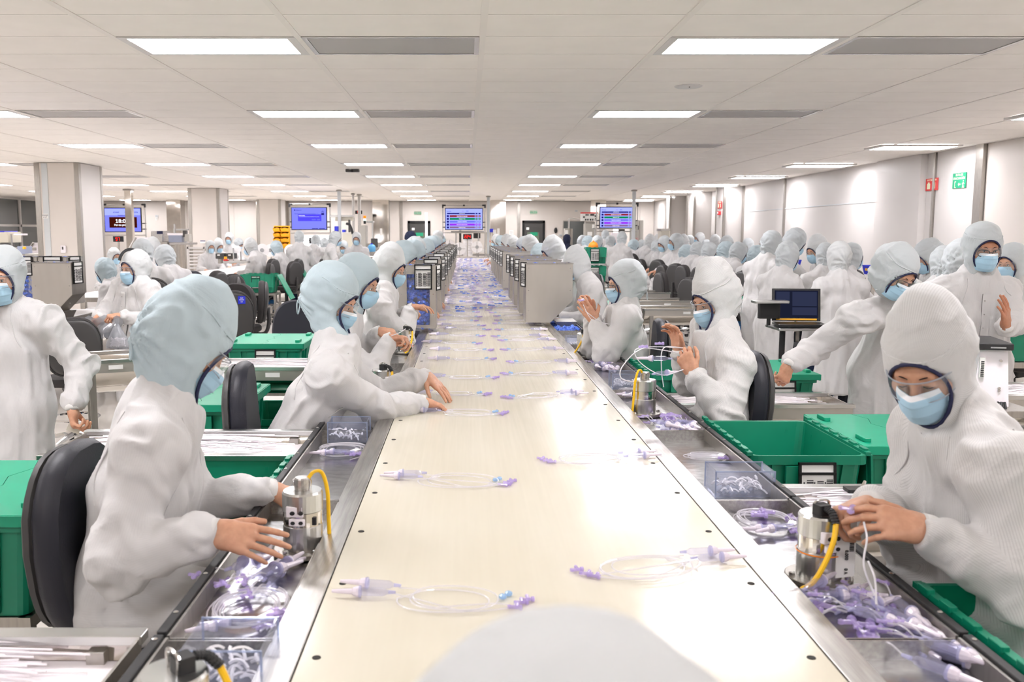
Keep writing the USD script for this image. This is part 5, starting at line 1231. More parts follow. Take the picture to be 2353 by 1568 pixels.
hero('person at front right in pinstriped white hood and blue mask, eyes lowered over both hands', (1.34, 2.20, 0), 90, at(2130, 838, 2.22), [at(2128, 1216, 2.0), at(2000, 1160, 2.16)], [(-.95, .12, .14), (-.75, -.25, -.05)], [(.05, .75, -.65), (.2, -.3, -1)], [(.5, -.55, -.8), (.5, .5, -.8)], sh_w=[at(2295, 1085, 2.02), (1.24, 2.40, 1.16)], yaw=46, pitch=30, roll=4, lean=12, res=.0085, gown='gown_striped', hood='hood_striped', eyes='closed', eyewear='visor', hpose=('relax', 'grip'), seat=.60, peak=.03, girth=1.12, seed=5)
hero('person in pinstriped hood, second on the right, hands with tubing raised below the mask', (1.31, 4.45, 0), 90, at(1640, 688, 4.48), [at(1592, 858, 4.22), at(1562, 806, 4.50)], [(-.45, .1, .85), (-.25, -.1, .9)], [(.3, .9, .1), (-.8, -.5, .1)], [(.2, -.5, -.9), (.2, .5, -.9)], sh_w=[at(1690, 838, 4.29), (1.24, 4.63, 1.19)], yaw=22, pitch=24, lean=10, res=.010, gown='gown_striped', hood='hood_striped', eyes='open', hpose=('grip', 'relax'), seat=.60, peak=.04, seed=7)
hero('bespectacled person third on the right, holding a part up before the mask', (1.10, 6.02, 0), 90, at(1434, 652, 6.02), [at(1368, 738, 5.90), at(1362, 722, 6.04)], [(-.6, .1, .75), (-.45, -.1, .85)], [(.2, .9, .1), (-.5, -.7, .1)], [(.2, -.5, -.9), (.2, .5, -.9)], yaw=8, pitch=12, lean=8, res=.010, hood='hood_grey', eyes='open', eyewear='both', hpose=('open', 'relax'), seat=.60, seed=9)
hero('person in pale blue hood leaning in, both hands reaching onto the belt from the left', (-.79, 3.98, 0), -90, at(766, 688, 4.02), [at(978, 862, 4.36), at(972, 925, 4.10)], [(.55, -.25, -.42), (.80, .05, -.22)], [(-.2, .1, -1), (.15, -.4, -1)], [(0, .4, -.9), (-.1, -.4, -.9)], yaw=-12, pitch=28, lean=28, res=.010, hood='hood_blue', eyes='open', hpose=('flat', 'relax'), seat=.60, seed=11)
hero('person in a pale hood behind the reaching woman, threading a fixture with both hands', (-.80, 4.95, 0), -90, at(826, 650, 4.98), [at(868, 762, 5.10), at(893, 778, 4.92)], [(.9, -.1, 0), (.9, -.1, .05)], [(0, .2, -1), (0, -.3, -1)], yaw=-18, pitch=22, lean=14, res=.011, hood='hood_blue', eyes='open', hpose=('pinch', 'grip'), seat=.60, seed=13)
hero('person in a white pointed hood on the left, working beside the first windowed hopper', (-.72, 6.75, 0), -90, at(899, 618, 6.8), [at(930, 712, 6.9), at(945, 706, 6.72)], [(.95, 0, 0), (.95, -.1, .1)], None, yaw=-20, pitch=20, lean=12, res=.011, hood='hood_white', eyes='open', hpose=('grip', 'relax'), seat=.62, peak=.03, seed=15)
hero('tall man standing at right facing the camera, spectacles under clear goggles, one hand raised', (3.02, 5.42, 0), 180, at(2260, 572, 5.32), [at(2312, 752, 4.98), (2.72, 5.3, .80)], [(-.25, -.3, .9), (0, -.2, -1)], [(-.6, .7, .1), (1, 0, 0)], [(.7, .2, -.8), (-.5, .3, -.6)], pose='stand', H=1.70, lean=2, yaw=-8, pitch=10, res=.010, hood='hood_grey', eyes='open', eyewear='both', hpose=('open', 'relax'), skinm='skin_tan', coat=.35, seed=17, girth=1.1)
hero('man in dark rimmed glasses leaning over with an arm stretched onto a tote', (2.48, 5.36, 0), 190, at(2058, 628, 4.88), [(2.62, 4.98, .95), at(1812, 838, 4.96)], [(0, -.4, -.9), (-.35, -.2, -.85)], [(0, 1, 0), (-.3, .9, -.2)], [(.6, .2, -.8), (-.5, .3, -.5)], sh_w=[(2.50, 5.02, 1.28), at(1965, 735, 4.98)], pose='stand', H=1.66, lean=30, yaw=14, pitch=34, roll=-8, res=.010, hood='hood_grey', eyes='closed', eyewear='both', hpose=('relax', 'grip'), coat=.35, seed=19)
hero('person walking at the left edge with an arm hanging, face half out of the frame', (-2.28, 4.45, 0), 176, at(2, 640, 4.36), [at(166, 938, 4.32), (-2.6, 4.4, .78)], [(.1, -.1, -1), (0, 0, -1)], [(1, .2, 0), (1, 0, 0)], [(.35, .8, 0), (-.35, .8, 0)], sh_w=[at(98, 738, 4.42), (-2.5, 4.46, 1.25)], pose='stand', H=1.56, lean=2, yaw=14, pitch=6, res=.010, hood='hood_grey', eyes='open', hpose=('grip', 'relax'), coat=.30, seed=21, girth=1.1)
hero('standing worker at left holding a plastic bag of small white parts', (-2.72, 7.55, 0), 150, at(308, 618, 7.5), [at(278, 726, 7.22), at(228, 728, 7.3)], [(-.7, -.5, .0), (-.4, -.5, -.7)], [(0, .3, -1), (.7, -.5, -.3)], [(.7, 0, -.7), (-.6, .1, -.8)], pose='stand', H=1.48, lean=4, yaw=-4, pitch=6, res=.010, hood='hood_white', eyes='open', hpose=('grip', 'relax'), coat=.28, seed=23, girth=1.1)
hero('blurred pale hood of a person standing right in front of the camera', (.07, .40, 0), 0, (.066, .458, 1.314), [(-.18, .50, .78), (.30, .50, .78)], None, None, [(-.8, -.3, -.5), (.8, -.3, -.5)], pose='stand', H=1.40, lean=4, yaw=-55, pitch=6, roll=6, res=.010, hood='hood_white', eyes='closed', coat=.35, seed=25, peak=.01, knot=False)
# ---------------------------------------------------------------- the crowd: a few builds, then one object per worker placed by head
TPL = {}
def tpl(key, head, **kw): TPL[key] = (dict(head=head, **kw), None, np.array(head, float))
S_HEAD = (0, .22, 1.335)
tpl('sit_grey', S_HEAD, pose='sit', pitch=24, lean=12, hood='hood_grey', seed=31)
tpl('sit_white', S_HEAD, pose='sit', pitch=18, yaw=8, lean=9, hood='hood_white', seed=32, peak=.03)
tpl('sit_blue', S_HEAD, pose='sit', pitch=28, yaw=-10, lean=16, hood='hood_blue', seed=33)
tpl('sit_up', (0, .14, 1.38), pose='sit', pitch=8, lean=4, hood='hood_grey', seed=34, hands=[(-.2, .40, .88), (.2, .40, .88)])
tpl('stand_grey', (0, .17, 1.53), pose='stand', H=1.60, pitch=22, lean=7, hood='hood_grey', seed=35, coat=.40, trous='jeans', hands=[(-.17, .38, 1.02), (.17, .38, 1.02)])
tpl('stand_white', (0, .10, 1.55), pose='stand', H=1.60, pitch=10, lean=2, hood='hood_white', seed=36, coat=.30, hands=[(-.22, .30, .98), (.22, .30, .98)])
tpl('stand_bent', (0, .36, 1.46), pose='stand', H=1.60, pitch=34, lean=22, hood='hood_grey', seed=37, coat=.36, hands=[(-.15, .62, 1.02), (.15, .62, 1.02)])
tpl('navy', (0, .12, 1.55), pose='stand', H=1.62, pitch=12, lean=4, hood='navy_cloth', gown='navy_cloth', seed=38, coat=.30, trim='black_rubber', hands=[(-.2, .32, .98), (.2, .32, .98)])
FOOT = [(-.92, 2.42, -90), (1.34, 2.2, 90), (1.31, 4.45, 90), (1.1, 6.02, 90), (-.79, 3.98, -90), (-.8, 4.95, -90), (-.72, 6.75, -90), (3.02, 5.42, 180), (2.48, 5.36, 190), (-2.28, 4.45, 176), (-2.72, 7.55, 150)]
TABLES = [(-5.7, 8.3, -3.95, 10.0), (-5.1, 11.3, -4.1, 16.6), (-5.6, 17.2, -4.55, 24.5), (4.8, 7.0, 5.7, 27.0), (2.4, 18.2, 2.8, 18.8), (-8.2, 17.3, -7.2, 18.5)]
def body_pts(x, y, rz): a = math.radians(rz); return ((x, y), (x - .26 * math.sin(a), y + .26 * math.cos(a)))
def free(px, py, y, off, rz):
    """a depth near y at which the worker stands clear of the others and of the tables"""
    best = None
    for k in [0] + [s * q for q in np.arange(.02, .37, .02) for s in (1, -1)]:
        p = at(px, py, y * (1 + k)); b = (p[0] - off[0], p[1] - off[1])
        if b[0] > XR - .45 or b[1] > YB - 1 or any(r[0] - .2 < b[0] < r[2] + .2 and r[1] - .2 < b[1] < r[3] + .2 for r in TABLES): continue
        d = min(math.hypot(u[0] - v[0], u[1] - v[1]) for q in FOOT for u in body_pts(*b, rz) for v in body_pts(*q)) - abs(k) * .25
        if best is None or d > best[0]: best = (d, k, b)
        if d + abs(k) * .25 > .52: break
    d, k, b = best or (0, 0, (at(px, py, y)[0] - off[0], y - off[1])); FOOT.append((*b, rz)); return y * (1 + k)
def worker(key, px, py, y, rz, label, group=None, sc=None):
    kw, proto, hl = TPL[key]; a = math.radians(rz); c, n = math.cos(a), math.sin(a); y = free(px, py, y, (hl[0] * c - hl[1] * n, hl[0] * n + hl[1] * c), rz); p = at(px, py, y); s = p[2] / hl[2] if sc is None else sc; s = min(max(s, .86), 1.10)
    a = math.radians(rz); c, n = math.cos(a), math.sin(a); loc = (p[0] - s * (hl[0] * c - hl[1] * n), p[1] - s * (hl[0] * n + hl[1] * c), 0)
    if key.startswith('sit'): seat_at(loc, rz, 'chair under the ' + ' '.join(label.split()[:12]), s)
    if proto is None: q = person(label, loc, rz, res=.0155, group=group, scale=s, **kw); TPL[key] = (kw, q, hl); return loc
    dup(proto, loc, rz, label, group, scale=s); return loc
cg = chair('charcoal fabric task chair at the left table, nearest of its row', (-2.62, 10.6, 0), 100, .62, 'chair_fabric')
def seat_at(loc, rz, label, s=1.0): dup(cg, (loc[0], loc[1], 0), rz, label, scale=s)
sk = ['sit_grey', 'sit_white', 'sit_blue', 'sit_up']
for i, (px, py, y) in enumerate(((930, 596, 8.7), (953, 590, 9.8), (957, 570, 11.3), (979, 578, 12.6), (990, 567, 14.6), (998, 562, 17.0), (1006, 557, 20.0), (1014, 553, 24.0))):
    l = worker(('sit_blue', 'sit_blue', 'sit_grey', 'sit_blue')[i % 4], px, py, y, -90, f'{ORD[i]} hooded worker from the front behind the left hand hoppers', 'workers behind the left hoppers')
for i, (px, py, y) in enumerate(((1320, 612, 8.75), (1268, 584, 10.3), (1240, 590, 11.7), (1216, 572, 13.8), (1203, 568, 15.2), (1178, 566, 18.0), (1163, 560, 20.5), (1149, 556, 23.2), (1139, 549, 26.0))):
    l = worker(('sit_white', 'sit_white', 'sit_blue', 'sit_white', 'sit_grey')[i % 5], px, py, y, 90, f'{ORD[i]} hooded worker from the front behind the right hand hoppers', 'workers behind the right hoppers')
worker('stand_white', 1009, 546, 21.5, -70, 'standing hooded worker beyond the left hoppers, beside the far machine')
worker('navy', 946, 549, 19.5, -55, 'person in a navy hood and navy coverall near the left black door')
worker('navy', 1303, 552, 24.0, -20, 'person in navy workwear beside the far right window')
# left hand tables
for key, px, py, y, rz, lab in (('sit_blue', 240, 624, 10.3, 88, 'seated worker in blue grey hood just right of the large plain hopper'),
    ('stand_white', 264, 590, 13.0, -130, 'worker half hidden by the column, face and blue mask turned to the right'),
    ('sit_grey', 328, 588, 10.0, 25, 'worker seen from behind with a wide pale hood at the left table'), ('sit_white', 352, 583, 11.6, 20, 'second hood from behind at the left table'),
    ('sit_grey', 377, 596, 11.2, 62, 'seated worker in a grey hood facing left beside the first black chair')):
    l = worker(key, px, py, y, rz, lab)
for key, px, py, y, rz, lab in (('sit_up', 484, 569, 18.5, -150, 'masked worker looking right at the back table, leftmost of four'), ('sit_white', 503, 567, 19.5, -140, 'masked worker at the back table, second from the left'),
    ('stand_white', 526, 549, 20.5, 178, 'standing worker facing the camera at the back table'), ('stand_bent', 549, 562, 21.5, -110, 'worker bending to the right at the back table'),
    ('sit_white', 574, 570, 18.0, 75, 'seated worker bowing left over the back table, in front of the white reels'), ('sit_blue', 634, 572, 19.0, 80, 'seated worker in a blue hood facing left below the yellow bins'),
    ('stand_grey', 688, 548, 19.0, 5, 'tall worker seen from behind below the locked blue screen'), ('stand_bent', 726, 557, 21.0, -10, 'worker from behind beside the bright booth'), ('sit_grey', 747, 563, 23.0, -20, 'worker half hidden behind the others at the bright booth'),
    ('stand_grey', 772, 550, 19.5, -75, 'standing worker in profile facing right by the slim white post'), ('sit_grey', 789, 569, 22.0, 170, 'worker partly hidden behind the profile worker'), ('stand_white', 819, 550, 19.5, 182, 'worker with glasses facing the camera behind a steel cart')):
    l = worker(key, px, py, y, rz, lab)
# right hand benches
for i, (px, py, y) in enumerate(((1340, 556, 24.0), (1352, 558, 23.0), (1374, 556, 22.0), (1405, 556, 24.5), (1457, 567, 21.5), (1476, 567, 22.0), (1494, 558, 20.5), (1512, 569, 19.5), (1557, 572, 18.2), (1578, 583, 16.6), (1604, 578, 16.4), (1632, 580, 15.2), (1669, 580, 14.4), (1699, 583, 13.6), (1741, 592, 12.6), (1793, 584, 12.0))):
    k = sk[(0, 2, 0, 3, 2, 0, 1, 3, 0, 2, 0, 0, 2, 0, 2, 0)[i]]
    l = worker(k, px, py, y, -72 + (i * 37 % 25) - 12, f'{ORD[i]} seated worker from the back wall, in the row facing the right bench', 'seated row on the right')
for i, (px, py, y) in enumerate(((1511, 550, 24), (1525, 551, 22.5), (1551, 555, 21), (1570, 548, 22), (1584, 549, 20.5), (1621, 566, 18.0), (1642, 560, 18), (1668, 560, 17), (1716, 566, 16.0), (1876, 566, 12.6), (2131, 592, 9.3), (2322, 606, 8.2))):
    worker(('sit_white', 'sit_grey', 'sit_up')[i % 3], px, py, y, 90 + (i * 29 % 40) - 10, f'{ORD[i]} worker from the back wall, facing left across the right bench', 'far side of the right bench')
for key, px, py, y, rz, lab in (('stand_grey', 1391, 543, 25, -10, 'standing worker from behind in front of the right screen'), ('stand_grey', 1430, 550, 20.0, -35, 'standing worker from behind, tallest beside the stacked green totes'), ('stand_white', 1606, 549, 19.5, 100, 'standing worker facing left behind the right bench'), ('stand_white', 1757, 560, 15.5, 95, 'standing worker with glasses facing left behind the right bench'),
    ('stand_bent', 1828, 559, 11.6, -80, 'tall worker stooping to the right with arms out over the bench'), ('stand_grey', 1775, 565, 11.0, -60, 'worker in a long coat from behind, left of the stooping one'), ('stand_grey', 1812, 592, 8.8, -62, 'worker in a knee length white coat and jeans seen from behind'),
    ('stand_grey', 1896, 592, 9.8, -20, 'worker with a pointed hood beyond the laptop'), ('stand_white', 1925, 594, 8.2, 5, 'worker seen from behind with a gathered bun of cloth on the hood'), ('sit_up', 1960, 592, 9.0, -70, 'worker in profile right of the gathered hood, by the blue clamps'), ('stand_grey', 2168, 612, 7.6, -35, 'worker from behind between the leaning man and the standing man'), ('sit_grey', 2215, 606, 8.6, -60, 'worker partly hidden behind the standing man')):
    worker(key, px, py, y, rz, lab)
# ---------------------------------------------------------------- things held in hands
def held(label, pts_list, chambers, conns, name='infusion_set', r=.0026):
    o = np.mean([np.mean(p, 0) for p in pts_list], 0); t = thing(name, label, 'infusion set', o)
    for p in pts_list: part('tubing', tube(spline([q - o for q in p], 7), r, 6), 'tubing_solid', t)
    for p, rz in chambers: chamber(t, p - o, rz, 1.15)
    for p, rz in conns: connector(t, p - o, rz, 1.35)
h1, h2 = at(1572, 800, 4.30), at(1585, 815, 4.36)
held('infusion set held up by the second right worker, tubes looping over the tray', [[h1, at(1480, 800, 4.2), at(1432, 840, 4.15), at(1428, 870, 4.15), at(1465, 880, 4.2)], [h1, at(1525, 800, 4.2), at(1520, 850, 4.2), at(1525, 890, 4.2)], [h2, at(1470, 800, 4.25), at(1468, 830, 4.2), at(1520, 862, 4.18), at(1570, 850, 4.2)]], [(at(1516, 824, 4.18), 175), (at(1520, 858, 4.18), 30)], [(at(1478, 797, 4.2), 10), (at(1515, 790, 4.2), 0)])
p1 = at(1985, 1200, 2.02); held('tubing with white clips hanging from the fingers of the front right worker', [[p1, at(1992, 1240, 2.0), at(1985, 1300, 1.98), at(2010, 1370, 1.95), at(2020, 1405, 1.9)], [at(1995, 1290, 1.98), at(2010, 1330, 1.95), at(2014, 1390, 1.9)]], [], [(at(1957, 1172, 2.06), 60)])
held('small clear part with a white tube held up by the third right worker', [[at(1345, 715, 5.86), at(1380, 740, 5.84), at(1420, 748, 5.84)], [at(1340, 700, 5.86), at(1352, 725, 5.85), at(1372, 750, 5.84)]], [], [(at(1337, 690, 5.86), 60)])
held('short white tube held by the worker threading the left fixture', [[at(900, 772, 4.88), at(918, 765, 4.86), at(932, 756, 4.85)]], [], [])
p = at(270, 775, 7.12); t = thing('parts_bag', 'clear plastic bag of white parts held in a fist at left', 'bag', p)
rr = [(.012, .10), (.03, .07), (.065, .0), (.085, -.06), (.08, -.085), (.0, -.09)]
v_, f_ = lathe(rr, 20); v_ = v_ * [1.1, .45, 1] * (1 + .08 * np.sin(np.arange(len(v_)) * 2.7))[:, None]; part('film', (v_, f_), 'bag', t, True)
rg = random.Random(8); part('parts', cat(*[cyl(np.array((rg.uniform(-.06, .06), rg.uniform(-.02, .02), rg.uniform(-.08, .0))), np.array((rg.uniform(-.06, .06), rg.uniform(-.02, .02), rg.uniform(-.08, .0))), .005, n=5) for _ in range(40)]), 'plastic_white', t, kind='stuff'); part('tied_neck', cyl((0, 0, .09), (0, 0, .15), .012, .018, 8), 'bag', t)
p = at(232, 757, 7.15); t = thing('empty_bag', 'large empty clear bag trailing from the standing left worker', 'bag', p)
part('film', patch(lambda u, w: np.stack([.16 * u + .02 * np.sin(w * 7), .03 * np.sin(u * 5 + w * 4), .10 - .17 * w + .012 * np.sin(u * 9)], -1), 15, 9, .002), 'bag', t, True); part('edge', tube([(-.16, .0, -.07), (-.05, .02, -.078), (.05, -.02, -.066), (.16, 0, -.07)], .003, 5), 'bag', t)
p = at(170, 985, 4.30); t = thing('paper_scrap', 'small tan card pinched in the hanging hand at left', 'card', p); part('card', mv(bx((-.03, -.002, -.02), (.03, .002, .02)), rz=20, ry=25), 'machine_beige', t)
t = thing('headset', 'black headband over the hood of the standing left worker', 'headset', at(300, 590, 7.5)); hb = [(.115 * math.cos(a), 0, .115 * math.sin(a)) for a in np.linspace(.5, 2.9, 14)]; part('band', mv(tube(hb, .012, 8), (0, 0, -.055), rz=60), 'black_rubber', t); part('ear_cup', mv(lathe([(.03, 0), (.034, .01), (.03, .02), (0, .022)], 12), (.04, .09, -.02), ry=90, rz=60), 'black_gloss', t)
# rolls of tape, caps and small things on the trays
t = thing('black_clip', 'small black clip board on the rim behind the front right hands', 'clip', un(1968, 1130, .865)); part('plate', rbox((0, 0, .006), (.07, .05, .012), .004), 'black_gloss', t); part('lever', cyl((.01, -.01, .012), (.03, .01, .03), .005), 'chrome', t)
p = un(1300, 730, TZ); t = thing('clamp_pile', 'heap of blue clamps in the tray under the nearest right hopper', 'clamps', (.86, 8.05, TZ + .002), kind='stuff'); part('clamps', heap((-.10, -.35, .0), (.08, .55, .035), 120, 21, 1.4), 'clamp_blue', t, kind='stuff')
t = thing('clamp_pile', 'heap of blue clamps in the tray under the front left hopper', 'clamps', (-.50, 7.2, TZ + .002), kind='stuff'); part('clamps', heap((-.08, -.3, .0), (.06, .3, .035), 90, 22, 1.4), 'clamp_blue', t, kind='stuff')
# ---------------------------------------------------------------- tables and benches
def table(label, x0, y0, x1, y1, h=.88, top='light_table', cat_='table'):
    t = thing('work_table', label, cat_, ((x0 + x1) / 2, (y0 + y1) / 2, 0)); w, d = x1 - x0, y1 - y0
    part('top', rbox((0, 0, h - .02), (w, d, .04), .01), top, t); part('edge', cat(bx((-w / 2, -d / 2 - .01, h - .06), (w / 2, -d / 2, h - .005)), bx((-w / 2 - .01, -d / 2, h - .06), (-w / 2, d / 2, h - .005)), bx((w / 2, -d / 2, h - .06), (w / 2 + .01, d / 2, h - .005))), 'steel_dull', t)
    for x in (-w / 2 + .06, w / 2 - .06):
        for y in np.linspace(-d / 2 + .1, d / 2 - .1, max(2, int(d / 2) + 1)): part('leg', bx((x - .025, y - .025, 0), (x + .025, y + .025, h - .04)), 'steel_dull', t)
    part('lower_shelf', bx((-w / 2 + .06, -d / 2 + .1, .2), (w / 2 - .06, d / 2 - .1, .22)), 'steel_dull', t); return t
table('bright white table with steel hoppers at the left', -5.7, 8.3, -3.95, 10.0, .86, 'bench_white')
table('long white table with scattered blue parts behind the left chairs', -5.1, 11.3, -4.1, 16.6, .90, 'bench_white')
table('back white table with machines, left of the yellow bins', -5.6, 17.2, -4.55, 24.5, .90, 'bench_white')
table('steel inspection bench running along the right side', 4.75, 7.0, 5.75, 27.0, .86, 'steel_tray', 'bench')
h2 = hopper('large plain steel hopper with a black framed label on the left white table', (at(148, 700, 8.8)[0], 8.72, .872), False, 1, w=.36, d=.30, h=.54); add_label(h2, (.20, -.05, .55), rz=80, s=1.4)
for i, (px, y) in enumerate(((62, 9.70), (128, 9.72))): dup(hL, (at(px, 600, y)[0], y, .872), 0, f'windowed hopper of blue clamps {("at the far left", "behind the large plain hopper")[i]} on the white table', scale=(1.35, 1.2, .98))
for i in range(9):
    y = 8.2 + i * 2.05
    dup(hR, (5.05, y + .3, .862), 90, f'steel hopper on the right bench, {ORD[i]} from the front', scale=(.95, .95, .75))
bb = None
for i in range(12):
    x, y = 5.25, 8.9 + i * 1.45
    if bb is None:
        bb = thing('blue_bin', 'small blue plastic bin on the right bench, first from the front', 'bin', (x, y, 1.16), 0, group='small blue bins on the right bench')
        part('body', loft([[(-.07, -.10, 0), (.07, -.10, 0), (.07, .10, 0), (-.07, .10, 0)], [(-.09, -.13, .11), (.09, -.13, .11), (.09, .13, .12), (-.09, .13, .12)]], False), 'blue_bin', bb); part('bottom', bx((-.07, -.10, 0), (.07, .10, .006)), 'blue_bin', bb); part('label', bx((-.092, -.03, .05), (-.084, .03, .08)), 'yellow_bin', bb); part('hanger', bx((-.02, -.02, -.298), (.02, .02, 0)), 'steel_dull', bb)
    else: dup(bb, (x, y, 1.16), 0, f'small blue plastic bin on the right bench, {ORD[i]} from the front')
# empty chairs seen in rows
for i, (px, py, y, rz, s) in enumerate(((458, 640, 11.9, 78, 1.06), (489, 650, 10.9, 100, 1.04), (505, 640, 12.6, 60, 1.0), (368, 675, 9.3, 40, .95), (392, 665, 10.2, 60, .98), (420, 655, 9.9, 100, 1.05), (590, 610, 17, 90, 1), (655, 608, 18.5, 60, 1), (715, 605, 20, 90, 1), (740, 605, 18.8, 90, 1), (160, 740, 7.1, 30, .92))):
    x = at(px, py, y)[0]; dup(cg, (x, y, 0), rz, f'charcoal task chair {("beside the long white table", "turned towards the long white table", "behind the sticker chair", "at the feet of the bag worker", "low beside the bag worker", "right of the grey hooded worker", "of the bowing worker", "below the yellow bins", "of the tall worker", "by the bright booth", "in front of the large plain hopper")[i]}', scale=s)
dup(cf, (-2.62, 9.9, 0), 160, 'charcoal chair half hidden behind the sticker chair')
dup(cn, (-4.35, 13.9, 0), 150, 'wide dark office chair behind the grey hooded worker on the left')
for i, y in enumerate((11.6, 13.2, 15.0)): dup(cg, (3.05, y, 0), -70 - 12 * i, f'dark chair standing by the trough carts, {ORD[i]} from the front')
dup(cn, (3.25, 8.9, 0), -100, 'black chair in front of the coat and jeans worker, behind the laptop')
# ---------------------------------------------------------------- screens on tube stands
def flat(q): return upright(q)
def screen(label, px0, px1, py0, py1, y, art, stand_h=True, rz=0):
    a, b = at(px0, py0, y), at(px1, py1, y); w, h = b[0] - a[0], a[2] - b[2]; zc = (a[2] + b[2]) / 2
    t = thing('television', label, 'television', ((a[0] + b[0]) / 2, y, zc), rz)
    part('housing', rbox((0, .045, 0), (w + .05, .07, h + .05), .012), 'black_gloss', t)
    sc = part('screen', bx((-w / 2, -.002, -h / 2), (w / 2, .012, h / 2)), art['bg'], t)
    for nm, m, x0, z0, x1, z1 in art.get('bars', ()): part(nm, bx(((x0 - .5) * w, -.005, (.5 - z1) * h), ((x1 - .5) * w, -.003, (.5 - z0) * h)), m, sc)
    for s_, m, x, z, hh, ce in art.get('text', ()): part('screen_text', mv(upright(text(s_, hh * h, True, ce)), ((x - .5) * w, -.0055, (.5 - z) * h)), m, sc)
    part('wall_mount', bx((-.1, .08, -.1), (.1, .16, .1)), 'black_rubber', t)
    f = thing('screen_stand', 'black jointed tube stand around the ' + ' '.join(label.split()[:9]), 'stand', ((a[0] + b[0]) / 2, y + .15, 0))
    W = w / 2 + .10; T = zc + h / 2 + .12
    for s in (-1, 1):
        part('upright', cyl((s * W, 0, 0), (s * W, 0, T), .017, n=10), 'steel', f)
        part('elbow_joint', cat(cyl((s * W, 0, T - .09), (s * W, 0, T + .03), .03, n=10), cyl((s * W, 0, T), (s * (W - .1), 0, T), .03, n=10)), 'black_rubber', f)
        for z in (zc - h * .15, zc - h * .4): part('clip', cyl((s * (W + .02), 0, z), (s * (w / 2), 0, z), .016, n=8), 'black_rubber', f)
        part('foot', bx((s * W - .04, -.35, 0), (s * W + .04, .35, .04)), 'steel_dull', f)
    part('top_tube', cyl((-W, 0, T), (W, 0, T), .017, n=10), 'steel', f); part('low_tube', cyl((-W, 0, zc - h / 2 - .12), (W, 0, zc - h / 2 - .12), .017, n=10), 'steel', f); part('centre_joint', cyl((-.03, 0, T), (.03, 0, T), .03, n=8), 'black_rubber', f)
    return t
def board(line):
    rows = [('screen_navy', .20, .265, 'INDICADORES DE ÁREA', .018), ('screen_red', .31, .41, 'Días Críticos de Seguridad', .03), ('screen_green', .445, .545, 'Eventos 5 / 705', .03), ('screen_periwinkle', .585, .68, 'Capacitación y Entrenamiento', .024), ('screen_purple', .72, .825, 'Reuniones de avance operativo', .026), ('screen_mauve', .865, .96, 'Programa de mejora', .026)]
    bars, tx_ = [], [('Mexicana', 'screen_navy', .03, .12, .035, False), ('Línea', 'screen_purple', .44, .12, .03, False), (line, 'screen_navy', .59, .115, .05, True)]
    for i, (m, z0, z1, s_, hh) in enumerate(rows):
        bars += [('row_bar', m, .035 if i == 0 else .11, z0, .80, z1), ('row_cell', m, .815, z0, .875, z1), ('row_cell', m, .895, z0, .955, z1)]; tx_.append((s_, 'screen_white', .45, (z0 + z1) / 2, hh, True))
        if i: bars.append(('row_icon', 'screen_navy', .03, z0, .09, z1)); tx_.append(('0', 'screen_white', .845, (z0 + z1) / 2, .03, True)); tx_.append(('0', 'screen_white', .925, (z0 + z1) / 2, .03, True))
    return dict(bg='screen_pale', bars=bars, text=tx_)
screen('middle television of coloured rows above the end of the belt', 1024, 1108, 480, 527, 31.6, board('IV2'))
screen('right television of coloured rows headed Línea IV1', 1380, 1459, 477, 523, 28.0, board('IV1'))
screen('television showing a blue locked computer screen', 670, 750, 478, 527, 29.0, dict(bg='screen_blue', bars=[('dialog', 'screen_blue_deep', .18, .30, .86, .62), ('button', 'screen_periwinkle', .58, .52, .70, .58), ('button', 'screen_periwinkle', .73, .52, .82, .58), ('task_bar', 'screen_navy', .58, .955, .76, .985), ('task_bar', 'screen_navy', .79, .955, .96, .985), ('logo', 'screen_navy', .07, .08, .10, .13), ('lock_body', 'screen_navy', .86, .25, .94, .33), ('lock_shackle', 'screen_navy', .875, .15, .885, .25), ('lock_shackle', 'screen_navy', .915, .15, .925, .25), ('lock_shackle', 'screen_navy', .875, .14, .925, .16), ('text_line', 'screen_navy', .08, .255, .78, .262), ('text_line', 'screen_navy', .08, .285, .70, .292), ('text_line', 'screen_white', .21, .41, .80, .418)], text=[('Windows 10', 'screen_navy', .11, .105, .035, False), ('Lista de espera', 'screen_white', .20, .36, .03, False)]))
screen('television at left showing 18:02 behind the shiny post', 240, 324, 479, 532, 28.6, dict(bg='screen_blue', bars=[('alert_panel', 'screen_brown', .12, .38, .90, .84), ('pale_band', 'screen_pale', .0, .02, 1, .30)], text=[('18:02', 'screen_white', .48, .55, .15, True), ('Por no producir', 'screen_white', .50, .72, .075, True), ('Demora activa', 'screen_navy', .5, .30, .045, True), ('JC4040', 'screen_navy', .32, .17, .05, True), ('IV1', 'screen_navy', .6, .17, .05, True), ('1094', 'screen_navy', .88, .17, .05, True)]))
SEG = {'0': 'abcdef', '1': 'bc', '2': 'abged', '4': 'fgbc', '7': 'abc', '9': 'abcdfg'}
def digits(s, h):
    out = []; w = h * .5; th = h * .11
    for i, ch in enumerate(s):
        x = (i - (len(s) - 1) / 2) * h * .75
        for g in SEG[ch]:
            c = {'a': (0, h / 2, 1), 'g': (0, 0, 1), 'd': (0, -h / 2, 1), 'f': (-w / 2, h / 4, 0), 'b': (w / 2, h / 4, 0), 'e': (-w / 2, -h / 4, 0), 'c': (w / 2, -h / 4, 0)}[g]
            out.append(quad(w * .85, th, .003, (x + c[0], c[1])) if c[2] else quad(th, h / 2 * .85, .003, (x + c[0], c[1])))
    return cat(*out)
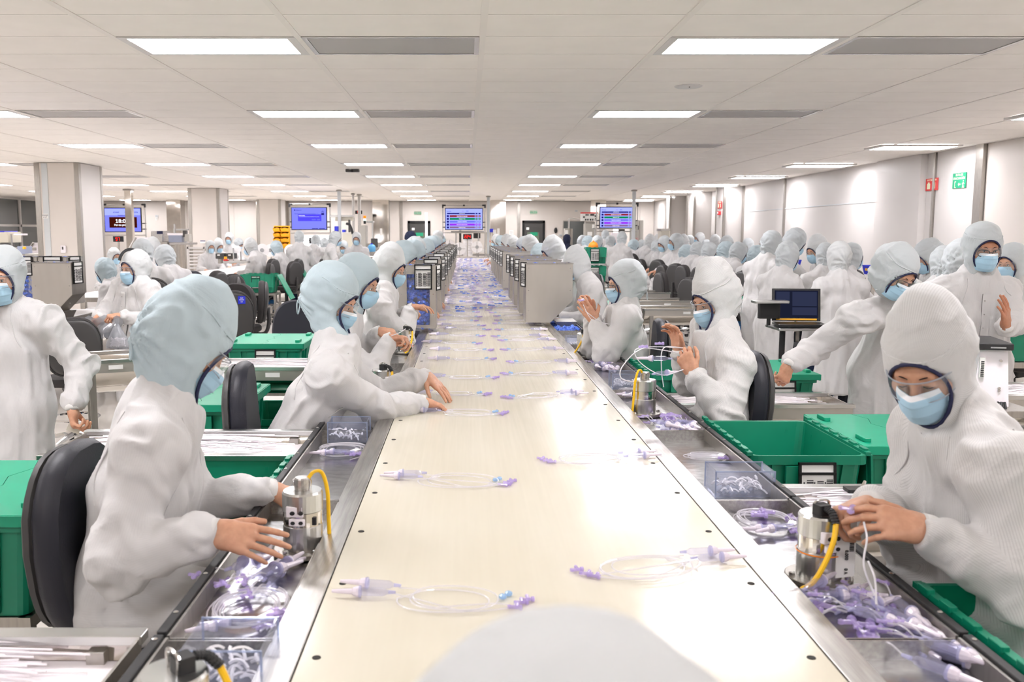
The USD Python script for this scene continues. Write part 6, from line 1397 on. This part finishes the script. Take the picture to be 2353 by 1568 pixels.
def counter(label, px0, px1, py0, py1, y, s):
    a, b = at(px0, py0, y), at(px1, py1, y); w, h = b[0] - a[0], a[2] - b[2]
    t = thing('led_counter', label, 'digital counter', ((a[0] + b[0]) / 2, y, (a[2] + b[2]) / 2)); part('case', rbox((0, .04, 0), (w, .08, h), .01), 'black_gloss', t); part('digits', mv(upright(digits(s, h * .55)), (0, -.006, 0)), 'led_red', t); part('stalk', bx((-.02, .03, -(a[2] + b[2]) / 2), (.02, .06, -h / 2)), 'steel_dull', t)
counter('black counter with red digits 224 above the white spools', 1064, 1084, 538, 550, 31.4, '224')
counter('black counter with red digits 97 below the 18:02 screen', 259, 282, 543, 556, 23.0, '97')
counter('red lit counter behind the steel conduit pole', 816, 832, 484, 492, 33.5, '97')
counter('dark red counter in front of the bright booth', 710, 723, 547, 560, 23.5, '9')
# ---------------------------------------------------------------- machines in the background
def P(px, py, y): return at(px, py, y)
def box_px(px0, py0, px1, py1, y, d=.5):
    a, b = P(px0, py0, y), P(px1, py1, y); return (a[0], y, b[2]), (b[0], y + d, a[2])
def machine(label, cat_, y, items, name='machine', table=False):
    """items: (part name, material, px0, py0, px1, py1, depth, dy) boxes; measured in the photo at distance y"""
    L = [(n, m, *box_px(a, b, c, d, y + dy, dep)) for n, m, a, b, c, d, dep, dy in items]
    zmin = min(l[2][2] for l in L)
    L = [(n, m, (p[0], p[1], 0.0) if p[2] < zmin + .04 and not table else p, q) for n, m, p, q in L]
    lo = np.min([l[2] for l in L], 0); t = thing(name, label, cat_, (lo[0], lo[1], 0))
    for n, m, p, q in L:
        s = np.asarray(q) - np.asarray(p); part(n, rbox((np.asarray(p) + q) / 2 - (lo[0], lo[1], 0), np.maximum(s, .02), min(.03, s.min() * .3)), m, t)
    return t, lo
t, o = machine('beige packing machine with pipes and a glass guard left of the mirror chase', 'machine', 27.5, [('cabinet', 'machine_beige', 786, 535, 826, 590, .8, 0), ('control_box', 'machine_grey', 826, 518, 842, 575, .5, 0), ('guard_frame', 'aluminium', 842, 508, 857, 512, .5, 0), ('guard_post', 'aluminium', 854, 508, 858, 590, .1, 0), ('gantry', 'aluminium', 757, 494, 812, 499, .2, .5), ('panel', 'machine_beige', 770, 498, 812, 508, .1, .6), ('motor_cover', 'blue_bin', 768, 520, 776, 532, .3, 0), ('motor_cover', 'blue_bin', 786, 528, 793, 534, .3, -.1), ('manifold', 'dark_grey', 800, 505, 804, 534, .2, 0), ('base', 'steel_dull', 757, 560, 860, 600, .8, .1), ('screen', 'dark_grey', 852, 548, 868, 572, .1, -.2), ('tray', 'steel', 840, 569, 892, 573, .5, -.4)])
a = P(838, 503, 27.4); part('signal_tower', cyl((a[0] - o[0], a[1] - o[1], a[2] - .15), (a[0] - o[0], a[1] - o[1], a[2] - .02), .04, n=10), 'black_gloss', t); part('signal_lamp', cyl((a[0] - o[0], a[1] - o[1], a[2] - .06), (a[0] - o[0], a[1] - o[1], a[2] + .0), .042, n=10), 'led_green', t); part('signal_lamp', cyl((a[0] - o[0], a[1] - o[1], a[2] + .02), (a[0] - o[0], a[1] - o[1], a[2] + .09), .042, n=10), 'led_amber', t)
a = P(808, 530, 27.3); part('hose', tube(spline([(a[0] - o[0] - .1, -.15, a[2] + .2), (a[0] - o[0], -.2, a[2] + .15), (a[0] - o[0] + .08, -.15, a[2] - .1)], 6), .04, 8), 'black_rubber', t)
machine('bright white lit inspection booth behind the standing workers', 'booth', 25.5, [('hood', 'light_table', 690, 541, 764, 551, .9, 0), ('back_panel', 'light_table', 694, 551, 762, 580, .05, .9), ('front_tube', 'chrome', 690, 552, 764, 554, .04, -.02), ('leg', 'aluminium', 690, 554, 694, 600, .05, 0), ('leg', 'aluminium', 760, 554, 764, 600, .05, 0), ('shelf', 'plastic_white', 690, 585, 764, 592, .9, 0)], 'inspection_booth')
yb = thing('bin_rack', 'rack of yellow plastic bins left of the locked blue screen', 'bin rack', (*P(648, 580, 26.5)[:2], 0)); zb = P(648, 563, 26.5)[2]
part('back_panel', bx((-.24, .1, zb - .1), (.22, .13, zb + .55)), 'yellow_bin', yb); part('post', bx((-.03, .13, 0), (.03, .18, zb + .5)), 'steel_dull', yb)
for i in range(4):
    for j in range(2):
        x, z = -.12 + .22 * j, zb - .06 + .15 * i; part('bin', loft([[(x - .09, -.12, z), (x + .09, -.12, z), (x + .09, .1, z), (x - .09, .1, z)], [(x - .1, -.16, z + .08), (x + .1, -.16, z + .08), (x + .1, .1, z + .13), (x - .1, .1, z + .13)]], False), 'yellow_bin', yb)
        part('contents', sphere((x, -.03, z + .07), .07, 5, (1, 1, .5)), 'orange', yb)
machine('steel table with a clear vacuum chamber and press at far left', 'machine', 24.5, [('table_top', 'steel', 388, 558, 434, 563, .8, 0), ('leg', 'steel_dull', 404, 563, 407, 600, .06, 0), ('leg', 'steel_dull', 424, 563, 428, 600, .06, 0), ('chamber', 'acrylic_edge', 386, 541, 418, 557, .5, 0), ('chamber_lid', 'plastic_white', 384, 536, 420, 541, .5, 0), ('column', 'aluminium', 398, 515, 402, 537, .08, 0), ('cross_arm', 'aluminium', 403, 526, 432, 530, .1, 0), ('head', 'dark_grey', 419, 530, 427, 545, .2, 0), ('press', 'machine_grey', 422, 538, 434, 556, .3, 0)])
machine('steel hopper hood with a dark triangular mouth beside the 18:02 screen', 'hopper', 24.5, [('hood', 'steel', 346, 531, 374, 556, .7, 0), ('mouth', 'navy_trim', 360, 531, 374, 538, .02, -.02), ('chute', 'steel_dull', 350, 556, 385, 566, .6, 0), ('leg', 'steel_dull', 350, 566, 353, 600, .06, 0), ('leg', 'steel_dull', 380, 566, 383, 600, .06, 0)], 'feed_hopper')
t = thing('belt_feeder', 'inclined white cleated conveyor behind the grey hooded workers', 'conveyor', (*P(322, 590, 22.0)[:2], 0)); zt = P(322, 546, 22)[2]; z0 = .75
part('belt', loft([[(-.55, 0, z0), (.15, 0, z0), (.15, .4, z0), (-.55, .4, z0)], [(-.05, 0, zt), (.2, 0, zt), (.2, .4, zt), (-.05, .4, zt)]]), 'plastic_white', t)
for k in range(6): q = k / 6; part('cleat', bx((-.55 + .5 * q, -.012, z0 + (zt - z0) * q), (.17, .0, z0 + (zt - z0) * q + .012)), 'cover_strip', t)
part('side_rail', tube([(-.58, -.02, z0), (-.08, -.02, zt)], .03, 6), 'steel', t); part('leg', bx((.1, .1, 0), (.15, .3, z0)), 'steel_dull', t)
t = thing('belt_feeder', 'white slatted inclined feeder left of the big column', 'conveyor', (*P(78, 590, 21.0)[:2], 0)); zt = P(80, 558, 21)[2]
part('belt', loft([[(-.45, 0, .8), (.35, 0, .8), (.35, .5, .8), (-.45, .5, .8)], [(.0, 0, zt), (.35, 0, zt), (.35, .5, zt), (.0, .5, zt)]]), 'plastic_white', t); part('side_rail', tube([(-.48, -.02, .8), (.02, -.02, zt)], .03, 6), 'steel', t); part('leg', bx((.2, .2, 0), (.3, .3, .8)), 'steel_dull', t)
for k in range(4): part('cleat', bx((-.4 + .1 * k, -.012, .84 + .1 * k), (.34, 0, .855 + .1 * k)), 'cover_strip', t)
machine('steel cabinet and small parts machine at the far left edge', 'machine', 20, [('cabinet', 'machine_beige', -20, 533, 20, 558, .6, 0), ('blue_edge', 'blue_bin', -20, 531, 10, 534, .6, 0), ('counter', 'steel_dull', -20, 570, 45, 577, .8, -.2), ('feeder', 'dark_grey', 0, 560, 20, 572, .3, 0), ('lower', 'steel_dull', -20, 577, 42, 620, .7, 0), ('lamp_arm', 'plastic_white', 30, 537, 54, 541, .2, 0), ('lamp_post', 'aluminium', 24, 538, 27, 575, .05, 0)])
machine('coiling machine with white drums and clear guards left of the column', 'machine', 19, [('body', 'machine_grey', 55, 583, 92, 600, .5, 0), ('drive', 'dark_grey', 60, 588, 75, 597, .1, -.1), ('base', 'steel_dull', 40, 598, 96, 640, .6, 0), ('guard', 'acrylic_edge', 38, 566, 60, 584, .3, 0), ('yellow_button', 'yellow_bin', 51, 567, 57, 573, .08, -.1)])
# weighing instruments and reels on the back table
for i, (px0, px1, lab) in enumerate(((494, 516, 'dark grey bench instrument with a readout, left of a pair on the back table'), (519, 540, 'dark grey bench instrument with a readout, right of a pair on the back table'))): machine(lab, 'instrument', 17.6, [('case', 'dark_grey', px0, 582, px1, 595, .2, 0), ('display', 'paper', px0 + 5, 585, px0 + 11, 588, .02, -.02), ('stand', 'steel_dull', px0 + 6, 595, px0 + 16, 606, .15, 0)], 'instrument', True)
machine('small test jig with yellow button on the front edge of the back table', 'instrument', 17.3, [('rail', 'aluminium', 512, 600, 570, 605, .2, 0), ('rail', 'steel', 524, 597, 562, 600, .1, .1), ('button', 'yellow_bin', 514, 590, 520, 596, .08, 0), ('box', 'sign_red', 513, 596, 522, 600, .1, 0), ('post', 'chrome', 552, 578, 554, 600, .03, .1), ('post', 'chrome', 535, 570, 537, 600, .03, .1)], 'test_jig', True)
for i, (px, py, y, lab) in enumerate(((603, 576, 20.5, 'flat white tubing reel below the yellow bins, first'), (622, 576, 21.5, 'flat white tubing reel below the yellow bins, second'), (668, 576, 22.5, 'flat white tubing reel beside the tall worker'))):
    p = P(px, py, y); t = thing('tubing_reel', lab, 'reel', p); part('disc', mv(lathe([(.04, 0), (.15, 0), (.15, .03), (.04, .03)], 24), rx=80), 'spool_white', t); part('hub', mv(lathe([(.0, -.02), (.045, -.02), (.045, .05), (0, .05)], 14), rx=80), 'grey_plastic', t); part('stalk', bx((-.012, .03, -p[2]), (.012, .05, 0)), 'steel_dull', t)
machine('stainless cart with a cable hose in front of the bespectacled worker', 'cart', 17.0, [('top', 'steel_mirror', 826, 602, 858, 607, .6, 0), ('body', 'steel_dull', 842, 590, 862, 640, .6, .3), ('leg', 'chrome', 858, 583, 861, 640, .05, -.1), ('hose_box', 'black_rubber', 832, 588, 840, 591, .1, 0)], 'steel_cart')
p = P(854, 571, 25.5); t = thing('water_jug', 'round light blue plastic jug on the steel cabinet', 'jug', p); part('body', lathe([(.0, -.1), (.09, -.1), (.11, -.06), (.11, .05), (.07, .10), (.03, .11), (0, .11)], 16), 'blue_box', t, 40); part('cap', lathe([(.03, .11), (.03, .14), (0, .14)], 10), 'blue_bin', t)
machine('steel cabinet under the light blue jug', 'cabinet', 25.4, [('body', 'steel_dull', 843, 579, 890, 640, .6, 0), ('door', 'steel', 846, 584, 866, 636, .02, -.02), ('door', 'steel', 867, 584, 888, 636, .02, -.02)], 'steel_cabinet')
# end of the belt: white spools, coiling heads, tube guides
p = P(1075, 580, 31.9); t = thing('spool_stack', 'stack of wide white tubing spools at the end of the belt', 'spools', (p[0], 31.9, .93)); n = 7
for k in range(n): part('spool', lathe([(.0, .085 * k), (.155 + .008 * (k % 2), .085 * k), (.165, .085 * k + .02), (.165, .085 * k + .06), (.155, .085 * k + .08), (0, .085 * k + .08)], 24), 'spool_white', t, 30)
for i, (px, py, yy, r, lab) in enumerate(((1096, 568, 31.7, .20, 'white cross spoked tubing reel right of the spool stack'), (1056, 572, 31.7, .22, 'pale coiling disc left of the spool stack'), (1033, 562, 32.4, .17, 'white drum spool at the left of the end machine'))):
    p = P(px, py, yy); t = thing('tubing_reel', lab, 'reel', p); part('disc', mv(lathe([(.3 * r, 0), (r, 0), (r, .04), (.3 * r, .04)], 26), rx=90), 'spool_white', t); part('hub', mv(lathe([(0, -.03), (.3 * r, -.03), (.3 * r, .06), (0, .06)], 14), rx=90), 'grey_plastic', t)
    for a in range(4): part('spoke', mv(mv(bx((-.008, -.9 * r, .04), (.008, -.25 * r, .05)), rz=90 * a), rx=90), 'steel_dull', t)
    part('stalk', bx((-.02, .03, -p[2]), (.02, .06, 0)), 'steel_dull', t)
machine('tube feeding machine behind the spool stack at the end of the belt', 'machine', 33.0, [('frame_top', 'aluminium', 1036, 531, 1112, 534, .6, 0), ('frame_leg', 'aluminium', 1046, 534, 1049, 590, .08, 0), ('frame_leg', 'aluminium', 1098, 534, 1101, 590, .08, 0), ('frame_leg', 'dark_grey', 1055, 530, 1060, 575, .1, .1), ('white_panel', 'plastic_white', 1002, 533, 1022, 575, .05, .3), ('cabinet', 'machine_beige', 1117, 534, 1130, 585, .6, 0), ('stop_button', 'sign_red', 1122, 553, 1127, 557, .06, -.05), ('blue_bin', 'blue_bin', 1125, 526, 1134, 534, .2, -.2), ('clipboard', 'paper', 1133, 528, 1140, 538, .02, -.2), ('motor', 'dark_grey', 1088, 533, 1104, 548, .3, .2), ('label_board', 'paper', 1104, 572, 1116, 581, .02, -1.2), ('yellow_part', 'yellow_bin', 1038, 579, 1047, 584, .1, -1.2), ('work_top', 'steel', 1030, 584, 1128, 588, .8, -1.0)])
machine('white vertical light column in front of the left black door', 'light column', 33.5, [('tube', 'light_table', 977, 492, 982, 556, .12, 0), ('cap', 'plastic_white', 976, 489, 983, 493, .14, 0), ('stand', 'steel_dull', 979, 556, 981, 600, .05, 0)], 'light_column')
# right back corner
t, o = machine('white notice board of small dark photographs on a steel stand', 'notice board', 31.0, [('board', 'paper', 1334, 491, 1374, 508, .05, 0), ('red_header', 'sign_red', 1334, 488, 1374, 491, .05, 0), ('stand', 'steel_dull', 1345, 509, 1368, 514, .3, .1), ('cabinet', 'machine_grey', 1344, 514, 1367, 560, .4, .1), ('sheet', 'paper', 1350, 533, 1361, 542, .02, 0), ('sheet', 'paper', 1361, 516, 1366, 525, .02, 0)], 'photo_board')
for i, (u, v_) in enumerate(((1347, 494), (1351, 494), (1358, 494), (1361, 494), (1364, 494), (1368, 497), (1342, 499), (1346, 505), (1351, 505), (1357, 505), (1362, 505), (1369, 503))): part('photo', bx(*[np.asarray(q) - (o[0], o[1], 0) for q in box_px(u - 1.4, v_ - 2, u + 1.4, v_ + 2, 30.97, .02)]), 'ink', t)
machine('grey wall control box with documents beside the far window', 'control box', 33.0, [('box', 'machine_grey', 1297, 525, 1309, 549, .3, 0), ('documents', 'paper', 1299, 529, 1305, 538, .02, -.02), ('yellow_tag', 'yellow_bin', 1301, 542, 1306, 545, .02, -.02), ('pipe', 'aluminium', 1306, 503, 1309, 525, .1, 0), ('pipe', 'aluminium', 1308, 501, 1336, 504, .1, 0), ('back_box', 'steel_dull', 1309, 526, 1316, 549, .3, .1)], 'control_box')
w = shell('window_2')
for nm, m, a_ in (('frame', 'steel_dull', (1294, 507, 1345, 575)), ('pane', 'window_dark', (1296, 509, 1343, 572))):
    lo_, hi_ = box_px(*a_, YB - .06 - (.02 if nm == 'pane' else 0), .05); struct(nm, bx(lo_, hi_), m, w)
machine('tall grey control cabinet right of the right screen', 'control cabinet', 29.5, [('body', 'machine_grey', 1462, 506, 1478, 575, .6, 0), ('screen', 'dark_grey', 1464, 519, 1468, 528, .02, -.02), ('stop_button', 'sign_red', 1462, 547, 1466, 551, .05, -.05), ('door_gap', 'steel_dull', 1470, 508, 1470.6, 573, .02, -.01)], 'control_cabinet')
machine('steel frame machine behind the heads below the right screen', 'machine', 30.0, [('beam', 'aluminium', 1362, 524, 1456, 527, .1, 0), ('leg', 'aluminium', 1448, 526, 1452, 580, .1, 0), ('panel', 'plastic_white', 1404, 535, 1424, 560, .05, 0), ('head', 'dark_grey', 1422, 526, 1436, 537, .2, .1), ('lamp', 'light_table', 1410, 526, 1422, 535, .1, .2), ('leg', 'aluminium', 1366, 526, 1369, 580, .1, 0)])
machine('slanted steel feed bin against the right wall', 'feed bin', 25.0, [('bin', 'machine_beige', 1520, 530, 1540, 552, .5, 0), ('lid', 'steel_dull', 1517, 526, 1540, 531, .5, 0), ('leg', 'steel_dull', 1522, 552, 1524, 600, .05, 0), ('leg', 'steel_dull', 1537, 552, 1539, 600, .05, 0)], 'feed_bin')
wn3 = shell('window_3')
for nm, m, xo, y0, y1, z1 in (('frame', 'steel_dull', .02, 33.15, 34.95, 2.35), ('pane', 'window_glass2', .035, 33.3, 34.0, 2.25), ('pane', 'window_glass2', .035, 34.1, 34.8, 2.25)): struct(nm, bx((XR - xo - .02, y0, .1), (XR - xo + .01, y1, z1)), m, wn3)
p = P(1277, 530, YB - .03); t = thing('hand_dispenser', 'dark oval object hanging on the back wall right of the right door', 'dispenser', p); part('shell', sphere((0, 0, 0), .14, 10, (.5, .35, .85)), 'black_gloss', t, True); part('hook', cyl((0, 0, .11), (0, 0, .14), .012, n=8), 'steel_dull', t)
for i, (px, py, w_, h_, lab, m) in enumerate(((1175, 535, .16, .2, 'small printed schedule on the back wall left of the right door', 'paper'), (360, 497, .12, .10, 'small tan notice on the far left back wall', 'cover_strip'), (360, 503, .1, .12, 'small pale blue notice below a tan one on the far wall', 'paper'), (1324, 485, .12, .07, 'tiny white plate high on the back wall', 'cover_strip'), (1288, 541, .14, .08, 'faint grey notice beside the far control box', 'cover_strip'))):
    p = P(px, py, YB - .04); t = thing('wall_notice', lab, 'notice', p); part('sheet', upright(quad(w_, h_, .004)), m, t); part('print', cat(*[mv(upright(quad(w_ * .7, h_ * .08, .002)), (0, -.005, h_ * q)) for q in (-.25, 0, .25)]), 'grey_plastic', t)
# ---------------------------------------------------------------- computers at the right
p = at(1842, 705, 6.9); t = thing('laptop', 'open black laptop on a stand in front of the coat and jeans worker', 'laptop', (p[0] - .02, 6.9, 1.0), -8)
part('base', rbox((0, -.05, .0), (.36, .25, .022), .01), 'black_gloss', t); part('lid', mv(rbox((0, 0, .13), (.36, .014, .25), .006), (0, .08, .01), rx=-10), 'black_gloss', t); part('display', mv(bx((-.16, -.010, .03), (.16, -.008, .24)), (0, .08, .01), rx=-10), 'laptop_screen', t); part('yellow_strip', mv(bx((-.15, -.012, .012), (.15, -.009, .024)), (0, .08, .01), rx=-10), 'yellow_bin', t); part('window_pane', mv(cat(bx((-.15, -.012, .16), (-.05, -.0105, .23)), bx((-.03, -.012, .12), (.15, -.0105, .23)), bx((-.03, -.012, .05), (.15, -.0105, .11))), (0, .08, .01), rx=-10), 'laptop_pane', t)
t = thing('laptop_stand', 'wheeled metal stand carrying the open laptop', 'stand', (p[0] - .02, 6.9, 0)); part('plate', rbox((0, -.03, .975), (.42, .32, .018), .008), 'aluminium', t); part('column', cyl((-.1, .05, .1), (-.1, .05, .97), .022), 'black_rubber', t); part('keyboard_tray', rbox((-.22, 0, 1.17), (.26, .12, .02), .008), 'aluminium', t); part('bracket', rbox((-.2, .08, 1.10), (.16, .06, .13), .01), 'black_rubber', t); part('bracket_arm', cyl((-.2, .08, .97), (-.2, .08, 1.1), .015), 'black_rubber', t)
for k in range(4): a = math.radians(90 * k + 45); part('foot', tube([(-.1, .05, .1), (-.1 + .28 * math.cos(a), .05 + .28 * math.sin(a), .03)], .018, 6), 'black_rubber', t)
a, b = at(2240, 930, 3.95), at(2306, 800, 3.95); w_, h_ = .125, b[2] - a[2]
t = thing('desktop_computer', 'slim white desktop computer box with a black top standing behind the front right worker', 'computer', ((a[0] + b[0]) / 2, 3.95, a[2]), -14)
part('case', loft([[(-w_ / 2 - .01, -.04, 0), (w_ / 2 + .01, -.04, 0), (w_ / 2 + .01, .26, 0), (-w_ / 2 - .01, .26, 0)], [(-w_ / 2 + .012, -.03, h_), (w_ / 2 - .004, -.03, h_), (w_ / 2 - .004, .26, h_), (-w_ / 2 + .012, .26, h_)]]), 'plastic_white', t)
part('top_cap', rbox((0, .1, h_ + .012), (w_ + .02, .33, .028), .01), 'black_rubber', t); part('cap_badge', bx((-.02, -.067, h_ + .006), (.04, -.065, h_ + .012)), 'grey_plastic', t); part('barcode', bx((-.052, -.046, h_ * .5), (-.032, -.036, h_ * .85)), 'paper', t); part('barcode_print', cat(*[bx((-.048, -.049, h_ * .52 + k * .008), (-.036, -.046, h_ * .52 + k * .008 + .004)) for k in range(9)]), 'ink', t)
for z in (.05, .17, .18): part('screw', cyl((.03, -.046, h_ - z), (.03, -.03, h_ - z), .006, n=8), 'chrome', t)
part('side_monitor', bx((-.20, .10, h_ * .35), (-.06, .13, h_ * .92)), 'black_gloss', t)
for k in range(3): part('cable', tube(spline([(.03 + .012 * k, -.045, .02), (.0 + .03 * k, -.09, -.06), (.05 + .02 * k, -.06, -.16), (.07, -.03, -.3)], 6), .006, 6), 'black_rubber', t)
t = thing('computer_stand', 'steel pedestal under the white desktop computer', 'stand', ((a[0] + b[0]) / 2, 4.02, 0)); part('plate', rbox((0, 0, a[2] - .02), (.3, .4, .03), .01), 'steel_dull', t); part('column', rbox((0, .02, a[2] / 2), (.06, .06, a[2] - .06), .01), 'steel_dull', t); part('foot', rbox((0, 0, .02), (.4, .4, .03), .01), 'steel_dull', t)
